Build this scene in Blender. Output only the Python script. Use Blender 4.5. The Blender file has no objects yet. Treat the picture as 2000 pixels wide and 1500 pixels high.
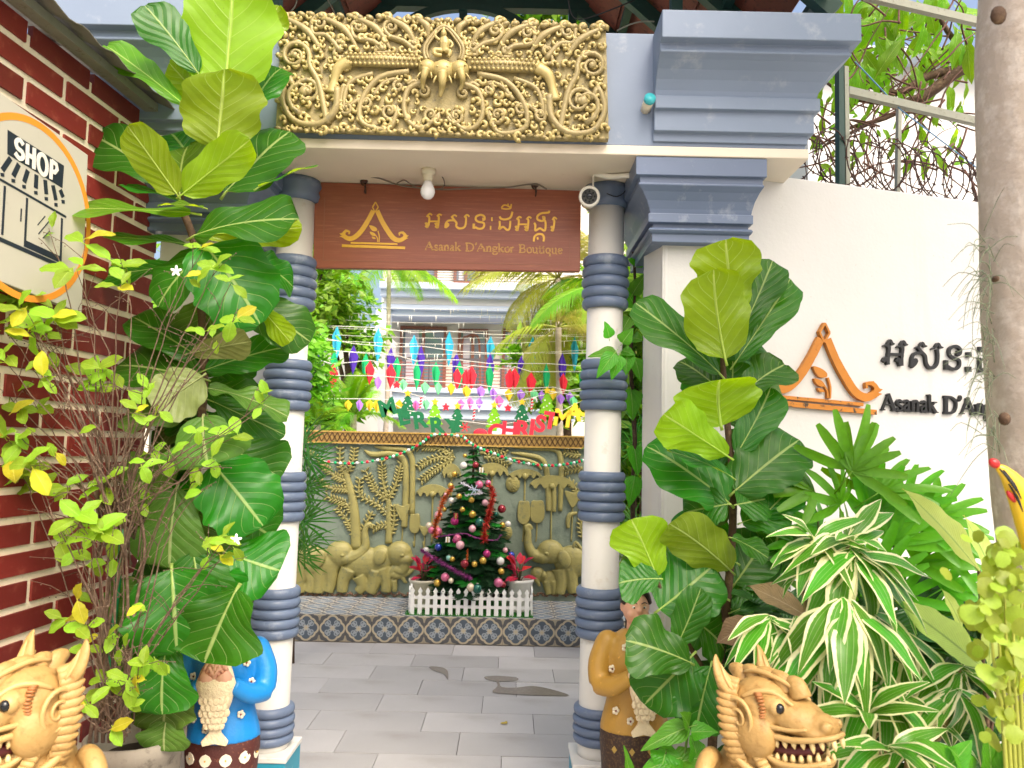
import bpy, bmesh, math, random
from mathutils import Vector, Matrix, noise as mnoise
V = Vector
R = math.radians
rnd = random.Random(7)
sc = bpy.context.scene
COL = sc.collection
# ---------------------------------------------------------------- camera
FPX, PITCH, ROLL, CAMZ = 1500.0, 4.76, 0.022, 1.5
cam_d = bpy.data.cameras.new('camera'); cam = bpy.data.objects.new('camera', cam_d); COL.objects.link(cam)
cam_d.sensor_width = 36; cam_d.lens = FPX/2000*36; cam_d.clip_end = 500; cam_d.clip_start = 0.05
p_ = R(PITCH)
F_ = V((0, math.cos(p_), math.sin(p_))); U0 = V((0, -math.sin(p_), math.cos(p_))); R0 = V((1, 0, 0))
R_ = R0*math.cos(ROLL) + U0*math.sin(ROLL); U_ = U0*math.cos(ROLL) - R0*math.sin(ROLL)
CAM = V((0, 0, CAMZ))
cam.matrix_world = Matrix(((R_.x, U_.x, -F_.x, 0), (R_.y, U_.y, -F_.y, 0), (R_.z, U_.z, -F_.z, CAMZ), (0, 0, 0, 1)))
cam_d.dof.use_dof = True; cam_d.dof.focus_distance = 3.3; cam_d.dof.aperture_fstop = 5.0
sc.camera = cam
# ---------------------------------------------------------------- sky, sun, exposure
SUN_EL, SUN_AZ = 50.0, 152.0       # azimuth of the sun, clockwise from +Y (the view direction)
world = bpy.data.worlds.new('World'); sc.world = world; world.use_nodes = True
wn = world.node_tree.nodes; wl = world.node_tree.links
sky = wn.new('ShaderNodeTexSky'); sky.sky_type = 'NISHITA'; sky.sun_disc = False
sky.sun_elevation = R(SUN_EL); sky.sun_rotation = R(SUN_AZ); sky.dust_density = 9.0; sky.air_density = 1.0; sky.ozone_density = 0.6
wl.new(sky.outputs[0], wn['Background'].inputs[0]); wn['Background'].inputs[1].default_value = 0.15
sun_d = bpy.data.lights.new('sun', 'SUN'); sun_d.energy = .8; sun_d.angle = R(28); sun_d.color = (1, .965, .92)
sun = bpy.data.objects.new('sun', sun_d); COL.objects.link(sun)
sdir = V((math.sin(R(SUN_AZ))*math.cos(R(SUN_EL)), math.cos(R(SUN_AZ))*math.cos(R(SUN_EL)), math.sin(R(SUN_EL))))
sun.rotation_euler = sdir.to_track_quat('Z', 'Y').to_euler(); sun.location = sdir*30
sc.view_settings.view_transform = 'Standard'; sc.view_settings.look = 'None'
sc.view_settings.exposure = 1.27; sc.view_settings.gamma = 1.0; sc.view_settings.use_curve_mapping = False
try:
    sc.cycles.use_denoising = True; sc.cycles.max_bounces = 8; sc.cycles.transparent_max_bounces = 8
    sc.cycles.caustics_reflective = False; sc.cycles.caustics_refractive = False
except Exception: pass
# ---------------------------------------------------------------- pixel rays to points of the place
def ray(px, py):
    return F_ + R_*((px-1000)/FPX) - U_*((py-750)/FPX)
def P(px, py, Y):
    d = ray(px, py); return CAM + d*(Y/d.y)
def PL(px, py, p0, n):
    d = ray(px, py); return CAM + d*((p0-CAM).dot(n)/d.dot(n))
# ---------------------------------------------------------------- mesh builder
def cr(pts, k=4, closed=False):
    """Catmull-Rom through the points"""
    pts = [V(p) for p in pts]; n = len(pts)
    if n < 3: return pts
    out = []
    rng = n if closed else n-1
    for i in range(rng):
        if closed: a, b, c, d = pts[i-1], pts[i], pts[(i+1) % n], pts[(i+2) % n]
        else: a, b, c, d = pts[max(i-1, 0)], pts[i], pts[i+1], pts[min(i+2, n-1)]
        for j in range(k):
            t = j/k; t2 = t*t; t3 = t2*t
            out.append(.5*((2*b)+(c-a)*t+(2*a-5*b+4*c-d)*t2+(3*b-a-3*c+d)*t3))
    if not closed: out.append(pts[-1])
    return out
def lerp(a, b, t): return a+(b-a)*t
class MB:
    def __init__(s, smooth=False):
        s.v = []; s.f = []; s.uv = {}; s.smooth = smooth; s.mi = []; s.cur = 0; s.fs = []
    def add(s, vs, fs, smooth=None):
        o = len(s.v); s.v += [tuple(v) for v in vs]
        for f in fs:
            s.f.append(tuple(i+o for i in f)); s.mi.append(s.cur); s.fs.append(s.smooth if smooth is None else smooth)
        return s
    def box(s, c, d, m=None):
        c = V(c); hx, hy, hz = d[0]/2, d[1]/2, d[2]/2
        vs = [V((x, y, z)) for z in (-hz, hz) for y in (-hy, hy) for x in (-hx, hx)]
        if m is not None: vs = [m @ v for v in vs]
        vs = [v+c for v in vs]
        return s.add(vs, [(0, 2, 3, 1), (4, 5, 7, 6), (0, 1, 5, 4), (1, 3, 7, 5), (3, 2, 6, 7), (2, 0, 4, 6)], False)
    def bbox(s, lo, hi):
        return s.box([(lo[i]+hi[i])/2 for i in range(3)], [abs(hi[i]-lo[i]) for i in range(3)])
    def bar(s, a, b, w, h, up=(0, 0, 1)):
        a, b = V(a), V(b); t = (b-a).normalized(); x = t.cross(V(up)).normalized(); y = x.cross(t)
        vs = [q+x*sx*w/2+y*sy*h/2 for q in (a, b) for sx, sy in ((-1, -1), (1, -1), (1, 1), (-1, 1))]
        return s.add(vs, [(0, 1, 2, 3), (7, 6, 5, 4), (0, 4, 5, 1), (1, 5, 6, 2), (2, 6, 7, 3), (3, 7, 4, 0)], False)
    def tube(s, pts, r, n=8, flat=None, fn=1.0, cap=True):
        """tapered tube; flat = a unit normal along which the section is squeezed by fn"""
        pts = [V(p) for p in pts]; m = len(pts)
        rs = r if isinstance(r, (list, tuple)) else [r]*m
        if len(rs) != m:
            q = len(rs)-1; rs = [lerp(rs[min(int(i/(m-1)*q), q-1)], rs[min(int(i/(m-1)*q), q-1)+1], i/(m-1)*q-min(int(i/(m-1)*q), q-1)) for i in range(m)]
        vs = []; up = None
        for i in range(m):
            t = (pts[min(i+1, m-1)]-pts[max(i-1, 0)])
            t = t.normalized() if t.length > 1e-9 else V((0, 0, 1))
            if up is None:
                up = V(flat) if flat is not None else (V((0, 0, 1)) if abs(t.z) < .9 else V((0, 1, 0)))
            x = t.cross(up)
            if x.length < 1e-6: x = t.orthogonal()
            x.normalize(); y = x.cross(t).normalized()
            if flat is None: up = y
            for k in range(n):
                a = 2*math.pi*k/n
                vs.append(pts[i]+x*math.cos(a)*rs[i]+y*math.sin(a)*rs[i]*fn)
        fs = [(i*n+k, i*n+(k+1) % n, (i+1)*n+(k+1) % n, (i+1)*n+k) for i in range(m-1) for k in range(n)]
        if cap: fs += [tuple(range(n-1, -1, -1)), tuple((m-1)*n+k for k in range(n))]
        return s.add(vs, fs, True)
    def ell(s, c, r, nu=10, nv=6, m=None):
        c = V(c); r = r if isinstance(r, (list, tuple)) else (r, r, r)
        vs = [V((0, 0, r[2]))]
        for j in range(1, nv):
            th = math.pi*j/nv
            for i in range(nu):
                a = 2*math.pi*i/nu; vs.append(V((r[0]*math.sin(th)*math.cos(a), r[1]*math.sin(th)*math.sin(a), r[2]*math.cos(th))))
        vs.append(V((0, 0, -r[2])))
        if m is not None: vs = [m @ v for v in vs]
        vs = [v+c for v in vs]; L = len(vs)-1
        fs = [(0, 1+i, 1+(i+1) % nu) for i in range(nu)]
        for j in range(nv-2):
            for i in range(nu):
                a = 1+j*nu; fs.append((a+i, a+nu+i, a+nu+(i+1) % nu, a+(i+1) % nu))
        a = 1+(nv-2)*nu; fs += [(L, a+(i+1) % nu, a+i) for i in range(nu)]
        return s.add(vs, fs, True)
    def lathe(s, prof, n=20, c=(0, 0, 0), ax=None):
        """prof: (radius, height) from bottom to top"""
        c = V(c); vs = []
        for r, h in prof:
            for k in range(n):
                a = 2*math.pi*k/n; q = V((r*math.cos(a), r*math.sin(a), h))
                vs.append(c+(ax @ q if ax is not None else q))
        m = len(prof)
        fs = [(i*n+k, i*n+(k+1) % n, (i+1)*n+(k+1) % n, (i+1)*n+k) for i in range(m-1) for k in range(n)]
        fs += [tuple(range(n-1, -1, -1)), tuple((m-1)*n+k for k in range(n))]
        return s.add(vs, fs, True)
    def loft(s, rings):
        """rings of (z, x0, x1, y0, y1): rectangular sections joined bottom to top or top to bottom"""
        vs = []
        for z, x0, x1, y0, y1 in rings: vs += [(x0, y0, z), (x1, y0, z), (x1, y1, z), (x0, y1, z)]
        m = len(rings); up = rings[-1][0] > rings[0][0]
        fs = [(i*4+k, i*4+(k+1) % 4, (i+1)*4+(k+1) % 4, (i+1)*4+k) for i in range(m-1) for k in range(4)]
        fs += [(3, 2, 1, 0), tuple((m-1)*4+k for k in range(4))]
        if not up: fs = [f[::-1] for f in fs]
        return s.add(vs, fs, False)
    def prism(s, poly, n, d):
        """flat outline (3-D points on a plane with normal n) extruded by d along n"""
        poly = [V(p) for p in poly]; n = V(n); k = len(poly)
        nn = V((0, 0, 0))
        for i in range(k): nn += poly[i].cross(poly[(i+1) % k])
        if nn.dot(n) < 0: poly = poly[::-1]
        vs = poly+[q+n*d for q in poly]
        fs = [tuple(range(k-1, -1, -1)), tuple(range(k, 2*k))]+[(i, (i+1) % k, (i+1) % k+k, i+k) for i in range(k)]
        return s.add(vs, fs, False)
    def ribbon(s, pts, w, n, d):
        """a stroke of width w (number or list) lying on a plane with normal n, standing d proud"""
        pts = [V(p) for p in pts]; n = V(n).normalized(); m = len(pts)
        ws = w if isinstance(w, (list, tuple)) else [w]*m
        if len(ws) != m: ws = [lerp(ws[int(i/(m-1)*(len(ws)-1)*.9999)], ws[int(i/(m-1)*(len(ws)-1)*.9999)+1], (i/(m-1)*(len(ws)-1)) % 1 if i < m-1 else 1) for i in range(m)]
        vs = []
        for i in range(m):
            t = (pts[min(i+1, m-1)]-pts[max(i-1, 0)]).normalized(); x = t.cross(n).normalized()
            vs += [pts[i]-x*ws[i]/2, pts[i]+x*ws[i]/2, pts[i]+x*ws[i]/2+n*d, pts[i]-x*ws[i]/2+n*d]
        fs = [(i*4+k, i*4+(k+1) % 4, (i+1)*4+(k+1) % 4, (i+1)*4+k) for i in range(m-1) for k in range(4)]
        fs += [(3, 2, 1, 0), tuple((m-1)*4+k for k in range(4))]
        return s.add(vs, fs, False)
    def mesh(s, name, mats):
        me = bpy.data.meshes.new(name); me.from_pydata(s.v, [], s.f)
        if not isinstance(mats, (list, tuple)): mats = [mats]
        for m in mats: me.materials.append(m)
        me.polygons.foreach_set('use_smooth', s.fs)
        if len(mats) > 1: me.polygons.foreach_set('material_index', s.mi)
        if s.uv:
            l = me.uv_layers.new(name='UVMap')
            idx = [0]*len(me.loops); me.loops.foreach_get('vertex_index', idx)
            l.data.foreach_set('uv', [c for i in idx for c in s.uv.get(i, (0, 0))])
        me.update(); return me
def link(name, data, parent=None, local=False):
    o = bpy.data.objects.new(name, data); COL.objects.link(o)
    if parent is not None:
        o.parent = parent
        if not local: o.matrix_parent_inverse = Matrix.Translation(-WL(parent))
    return o
def WL(o):
    l = V(o.location)
    if o.parent is not None and o.type == 'EMPTY': l = l+WL(o.parent)
    elif o.parent is not None: return V((0, 0, 0))
    return l if o.type == 'EMPTY' else V((0, 0, 0))
def part(name, mb, mat, parent=None, bev=0, local=False, label=None):
    """one mesh object in world coordinates (or in its parent's own when local)"""
    o = link(name, mb.mesh(name, mat), None)
    if parent is not None:
        o.parent = parent
        if not local: o.matrix_parent_inverse = inv_of(parent)
    if bev:
        b = o.modifiers.new('bevel', 'BEVEL'); b.width = bev; b.segments = 2; b.limit_method = 'ANGLE'; b.angle_limit = R(40)
    if label: o['label'] = label
    return o
INV = {}
def inv_of(o): return INV.get(o.name, Matrix.Identity(4))
def tag(o, label, cat=None, group=None, kind=None):
    o['label'] = label
    if cat: o['category'] = cat
    if group: o['group'] = group
    if kind: o['kind'] = kind
    return o
def struct(o, label=None):
    o['kind'] = 'structure'
    if label: o['label'] = label
    return o
def thing(name, label, cat, loc=(0, 0, 0), group=None, rot=None):
    o = bpy.data.objects.new(name, None); COL.objects.link(o); o.empty_display_size = .1
    o.location = V(loc)
    if rot is not None: o.rotation_euler = rot
    m = Matrix.Translation(V(loc))
    if rot is not None: m = m @ Matrix.Rotation(rot[2], 4, 'Z')
    INV[o.name] = m.inverted()
    return tag(o, label, cat, group)
def put(name, me, parent, mat4):
    """an object that shares mesh data, placed by a world matrix under a thing"""
    o = bpy.data.objects.new(name, me); COL.objects.link(o)
    if parent is not None:
        o.parent = parent; o.matrix_parent_inverse = inv_of(parent)
    o.matrix_basis = mat4
    return o
def remesh(mb, name, mat, voxel, parent=None, smooth_it=4, local=False):
    """fuse overlapping shapes into one continuous skin"""
    o = bpy.data.objects.new(name, mb.mesh(name+'_raw', mat)); COL.objects.link(o)
    r = o.modifiers.new('r', 'REMESH'); r.mode = 'VOXEL'; r.voxel_size = voxel; r.use_smooth_shade = True
    sm = o.modifiers.new('s', 'SMOOTH'); sm.factor = .5; sm.iterations = smooth_it
    dg = bpy.context.evaluated_depsgraph_get(); dg.update()
    me = bpy.data.meshes.new_from_object(o.evaluated_get(dg)); me.name = name
    old = o.data; o.modifiers.clear(); o.data = me; bpy.data.meshes.remove(old)
    if not me.materials: me.materials.append(mat)
    if parent is not None:
        o.parent = parent
        if not local: o.matrix_parent_inverse = inv_of(parent)
    return o
# ---------------------------------------------------------------- materials
def lin(c):
    if isinstance(c, str): c = tuple(int(c[i:i+2], 16)/255 for i in (0, 2, 4))
    return tuple((x/12.92 if x <= .04045 else ((x+.055)/1.055)**2.4) for x in c)
class NT:
    def __init__(s, name):
        s.m = bpy.data.materials.new(name); s.m.use_nodes = True; s.n = s.m.node_tree.nodes; s.l = s.m.node_tree.links
        s.b = s.n['Principled BSDF']; s.out = s.n['Material Output']
    def new(s, t, **k):
        n = s.n.new(t)
        for a, b in k.items(): setattr(n, a, b)
        return n
    def math(s, op, a, b=None, c=None, clamp=False):
        n = s.new('ShaderNodeMath', operation=op); n.use_clamp = clamp
        for i, x in enumerate((a, b, c)):
            if x is None: continue
            if isinstance(x, (int, float)): n.inputs[i].default_value = x
            else: s.l.new(x, n.inputs[i])
        return n.outputs[0]
    def mix(s, fac, a, b):
        n = s.new('ShaderNodeMix', data_type='RGBA')
        for i, x in ((0, fac), (6, a), (7, b)):
            if isinstance(x, (int, float)): n.inputs[i].default_value = x
            elif isinstance(x, tuple): n.inputs[i].default_value = (*x[:3], 1)
            else: s.l.new(x, n.inputs[i])
        return n.outputs[2]
    def noise(s, scale, detail=4, coord='Object', vec=None, stretch=None, rough=.55):
        n = s.new('ShaderNodeTexNoise'); n.inputs['Scale'].default_value = scale; n.inputs['Detail'].default_value = detail; n.inputs['Roughness'].default_value = rough
        if vec is None:
            vec = s.new('ShaderNodeTexCoord').outputs[coord]
        if stretch:
            mp = s.new('ShaderNodeMapping'); mp.inputs['Scale'].default_value = stretch; s.l.new(vec, mp.inputs[0]); vec = mp.outputs[0]
        s.l.new(vec, n.inputs['Vector']); return n.outputs['Fac']
    def ramp(s, fac, a, b):
        n = s.new('ShaderNodeMapRange'); n.interpolation_type = 'SMOOTHSTEP'
        n.inputs['From Min'].default_value = a; n.inputs['From Max'].default_value = b; s.l.new(fac, n.inputs['Value']); return n.outputs['Result']
    def bump(s, h, strength=.3, dist=.01):
        n = s.new('ShaderNodeBump'); n.inputs['Strength'].default_value = strength; n.inputs['Distance'].default_value = dist
        s.l.new(h, n.inputs['Height']); s.l.new(n.outputs[0], s.b.inputs['Normal'])
    def col(s, c):
        if isinstance(c, tuple): s.b.inputs['Base Color'].default_value = (*c, 1)
        else: s.l.new(c, s.b.inputs['Base Color'])
def mat(name, c, rough=.6, var=.12, vs=6, c2=None, c2amt=(.5, .7), bump=0, bs=60, bd=.004, metal=0, spec=.5, coat=0, stretch=None, rvar=.1, obj_rand=0):
    t = NT(name); c = lin(c) if isinstance(c, str) else c
    n1 = t.noise(vs, 5, stretch=stretch)
    base = t.mix(n1, tuple(x*(1-var) for x in c), tuple(min(1, x*(1+var)) for x in c))
    if c2 is not None:
        c2 = lin(c2) if isinstance(c2, str) else c2
        n2 = t.noise(vs*2.3, 8, stretch=stretch, rough=.65)
        base = t.mix(t.ramp(n2, *c2amt), base, c2)
    if obj_rand:
        oi = t.new('ShaderNodeObjectInfo'); h = t.new('ShaderNodeHueSaturation')
        t.l.new(base, h.inputs['Color']); t.l.new(t.math('MULTIPLY_ADD', oi.outputs['Random'], obj_rand, 1-obj_rand/2), h.inputs['Value']); base = h.outputs[0]
    t.col(base)
    t.b.inputs['Metallic'].default_value = metal; t.b.inputs['Specular IOR Level'].default_value = spec; t.b.inputs['Coat Weight'].default_value = coat
    t.l.new(t.math('MULTIPLY_ADD', n1, rvar, rough-rvar/2), t.b.inputs['Roughness'])
    if bump: t.bump(t.noise(bs, 6), bump, bd)
    return t.m
def leaf_mat(name, top, under, vein, rough=.35, trans=.35, lat=7.0, slope=.35, vw=1.0, var=.25, cream=None, stripes=0, blot=None, tcol=None):
    """leaf with midrib and side veins from its own u (length) and v (width) coordinates"""
    t = NT(name); top, under, vein = lin(top), lin(under), lin(vein)
    uv = t.new('ShaderNodeUVMap'); sp = t.new('ShaderNodeSeparateXYZ'); t.l.new(uv.outputs[0], sp.inputs[0])
    u, v = sp.outputs[0], sp.outputs[1]
    av = t.math('ABSOLUTE', t.math('MULTIPLY_ADD', v, 2.0, -1.0))
    geo = t.new('ShaderNodeNewGeometry'); oi = t.new('ShaderNodeObjectInfo')
    nz = t.noise(9, 4); nb = t.noise(2.5, 3)
    base = t.mix(geo.outputs['Backfacing'], top, under)
    k = t.math('MULTIPLY_ADD', nz, var*2, 1-var)
    k = t.math('MULTIPLY', k, t.math('MULTIPLY_ADD', oi.outputs['Random'], .5, .75))
    hs = t.new('ShaderNodeHueSaturation'); t.l.new(base, hs.inputs['Color']); t.l.new(k, hs.inputs['Value'])
    t.l.new(t.math('MULTIPLY_ADD', oi.outputs['Random'], .03, .485), hs.inputs['Hue'])
    base = hs.outputs[0]
    sp3 = t.ramp(t.noise(38, 3), .70, .76); base = t.mix(t.math('MULTIPLY', sp3, .55), base, lin('6b5a2c'))
    if blot: base = t.mix(t.ramp(nb, blot[1], blot[2]), base, lin(blot[0]))
    hgt = None
    if cream:
        e = t.math('ADD', av, t.math('MULTIPLY_ADD', nz, .25, -.12))
        base = t.mix(t.ramp(e, .65, .74), base, lin(cream))
        st = t.ramp(t.math('PINGPONG', t.math('MULTIPLY', v, 5.0), .5), .43, .49)
        base = t.mix(t.math('MULTIPLY', st, .3), base, lin(cream))
    if lat:
        sv = t.math('MULTIPLY', t.math('SUBTRACT', u, t.math('MULTIPLY', av, slope)), lat)
        d = t.math('PINGPONG', sv, .5)
        l1 = t.math('SUBTRACT', 1.0, t.ramp(d, .006*vw, .035*vw))
        l1 = t.math('MULTIPLY', l1, t.math('MULTIPLY_ADD', av, -.6, .85))
        l0 = t.math('SUBTRACT', 1.0, t.ramp(av, .02*vw, .055*vw))
        mask = t.math('MAXIMUM', l1, l0)
        base = t.mix(t.math('MULTIPLY', mask, .5), base, vein)
        hgt = mask
    t.col(base); t.b.inputs['Roughness'].default_value = rough; t.b.inputs['Specular IOR Level'].default_value = .36
    if hgt is not None:
        t.bump(t.math('MULTIPLY_ADD', t.math('PINGPONG', sv, .5), .8, t.math('MULTIPLY', hgt, .3)), .35, .012)
    if trans:
        tr = t.new('ShaderNodeBsdfTranslucent'); mx = t.new('ShaderNodeMixShader'); mx.inputs[0].default_value = trans
        tc = t.new('ShaderNodeMix', data_type='RGBA'); tc.blend_type = 'MULTIPLY'; tc.inputs[0].default_value = 0
        h2 = t.new('ShaderNodeHueSaturation'); h2.inputs['Saturation'].default_value = 1.1; h2.inputs['Value'].default_value = 1.8; h2.inputs['Hue'].default_value = .485
        t.l.new(base, h2.inputs['Color']); t.l.new(h2.outputs[0], tr.inputs['Color'])
        t.l.new(t.b.outputs[0], mx.inputs[1]); t.l.new(tr.outputs[0], mx.inputs[2]); t.l.new(mx.outputs[0], t.out.inputs['Surface'])
    return t.m
M = {}
M['blue'] = mat('blue_paint', '7a899f', .5, .12, 3, c2='a3abb6', c2amt=(.56, .78), bump=.12, bs=40, bd=.003)
M['bluedk'] = mat('slate_blue_paint', '61708a', .42, .16, 5, c2='8590a2', c2amt=(.56, .72), bump=.1, bs=50, bd=.002)
t = NT('white_render')
a_ = t.noise(2.2, 5); st_ = t.noise(7, 5, stretch=(1, 1, .06), rough=.6); sp_ = t.noise(55, 3); hz_ = t.noise(1.1, 3)
c_ = t.mix(a_, (.58, .577, .565), (.65, .647, .635))
c_ = t.mix(t.math('MULTIPLY', t.ramp(st_, .56, .74), .35), c_, (.60, .55, .46))
c_ = t.mix(t.math('MULTIPLY', t.ramp(hz_, .58, .78), .30), c_, (.70, .64, .50))
c_ = t.mix(t.math('MULTIPLY', t.ramp(sp_, .70, .76), .5), c_, (.45, .42, .38))
t.col(c_); t.b.inputs['Roughness'].default_value = .75
t.bump(t.math('ADD', t.math('MULTIPLY', t.noise(5, 5), 1.5), t.math('MULTIPLY', t.noise(70, 4), .25)), .35, .008); M['white'] = t.m
M['colwhite'] = mat('column_white_paint', (.70, .685, .645), .5, .06, 4, c2=(.5, .43, .34), c2amt=(.57, .80), bump=.15, bs=40, bd=.002)
M['cream'] = mat('cream_soffit', (.74, .66, .54), .7, .06, 3, c2=(.5, .38, .26), c2amt=(.66, .85), bump=.2, bs=30)
M['teal'] = mat('teal_paint', '2d8fa8', .5, .1, 6, c2='9fb9b8', c2amt=(.64, .8))
M['red'] = mat('dark_red_paint', '74201a', .58, .22, 8, c2='8c4234', c2amt=(.55, .75), bump=.2, bs=60, bd=.003, obj_rand=.5)
M['mortar'] = mat('cream_joint', 'eaddc4', .75, .08, 12, c2='b9a88a', c2amt=(.56, .8), bump=.3, bs=80)
M['gold'] = mat('old_gold_paint', '95865a', .5, .2, 14, c2='6f6a54', c2amt=(.56, .75), bump=.3, bs=70, bd=.004, metal=.12)
M['goldhi'] = mat('bright_gold_paint', 'ab9a62', .45, .15, 20, c2='7f7552', c2amt=(.6, .8), bump=.15, bs=90, bd=.002, metal=.15)
M['goldback'] = mat('dull_gold_ground', '9c8e60', .6, .2, 20, c2='7a7256', c2amt=(.5, .7), bump=.5, bs=90, bd=.006)
M['wood'] = mat('red_brown_wood', '8c4e3a', .42, .26, 3, c2='a2644a', c2amt=(.5, .75), bump=.25, bs=30, bd=.002, stretch=(1.2, 1, 22))
M['signgold'] = mat('sign_gold_leaf', 'd9a63c', .35, .12, 30, metal=.25, c2='a8792e', c2amt=(.62, .8))
M['signdull'] = mat('worn_gilt', 'bd8c4a', .5, .2, 60, c2='8a5432', c2amt=(.5, .65))
M['iron'] = mat('rusty_iron', '3a2a24', .7, .3, 40, c2='6b3c26', c2amt=(.5, .65), bump=.4, bs=200, bd=.002, metal=.3)
M['steelgreen'] = mat('dark_green_steel', '1f4038', .45, .15, 10, c2='3c5a50', c2amt=(.6, .75))
M['steel'] = mat('dull_galvanised', '8f9082', .5, .15, 20, c2='6f6a58', c2amt=(.55, .75), metal=.3)
M['black'] = mat('black_letter_paint', '16181c', .35, .2, 20)
M['plastic'] = mat('white_plastic', 'e6e3da', .35, .03, 10)
M['pvcold'] = mat('aged_white_plastic', 'd8cfb8', .45, .08, 10)
M['dark'] = mat('dark_void', '0c0d0e', .6, .1, 10)
M['glass_dark'] = mat('dark_glass', '20262c', .08, .1, 6)
M['ochre'] = mat('orange_gold_paint', 'b9741c', .38, .18, 14, c2='8a4f10', c2amt=(.58, .75), metal=.1, bump=.2, bs=60, bd=.002)
M['ochrewear'] = mat('worn_orange_gold_paint', 'b9741c', .45, .18, 14, c2='3a2a18', c2amt=(.56, .62), metal=.05, bump=.2, bs=60, bd=.002)
M['terracotta'] = mat('brown_roof_tile', '7a4230', .7, .25, 12, c2='4a2a22', c2amt=(.5, .7), bump=.4, bs=60, obj_rand=.3)
M['bark'] = mat('pale_bark', 'b3a596', .85, .08, 9, c2='c6bbae', c2amt=(.45, .65), bump=.5, bs=45, bd=.008)
M['barkdk'] = mat('brown_bark', '4a3626', .85, .3, 14, c2='6d5840', c2amt=(.5, .7), bump=.8, bs=60, bd=.006)
M['twig'] = mat('grey_brown_twig', '5e4a3c', .8, .3, 30, c2='8a7664', c2amt=(.5, .7))
M['concrete'] = mat('weathered_concrete_pot', '8a8377', .85, .18, 8, c2='5c564c', c2amt=(.52, .7), bump=.5, bs=40, bd=.004)
M['soil'] = mat('dark_soil', '2a1f16', .95, .3, 30, bump=.8, bs=80)
# ================================================================ THE SETTING
CX = -.267                       # middle of the gateway
NF = V((0, -1, 0))               # faces the street
# ground sheet
mb = MB(); mb.add([(-60, -20, -.03), (60, -20, -.03), (60, 120, -.03), (-60, 120, -.03)], [(0, 1, 2, 3)])
M['ground'] = mat('street_concrete', 'a8a6a2', .9, .12, 2, c2='8a8884', c2amt=(.5, .7), bump=.4, bs=20)
struct(part('ground', mb, M['ground']), 'grey concrete ground reaching to the horizon')
# courtyard paving: a bed with single granite slabs
t = NT('grey_granite'); n1 = t.noise(3, 4); n2 = t.noise(420, 2); oi = t.new('ShaderNodeObjectInfo')
c = t.mix(n1, lin('b0adaa'), lin('c4c1be')); c = t.mix(t.math('MULTIPLY', t.ramp(n2, .42, .62), .45), c, lin('615d5a'))
c = t.mix(t.math('MULTIPLY', t.ramp(t.noise(1.6, 6, coord='Generated'), .5, .75), .3), c, lin('857a6c'))
hs = t.new('ShaderNodeHueSaturation'); t.l.new(c, hs.inputs['Color']); t.l.new(t.math('MULTIPLY_ADD', oi.outputs['Random'], .26, .86), hs.inputs['Value'])
t.col(hs.outputs[0]); t.b.inputs['Roughness'].default_value = .62; t.bump(n2, .15, .002); M['granite'] = t.m
mb = MB(); mb.bbox((-3.2, 3.02, -.025), (3.2, 6.0, -.012))
floor = struct(part('courtyard_floor', mb, mat('dark_joint', '3a342d', .9, .2, 20)), 'grey granite paved courtyard floor behind the gate')
tm = {}
def slab(x0, x1, y0, y1):
    w, d = x1-x0, y1-y0; key = (round(w, 3), round(d, 3))
    if key not in tm:
        q = MB(); q.bbox((-w/2, -d/2, -.02), (w/2, d/2, 0)); tm[key] = q.mesh('paving_slab', M['granite'])
    o = put('paving_slab', tm[key], floor, Matrix.Translation(((x0+x1)/2, (y0+y1)/2, rnd.uniform(-.0015, .0015))))
    return o
g = .0035
offs = [.36, .10, .47, .22, .02, .31, .52, .14, .40, .05]
for i in range(10):
    y1 = 5.985-i*.3; y0 = y1-.3+g; x = -1.95+offs[i]-.6
    while x < 1.7:
        a, b = max(x, -1.9), min(x+.6-g, 1.7)
        if b-a > .05: slab(a, b, y0, y1-g/2)
        x += .6
# damp patches on the paving: thin films of water
M['wet'] = mat('damp_film', '7a736b', .22, .2, 30, c2='8e877e', c2amt=(.5, .7))
def patch(name, pts, label):
    q = MB(); q.prism([P(a, b, 1.0) for a, b in pts], (0, 0, 1), 0)
    pl = [PL(a, b, V((0, 0, .003)), V((0, 0, 1))) for a, b in cr2(pts)]
    q = MB(); q.prism(pl, (0, 0, 1), .001); o = part(name, q, M['wet']); struct(o, label); return o
def cr2(pts, k=3):
    return [(v.x, v.y) for v in cr([V((a, b, 0)) for a, b in pts], k, True)]
patch('puddle', [(962, 1352), (972, 1340), (968, 1328), (975, 1332), (980, 1342), (1010, 1343), (1040, 1340), (1075, 1346), (1112, 1358), (1080, 1359), (1040, 1358), (1000, 1356)], 'long dark damp patch on the paving near the right column')
patch('puddle', [(946, 1322), (970, 1320), (1008, 1323), (1010, 1329), (985, 1331), (955, 1329)], 'small oval damp patch on the paving behind the long one')
patch('puddle', [(838, 1302), (860, 1303), (874, 1310), (875, 1328), (866, 1316), (848, 1310)], 'damp wedge in the paving joint near the middle')
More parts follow.
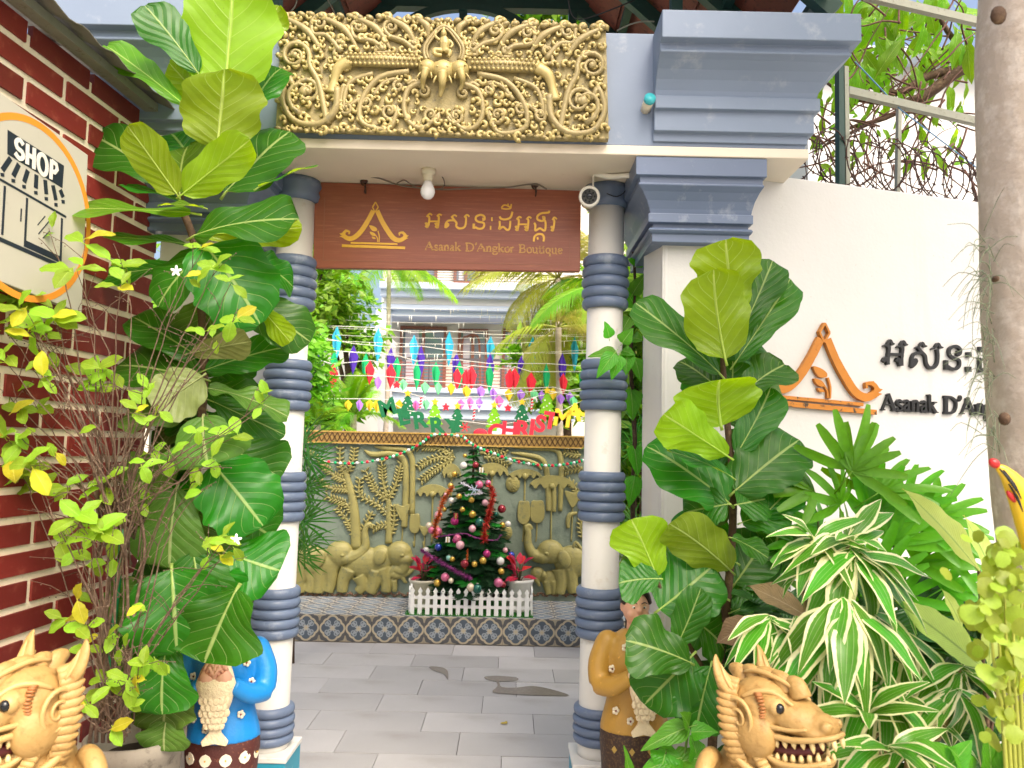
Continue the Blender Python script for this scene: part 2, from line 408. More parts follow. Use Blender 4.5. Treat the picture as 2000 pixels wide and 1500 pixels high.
# step with cement tiles
def tile_mat(name, dark, light, fine=False):
    t = NT(name); uv = t.new('ShaderNodeUVMap'); sp = t.new('ShaderNodeSeparateXYZ'); t.l.new(uv.outputs[0], sp.inputs[0])
    x = t.math('MULTIPLY_ADD', sp.outputs[0], 2.0, -1.0); y = t.math('MULTIPLY_ADD', sp.outputs[1], 2.0, -1.0)
    ax, ay = t.math('ABSOLUTE', x), t.math('ABSOLUTE', y)
    def ring(cx, cy, r, w):
        d = t.math('SQRT', t.math('ADD', t.math('POWER', t.math('SUBTRACT', ax, cx), 2.0), t.math('POWER', t.math('SUBTRACT', ay, cy), 2.0)))
        return t.math('SUBTRACT', 1.0, t.ramp(t.math('ABSOLUTE', t.math('SUBTRACT', d, r)), w*.7, w)), d
    # quatrefoil outline: four lobes
    dx = t.math('SQRT', t.math('ADD', t.math('POWER', t.math('SUBTRACT', ax, .52), 2.0), t.math('POWER', y, 2.0)))
    dy = t.math('SQRT', t.math('ADD', t.math('POWER', x, 2.0), t.math('POWER', t.math('SUBTRACT', ay, .52), 2.0)))
    dd, _ = ring(.40, .40, 0, .3); dq = t.math('SQRT', t.math('ADD', t.math('POWER', t.math('SUBTRACT', ax, .36), 2.0), t.math('POWER', t.math('SUBTRACT', ay, .36), 2.0)))
    dm = t.math('MINIMUM', t.math('MINIMUM', dx, dy), t.math('ADD', dq, .09))
    outl = t.math('SUBTRACT', 1.0, t.ramp(t.math('ABSOLUTE', t.math('SUBTRACT', dm, .42)), .06, .085))
    # curls inside
    r1, _ = ring(.30, .42, .13, .055); r2, _ = ring(.42, .30, .13, .055); r3, _ = ring(.18, .18, .10, .05)
    inner = t.math('MAXIMUM', t.math('MAXIMUM', r1, r2), r3)
    star = t.math('SUBTRACT', 1.0, t.ramp(t.math('MULTIPLY', ax, ay), .004, .012)); star = t.math('MULTIPLY', star, t.math('SUBTRACT', 1.0, t.ramp(t.math('MAXIMUM', ax, ay), .16, .2)))
    cq = t.math('ADD', t.math('SUBTRACT', 1.0, ax), t.math('SUBTRACT', 1.0, ay))
    corner = t.math('SUBTRACT', 1.0, t.ramp(t.math('MULTIPLY', t.math('SUBTRACT', 1.0, ax), t.math('SUBTRACT', 1.0, ay)), .010, .022)); corner = t.math('MULTIPLY', corner, t.math('SUBTRACT', 1.0, t.ramp(cq, .42, .5)))
    body = t.mix(t.noise(7, 4), lin(dark), tuple(v*1.35 for v in lin(dark)))
    cc = t.mix(t.math('MULTIPLY', t.ramp(dm, .38, .5), .5), body, lin('5a4f42'))
    cc = t.mix(outl, cc, lin(light)); cc = t.mix(t.math('MULTIPLY', inner, .8), cc, lin('9fa6aa'))
    cc = t.mix(t.math('MULTIPLY', t.math('MAXIMUM', star, corner), .85), cc, lin(light))
    t.col(cc); t.b.inputs['Roughness'].default_value = .5; return t.m
M['tile'] = tile_mat('patterned_cement_tile', '46505a', 'b5a88e')
M['tiletop'] = tile_mat('pale_patterned_cement_tile', '6d7a88', 'c9c2b4')
step = struct(part('step', MB().bbox((-3.0, 6.012, -.02), (3.0, 6.86, .186)), mat('step_core', '8a8072', .9)), 'low tiled step below the elephant relief wall')
def uvtile(w, h, d, m, name):
    q = MB(); q.bbox((-w/2, -h/2, -d), (w/2, h/2, 0)); me = None
    for i, v in enumerate(q.v): q.uv[i] = (v[0]/w+.5, v[1]/h+.5)
    return q.mesh(name, m)
tme = uvtile(.1965, .1965, .012, M['tile'], 'cement_tile'); tme2 = uvtile(.1965, .1965, .012, M['tiletop'], 'cement_tile')
for i in range(-9, 9):
    x = i*.2+.07
    put('cement_tile', tme, step, Matrix.Translation((x, 5.999, .1)) @ Matrix.Rotation(R(90), 4, 'X'))
    for j in range(4):
        put('cement_tile', tme2, step, Matrix.Translation((x, 6.105+j*.2, .2)))
lf_ = MB(True); c_ = PL(984, 1414, V((0, 0, .004)), V((0, 0, 1)))
for k_ in range(2): lf_.ell(c_+V((.012*k_, .008*k_, .006)), (.022, .009, .004), 8, 4, Matrix.Rotation(R(20+70*k_), 3, 'Z'))
tag(part('fallen_leaf', lf_, mat('dry_yellow_leaf', 'b09a3c', .7)), 'small yellow fallen leaf lying on the grey paving', 'leaf')
# ================================================================ GATEWAY
gate = thing('gate_beam', 'slate blue gate beam with stepped cornices and cream soffit over the entrance', 'gate', (CX, 3.2, 2.65))
part('beam', MB().bbox((CX-1.40, 2.92, 2.69), (1.129, 3.5, 3.15)), M['blue'], gate, .004)
part('soffit', MB().bbox((CX-1.41, 2.912, 2.65), (1.14, 3.51, 2.689)), M['cream'], gate, .004)
prof = [(3.085, .18), (2.992, .18), (2.990, .142), (2.968, .142), (2.966, .150), (2.958, .150), (2.945, .122), (2.925, .092), (2.90, .066), (2.87, .047), (2.852, .042), (2.850, .052), (2.806, .052), (2.804, .032), (2.735, .032), (2.733, .010), (2.705, .010)]
for s in (1, -1):
    x0 = .53 if s == 1 else CX-(.53-CX); x1 = 1.125 if s == 1 else CX-(1.125-CX)
    rings = []
    for z, e in prof:
        z = 2.70+(z-2.70)*1.15
        a, b = (x0, x1+e*.82) if s == 1 else (x1-e*.82, x0)
        rings.append((z, a, b, 2.918-e, 3.3))
    part('cornice', MB().loft(rings), M['blue'], gate, .003)
# pipe stub with turquoise cap at the cornice end
pp = P(1268, 196, 2.86)
mb = MB(); mb.tube([pp+V((-.004, .07, -.01)), pp], .02, 14)
pipe = part('pipe_stub', mb, M['pvcold']); tag(pipe, 'short plastic pipe stub with turquoise cap at the cornice corner', 'pipe')
mb = MB(); mb.tube([pp, pp+V((.001, -.016, .003))], .022, 14); part('cap', mb, mat('turquoise_cap', '3fb0b8', .4, .1), pipe)
# piers with capitals
capprof = [(2.648, .13), (2.575, .13), (2.573, .112), (2.548, .112), (2.546, .118), (2.540, .118), (2.52, .098), (2.49, .078), (2.46, .066), (2.442, .062), (2.440, .070), (2.405, .070), (2.403, .048), (2.388, .048), (2.384, .062), (2.375, .07), (2.366, .062), (2.362, .052), (2.33, .052)]
PX = .596
def pier(s, name, label):
    e0 = thing(name, label, 'pier', (PX if s == 1 else 2*CX-PX, 3.05, 0))
    xi = PX if s == 1 else 2*CX-PX
    xo = .90 if s == 1 else 2*CX-.90
    part('shaft', MB().bbox((min(xi, xo), 3.05, 0), (max(xi, xo), 3.5, 2.648)), M['white'], e0, .004)
    rings = []
    for z, e in capprof:
        a = xi-s*e; b = xo+s*e*.6
        rings.append((z, min(a, b), max(a, b), 3.048-e, 3.5+e))
    part('capital', MB().loft(rings), M['bluedk'], e0, .003)
    return e0
pier(1, 'gate_pier', 'white gate pier with slate blue moulded capital on the right of the entrance')
pier(-1, 'gate_pier', 'white gate pier behind the tall fiddle leaf fig, its blue capital in shade')
# columns
def column(px_top, px_bot, label):
    top = P(px_top, 345, 3.3); top.z = 2.65
    bot = P(px_bot, 1445, 3.3); bot.z = .24
    root = thing('gate_column', label, 'column', (bot.x, 3.3, 0), 'ringed columns of the gate')
    ax = (top-bot); L = ax.length; q = ax.to_track_quat('Z', 'Y').to_matrix()
    r = .079
    part('shaft', MB().lathe([(r*1.04, 0), (r*1.02, .03), (r, .06), (r*.98, L)], 32, bot, q), M['colwhite'], root)
    def zat(py): # height of a pixel row on this column
        return P((px_top+px_bot)/2, py, 3.22).z
    bands = [(1160 if False else 1388, 1462), (1152, 1252), (922, 1020), (700, 800), (495, 598)]
    for (a, b) in bands:
        z1, z0 = zat(a), zat(b); n = 5 if b-a > 80 else 4
        for k in range(n):
            c0 = z0+(z1-z0)*k/n; c1 = z0+(z1-z0)*(k+1)/n; pr = []
            for j in range(7):
                tt = j/6; bul = math.sin(math.pi*tt)**.6 if 0 < tt < 1 else 0
                rr = r+.011+(.009+.005*math.sin(math.pi*(k+.5)/n))*bul
                pr.append((rr, c0+(c1-c0)*tt-bot.z))
            part('ring', MB().lathe([(r*.9, pr[0][1])]+pr+[(r*.9, pr[-1][1])], 32, bot, q), M['bluedk'], root)
    # top collar and base block
    part('collar', MB().lathe([(r*.9, L-.10), (r+.012, L-.095), (r+.02, L-.07), (r+.014, L-.05), (r+.026, L-.03), (r+.02, L-.001)], 32, bot, q), M['bluedk'], root)
    blk = part('base_block', MB().bbox((bot.x-.105, 3.3-.115, -.012), (bot.x+.105, 3.3+.115, .222)), M['teal'], root, .004)
    part('base_cap', MB().bbox((bot.x-.11, 3.3-.12, .223), (bot.x+.11, 3.3+.12, .245)), M['colwhite'], root, .004)
    return root, bot, top
colL, bL, tL = column(583, 524, 'white gate column with slate blue rings beside the statue in blue')
colR, bR, tR = column(1186, 1166, 'white gate column with slate blue rings beside the statue in yellow')
# ================================================================ CARVED PANEL
YC = 2.876
carv = thing('carved_panel', 'gilded stone relief of scrolling foliage, elephant heads and seated rider above the entrance', 'carving', P(863, 262, 2.9))
def C2(zx, zy, d=0):      # from the enlarged view of the panel
    q = P(520+zx/2.857, zy/2.857, YC); q.y -= d; return q
pl = [C2(60, 700), (C2(85, 85)), C2(985, 118), C2(1895, 160), C2(1910, 780), C2(500, 745)]
part('slab', MB().prism([C2(52, 716), C2(82, 75), C2(260, 88), C2(480, 100), C2(700, 108), C2(985, 110), C2(1250, 128), C2(1500, 138), C2(1896, 160), C2(1912, 775), C2(1500, 768), C2(900, 745), C2(400, 728)], (0, 1, 0), .038), M['goldback'], carv, .003)
PXM = YC/FPX/2.857         # metres per enlarged pixel
def spiral(mbx, cx, cy, r0, turns, a0, sgn=1, w0=14, w1=5, d=.008, tail=None):
    """scroll: optional tail (points leading in), then a spiral winding to its eye"""
    pts = []; n = int(14*turns)
    for i in range(n+1):
        tt = i/n; a = a0+sgn*2*math.pi*turns*tt; rr = r0*(1-tt*.86)
        pts.append(C2(cx+rr*math.cos(a), cy-rr*math.sin(a), d*(.6+.6*tt)))
    if tail: pts = cr([C2(x, y, d*.6) for x, y in tail]+[pts[0]], 4)[:-1]+pts
    m = len(pts); rs = [lerp(w0*1.5, w1*1.9, i/(m-1))*PXM for i in range(m)]
    mbx.tube(pts, rs, 6, (0, -1, 0), 1.3)
    mbx.ell(C2(cx, cy, d*1.4), (r0*.2*PXM+.003, .010, r0*.2*PXM+.003), 8, 5)
curl_mb = MB(True)
def small_curl(mbx, x, y, s, ang, flip=1):
    pts = []
    for i in range(9):
        tt = i/8; a = ang+flip*4.6*tt; rr = s*(1-.75*tt); pts.append(C2(x+rr*math.cos(a), y-rr*math.sin(a), .010+.006*tt))
    mbx.tube(pts, [s*.5*PXM, s*.62*PXM, s*.5*PXM, s*.34*PXM], 6, (0, -1, 0), 1.1)
    lx, ly = x+s*1.5*math.cos(ang-flip*.9), y-s*1.5*math.sin(ang-flip*.9)
    mbx.tube([pts[0], C2((x+lx)/2+s*.5*math.cos(ang), (y+ly)/2-s*.5*math.sin(ang), .014), C2(lx, ly, .004)], [s*.6*PXM, s*.66*PXM, s*.12*PXM], 6, (0, -1, 0), .9)
cc = random.Random(3)
mid = 990
def both(fn):
    for sx in (1, -1): fn(sx)
def mx(sx, x, y):          # mirror about the rider; the picture of the right half hangs a little lower
    if sx == 1: return x, y
    xx = 2*mid-x; return xx, y+(xx-x)*.034
BIG = [ # cx, cy, r, turns, a0, sgn, w, tail
 (165, 320, 82, 1.6, 0.0, 1, 16, [(345, 700), (300, 480), (250, 380)]),
 (235, 520, 75, 1.7, 3.0, -1, 18, [(400, 500), (390, 620), (300, 700), (160, 680), (95, 560), (130, 440)]),
 (215, 520, 128, .55, 4.6, -1, 15, None),
 (690, 630, 52, 1.5, 0.5, -1, 15, [(800, 410), (640, 440), (540, 560), (530, 680), (620, 725), (700, 715)]),
 (560, 580, 40, 1.4, 2.6, 1, 12, [(600, 420), (470, 470), (440, 600)]),
 (920, 650, 48, 1.5, .2, -1, 14, [(890, 470), (800, 500), (770, 600), (800, 690), (880, 720)]),
 (880, 520, 36, 1.4, 2.2, -1, 11, [(790, 480), (830, 460)]),
 (300, 140, 45, 1.4, 3.4, -1, 13, [(420, 300), (345, 210), (270, 200)]),
 (520, 160, 42, 1.4, 3.4, -1, 13, [(660, 290), (600, 240), (500, 220)]),
 (700, 160, 42, 1.4, 3.4, -1, 13, [(830, 290), (770, 240), (690, 210)]),
 (410, 250, 30, 1.3, 1.0, -1, 10, [(440, 330), (380, 310)]),
 (635, 265, 28, 1.3, 1.0, -1, 10, [(700, 300), (610, 300)]),
 (820, 255, 28, 1.3, 1.0, -1, 10, [(850, 300), (800, 300)]),
 (450, 610, 34, 1.3, 4.0, 1, 11, [(440, 480), (420, 560)]),
 (740, 490, 34, 1.3, 1.2, 1, 11, [(600, 540), (660, 470), (720, 450)]),
]
for sx in (1, -1):
    for (x, y, r, tu, a0, sg, w, tail) in BIG:
        q = MB(True); X, Y_ = mx(sx, x, y)
        spiral(q, X, Y_, r, tu, a0 if sx == 1 else math.pi-a0, sg*sx, w, 5, .012, [mx(sx, *tq) for tq in tail] if tail else None)
        part('scroll', q, M['gold'], carv)
# slanting leaf sprays of the upper half
for sx in (1, -1):
    for (xa, ya, xb, yb) in ((90, 100, 330, 330), (300, 100, 520, 295), (480, 100, 700, 290), (660, 100, 850, 290), (830, 110, 900, 240)):
        q = MB(True)
        pts = cr([C2(*mx(sx, xa, ya), .012), C2(*mx(sx, lerp(xa, xb, .45)+40, lerp(ya, yb, .38)), .016), C2(*mx(sx, xb, yb), .006)], 5)
        q.tube(pts, [13*PXM, 24*PXM, 7*PXM], 6, (0, -1, 0), .8)
        part('leaf_spray', q, M['gold'], carv)
        q = MB(True); small_curl(q, *mx(sx, xa+20, ya+10), 26, 2.4 if sx == 1 else .7, -sx); part('scroll', q, M['goldhi'], carv)
# small curls filling the ground: along the big scrolls and on a loose grid
for i in range(34):
    for j in range(12):
        x = 90+i*54+cc.uniform(-13, 13)+(27 if j % 2 else 0); y = 100+i*1.7+j*56+cc.uniform(-14, 14)
        if x > 1880 or (865 < x < 1120 and y < 600) or (480 < x < 1480 and 305 < y-x*.03+15 < 415): continue
        small_curl(curl_mb, x, y, cc.uniform(15, 25), cc.uniform(0, 6.3), cc.choice((-1, 1)))
o = part('curls', curl_mb, M['goldhi'], carv); o['kind'] = 'stuff'
# horizontal garland bar with rosettes
for (x0, x1, y) in ((440, 860, 345), (1125, 1500, 372)):
    q = MB(True); q.tube([C2(x0, y, .014), C2((x0+x1)/2, y+5, .018), C2(x1, y+10, .014)], [42*PXM]*3, 10, (0, -1, 0), .55)
    part('garland_bar', q, M['gold'], carv)
    q = MB(True)
    for a in range(int((x1-x0)/26)):
        for b in (-26, 0, 26):
            q.ell(C2(x0+14+a*26+(13 if b == 0 else 0), y+b+a*.7, .034-.006*(b != 0)), (11*PXM, .006, 11*PXM), 6, 4)
    o = part('rosettes', q, M['goldhi'], carv); o['kind'] = 'stuff'
for sx in (1, -1):    # drooping ends of the bar
    q = MB(True); pts = cr([C2(*mx(sx, 470, 355), .016), C2(*mx(sx, 410, 390), .018), C2(*mx(sx, 385, 460), .016), C2(*mx(sx, 370, 530), .014)], 4)
    q.tube(pts, [38*PXM, 34*PXM, 24*PXM, 34*PXM], 9, (0, -1, 0), .7); part('garland_tassel', q, M['goldhi'], carv)
# arch, rider and elephant heads
q = MB(True)
for w, d, rr in ((13, .016, 1), (7, .02, .86)):
    pts = [C2(993+110*rr*math.cos(a)*(1 if abs(math.cos(a)) > .1 else 1), 300-95*rr*math.sin(a)-(45*max(0, math.sin(a))**6), d) for a in [R(-35+250*i/24) for i in range(25)]]
    q.tube(pts, w*PXM, 6, (0, -1, 0), 1.2)
part('arch', q, M['gold'], carv)
q = MB(True)
for i in range(15):
    a = R(-30+240*i/14); small_curl(q, 993+140*math.cos(a), 285-115*math.sin(a)-30*max(0, math.sin(a))**6, 20, a+1, 1 if math.cos(a) > 0 else -1)
part('arch_flames', q, M['goldhi'], carv)
q = MB(True)
q.ell(C2(993, 205, .02), (19*PXM, .016, 24*PXM)); q.ell(C2(993, 178, .018), (12*PXM, .01, 18*PXM))
q.tube([C2(994, 225, .016), C2(997, 260, .022), C2(994, 305, .018)], [24*PXM, 30*PXM, 26*PXM], 8, (0, -1, 0), .8)
q.tube(cr([C2(968, 238, .018), C2(945, 215, .02), C2(955, 185, .02), C2(975, 165, .016)], 3), [11*PXM, 9*PXM, 7*PXM], 6)
q.tube(cr([C2(1020, 238, .018), C2(1042, 262, .02), C2(1030, 285, .024)], 3), [11*PXM, 9*PXM, 7*PXM], 6)
q.tube(cr([C2(985, 300, .02), C2(945, 300, .028), C2(945, 325, .03), C2(985, 330, .03)], 3), [17*PXM, 15*PXM, 10*PXM], 7)
q.tube(cr([C2(1005, 300, .02), C2(1030, 310, .028), C2(1020, 340, .03)], 3), [17*PXM, 15*PXM, 9*PXM], 7)
remesh(q, 'rider', M['goldhi'], .0022, carv, 1)
def ele_head(cx, cy, s, side):
    q = MB(True)
    q.ell(C2(cx, cy, .022), (76*s*PXM, .036, 72*s*PXM), 14, 8)
    dx = side*40*s
    q.tube(cr([C2(cx+dx*.2, cy+25*s, .05), C2(cx+dx*.6, cy+90*s, .052), C2(cx+dx*.7-8*s, cy+125*s, .036), C2(cx+dx*.5-20*s, cy+165*s, .026)], 4), [34*s*PXM, 25*s*PXM, 18*s*PXM, 11*s*PXM], 10, (0, -1, 0), .8)
    for e in (-1, 1):
        q.ell(C2(cx+e*30*s+dx*.3, cy-5*s, .05), (10*s*PXM, .008, 8*s*PXM), 7, 5)
        if side == 0 or e == -side: q.ell(C2(cx+e*66*s, cy-10*s, .018), (36*s*PXM, .016, 54*s*PXM), 10, 7)
    part('elephant_head', q, M['goldhi'], carv)
    q = MB(True)
    for e in (-1, 1):
        q.tube(cr([C2(cx+e*38*s+dx*.3, cy+50*s, .045), C2(cx+e*50*s+dx*.4, cy+75*s, .05), C2(cx+e*58*s+dx*.6, cy+100*s, .05)], 3), [8*s*PXM, 7*s*PXM, 3*s*PXM], 7)
    part('tusks', q, M['goldhi'], carv)
ele_head(905, 400, .72, -1); ele_head(1082, 405, .72, 1); ele_head(990, 412, .88, 0)
# lip along the bottom
q = MB(True)
for i in range(46):
    x = 70+i*40; q.ell(C2(x, 722+i*1.25+(6*math.sin(i*2.1)), .008), (24*PXM, .012, 13*PXM), 7, 4)
o = part('bottom_edge', q, M['gold'], carv)
q = MB(True)
for i in range(34):
    x = 95+i*54; y = 88+i*2.3; q.ell(C2(x, y+4*math.sin(i*1.7), .012), (27*PXM, .014, 17*PXM), 7, 5, Matrix.Rotation(R(25 if x < 990 else -25), 3, 'Y'))
part('top_edge', q, M['gold'], carv)
# ================================================================ WRITING: stroke letters
GL = { # strokes of (points, width) on a unit grid: x-height .45, capitals .7
 'A': (.66, [([(0, 0), (.3, .7)], .6), ([(.27, .7), (.57, 0)], 1.5), ([(.1, .24), (.46, .24)], .5), ([(-.06, .012), (.12, .012)], .45), ([(.44, .012), (.68, .012)], .45)]),
 's': (.33, [([(.27, .36), (.16, .45), (.05, .37), (.08, .27), (.22, .19), (.28, .1), (.2, .01), (.1, .01), (.02, .1)], 1)]),
 'a': (.37, [([(.05, .36), (.14, .45), (.25, .38), (.25, .06), (.34, .02)], 1), ([(.25, .28), (.1, .22), (.05, .1), (.12, .01), (.24, .1)], .9)]),
 'n': (.45, [([(.08, 0), (.08, .43)], 1.2), ([(-.01, .41), (.1, .43)], .6), ([(-.02, .012), (.18, .012)], .5), ([(.08, .32), (.2, .45), (.32, .37), (.32, .0)], 1.1), ([(.22, .012), (.42, .012)], .5)]),
 'k': (.46, [([(.08, 0), (.08, .74)], 1.2), ([(-.02, .72), (.1, .74)], .6), ([(-.02, .012), (.18, .012)], .5), ([(.08, .19), (.33, .43)], .6), ([(.17, .27), (.38, .0)], 1.3), ([(.24, .43), (.42, .43)], .5), ([(.28, .012), (.48, .012)], .5)]),
 'D': (.68, [([(.1, 0), (.1, .7)], 1.4), ([(-.01, .69), (.14, .69), (.36, .67), (.55, .52), (.57, .3), (.48, .1), (.3, .02), (.1, .012), (-.01, .012)], 1.0)]),
 "'": (.16, [([(.06, .74), (.11, .7), (.08, .62), (.02, .56)], 1.1)]),
 'g': (.43, [([(.2, .44), (.07, .4), (.06, .26), (.19, .19), (.31, .26), (.3, .4), (.2, .44)], .9), ([(.3, .4), (.42, .44)], .7), ([(.1, .19), (.05, .1), (.14, .04), (.3, .02), (.38, -.08), (.28, -.2), (.1, -.2), (.03, -.1), (.14, .03)], .9)]),
 'o': (.42, [([(.2, .45), (.06, .36), (.04, .2), (.12, .03), (.22, .0), (.34, .1), (.36, .26), (.3, .42), (.2, .45)], 1)]),
 'r': (.32, [([(.08, 0), (.08, .43)], 1.2), ([(-.01, .41), (.1, .43)], .6), ([(-.02, .012), (.18, .012)], .5), ([(.08, .3), (.18, .44), (.28, .41)], 1)]),
 'B': (.56, [([(.1, 0), (.1, .7)], 1.4), ([(-.01, .69), (.14, .69), (.36, .66), (.4, .52), (.3, .38), (.1, .36)], .9), ([(.1, .36), (.36, .35), (.46, .2), (.38, .04), (.14, .012), (-.01, .012)], .9)]),
 'u': (.46, [([(-.01, .43), (.08, .43), (.08, .1), (.18, .01), (.32, .1)], 1), ([(.24, .43), (.33, .43), (.33, .0), (.42, .02)], 1)]),
 't': (.28, [([(.1, .6), (.1, .08), (.18, .0), (.27, .05)], 1), ([(-.01, .43), (.24, .43)], .6)]),
 'i': (.22, [([(-.01, .43), (.09, .43), (.09, 0)], 1.1), ([(-.02, .012), (.18, .012)], .5), ([(.08, .62), (.09, .56)], 1.4)]),
 'q': (.44, [([(.32, .36), (.2, .45), (.07, .36), (.05, .18), (.15, .01), (.32, .1)], 1), ([(.33, .45), (.33, -.25)], 1.2), ([(.24, -.24), (.42, -.24)], .5)]),
 'e': (.37, [([(.05, .25), (.32, .27), (.27, .4), (.17, .45), (.06, .36), (.05, .16), (.16, .01), (.32, .09)], .9)]),
}
def write(text, mapf, n, wid, d, m, parent, lift=0):
    """serif letters, each its own part; mapf turns (x, y) in units of letter height into a point"""
    x = 0; k = 0
    for ch in text:
        if ch == ' ': x += .32; continue
        adv, st = GL[ch]; q = MB()
        for j, (pts, w) in enumerate(st):
            pp = [mapf(x+a, b)+V(n)*lift for a, b in pts]
            if len(pp) > 2: pp = cr(pp, 4)
            q.ribbon(pp, wid*w, n, d+.00012*j+.00007*(k % 2))
        part('letter', q, m, parent); x += adv; k += 1
    return x
# ================================================================ HANGING SIGN
YS = 3.3
sign = thing('hanging_sign', 'reddish brown wooden hotel sign with gold emblem and lettering hanging under the gate beam', 'sign', P(873, 527, YS))
o = part('board', MB().prism([P(615, 355, YS), P(1135, 372, YS), P(1133, 530, YS), P(611, 523, YS)], (0, 1, 0), .03), M['wood'], sign, .003)
q = MB()
for a, b in (((634, 385), (631, 508)), ((631, 508), (1112, 518)), ((1112, 518), (1113, 470))):
    q.ribbon([P(*a, YS), P(*b, YS)], .0035, NF, .0012)
part('carved_border', q, mat('lighter_wood_line', '8f5a44', .5), sign)
def S1(zx, zy): return P(810+zx/6.667, 380+zy/6.667, YS)
W = .011
KH = [
 [([(155, 290), (195, 250), (225, 268)], .8), ([(165, 280), (190, 300), (182, 390), (160, 425)], 1), ([(135, 385), (160, 378), (165, 425), (140, 405)], 1.1), ([(185, 350), (305, 350)], .8), ([(290, 285), (320, 258), (352, 272)], .8), ([(298, 275), (315, 300), (305, 400), (300, 432)], 1), ([(262, 390), (290, 380), (298, 430), (268, 410)], 1.1)],
 [([(475, 300), (515, 268), (548, 285)], .8), ([(490, 300), (520, 340), (545, 370), (540, 410), (575, 440), (630, 435), (662, 395), (668, 300), (645, 290)], 1), ([(645, 295), (680, 265), (712, 288)], .8), ([(520, 338), (440, 340), (405, 380), (398, 435)], .9), ([(400, 385), (435, 385), (425, 410), (398, 430)], 1.2)],
 [([(880, 330), (910, 325), (905, 285), (860, 265), (805, 285), (795, 325), (830, 355), (895, 368), (905, 405), (880, 440), (830, 445), (790, 425)], 1), ([(770, 380), (768, 445)], 1.2), ([(765, 440), (800, 425)], .9), ([(885, 325), (900, 318)], 1.6)],
 [([(995, 322), (1015, 322)], 1.9), ([(978, 434), (998, 434)], 1.9)],
 [([(1105, 345), (1108, 400), (1100, 450), (1150, 420), (1200, 460), (1235, 440), (1245, 345)], 1), ([(1108, 285), (1120, 312), (1175, 325), (1245, 300), (1272, 225)], 1), ([(1128, 172), (1160, 140), (1205, 145), (1250, 178), (1190, 190), (1128, 180)], .7), ([(1215, 150), (1215, 120)], .7), ([(1250, 180), (1258, 125)], .7)],
 [([(1325, 325), (1360, 290), (1390, 305)], .8), ([(1333, 315), (1355, 335), (1348, 420), (1332, 465)], 1), ([(1308, 430), (1330, 420), (1338, 465), (1312, 448)], 1.1), ([(1350, 388), (1470, 388)], .8), ([(1455, 325), (1488, 292), (1518, 310)], .8), ([(1463, 315), (1480, 340), (1472, 430), (1465, 470)], 1), ([(1430, 430), (1455, 420), (1462, 468), (1435, 448)], 1.1)],
 [([(1752, 212), (1740, 235), (1650, 245), (1600, 280), (1600, 325), (1650, 345), (1700, 345), (1695, 470), (1630, 440), (1570, 470), (1572, 400), (1555, 370)], 1), ([(1660, 300), (1685, 300), (1680, 335)], 1.3)],
 [([(1550, 612), (1560, 550), (1600, 518), (1660, 520), (1682, 560), (1676, 612)], 1), ([(1590, 575), (1612, 568)], 1.2)],
 [([(1790, 330), (1820, 298), (1850, 322)], .8), ([(1798, 320), (1818, 345), (1808, 430), (1795, 475)], 1), ([(1770, 430), (1795, 425), (1800, 470), (1775, 455)], 1.1)],
]
for gi in KH:
    q = MB()
    for j, (pts, w) in enumerate(gi):
        q.ribbon(cr([S1(*a) for a in pts], 4), W*w*.82, NF, .0016+.00015*j)
    part('letter', q, M['signgold'], sign)
write("Asanak D'Angkor Boutique", lambda a, b: S1(135+a*1718/9.65, 722+a*4.9*1.0-b*150+0*a), NF, .0062, .0012, M['signdull'], sign)
def emblem(mapf, n, sc_, d, m, parent, mwear=None):
    """roof-shaped emblem: two curved rafters, diamond, leaf sprig and two base bars; map from enlarged emblem pixels"""
    k = 0
    def rb(pts, w, name, mm=m, dd=0):
        q = MB(); q.ribbon(cr([mapf(*a) for a in pts], 6) if len(pts) > 2 else [mapf(*a) for a in pts], w if not isinstance(w, list) else w, n, d+dd); return part(name, q, mm, parent)
    L = [(990, 350), (880, 560), (740, 780), (600, 920), (480, 960), (380, 920), (350, 850), (400, 790), (470, 810), (460, 860)]
    Rr = [(1075, 350), (1180, 580), (1300, 780), (1420, 940), (1540, 995), (1640, 960), (1680, 890), (1630, 830), (1560, 840), (1560, 890)]
    ws = [100*sc_, 105*sc_, 110*sc_, 110*sc_, 100*sc_, 90*sc_, 70*sc_, 50*sc_, 40*sc_, 25*sc_]
    for pts in (L, Rr):
        pp = cr([mapf(*a) for a in pts], 6); q = MB(); q.ribbon(pp, ws, n, d); part('rafter', q, m, parent)
    for a in ([(350, 850), (300, 860), (260, 845)], [(360, 930), (320, 910), (260, 910)], [(1690, 900), (1720, 900), (1755, 890)], [(1670, 970), (1700, 950), (1745, 945)]):
        q = MB(); q.ribbon(cr([mapf(*b) for b in a], 3), [50*sc_, 35*sc_, 8*sc_], n, d*.9); part('rafter_tip', q, m, parent)
    q = MB(); dm = [(1040, 165), (1098, 275), (1028, 385), (975, 275)]
    for i in range(4): q.ribbon([mapf(*dm[i]), mapf(*dm[(i+1) % 4])], 26*sc_, n, d*1.05+.0001*i)
    part('finial', q, m, parent)
    q = MB()
    for pts in ([(905, 670), (1000, 690), (1070, 740), (1060, 790), (980, 790), (930, 740)], [(915, 810), (1000, 830), (1040, 870), (1020, 900), (950, 880)], [(960, 915), (1020, 930), (1040, 960), (980, 960)]):
        q.prism([mapf(*a) for a in cr2(pts, 4)], n, d*.8)
    q.ribbon(cr([mapf(1090, 790), mapf(1120, 900), mapf(1115, 1030)], 4), 24*sc_, n, d*.7)
    q.ribbon(cr([mapf(1040, 880), mapf(1080, 950), mapf(1085, 1030)], 4), 22*sc_, n, d*.72)
    part('leaf_sprig', q, m, parent)
    rb([(500, 1048), (1515, 1078)], 42*sc_, 'base_bar', mwear or m); rb([(310, 1112), (1680, 1160)], 62*sc_, 'base_bar', mwear or m, .0003)
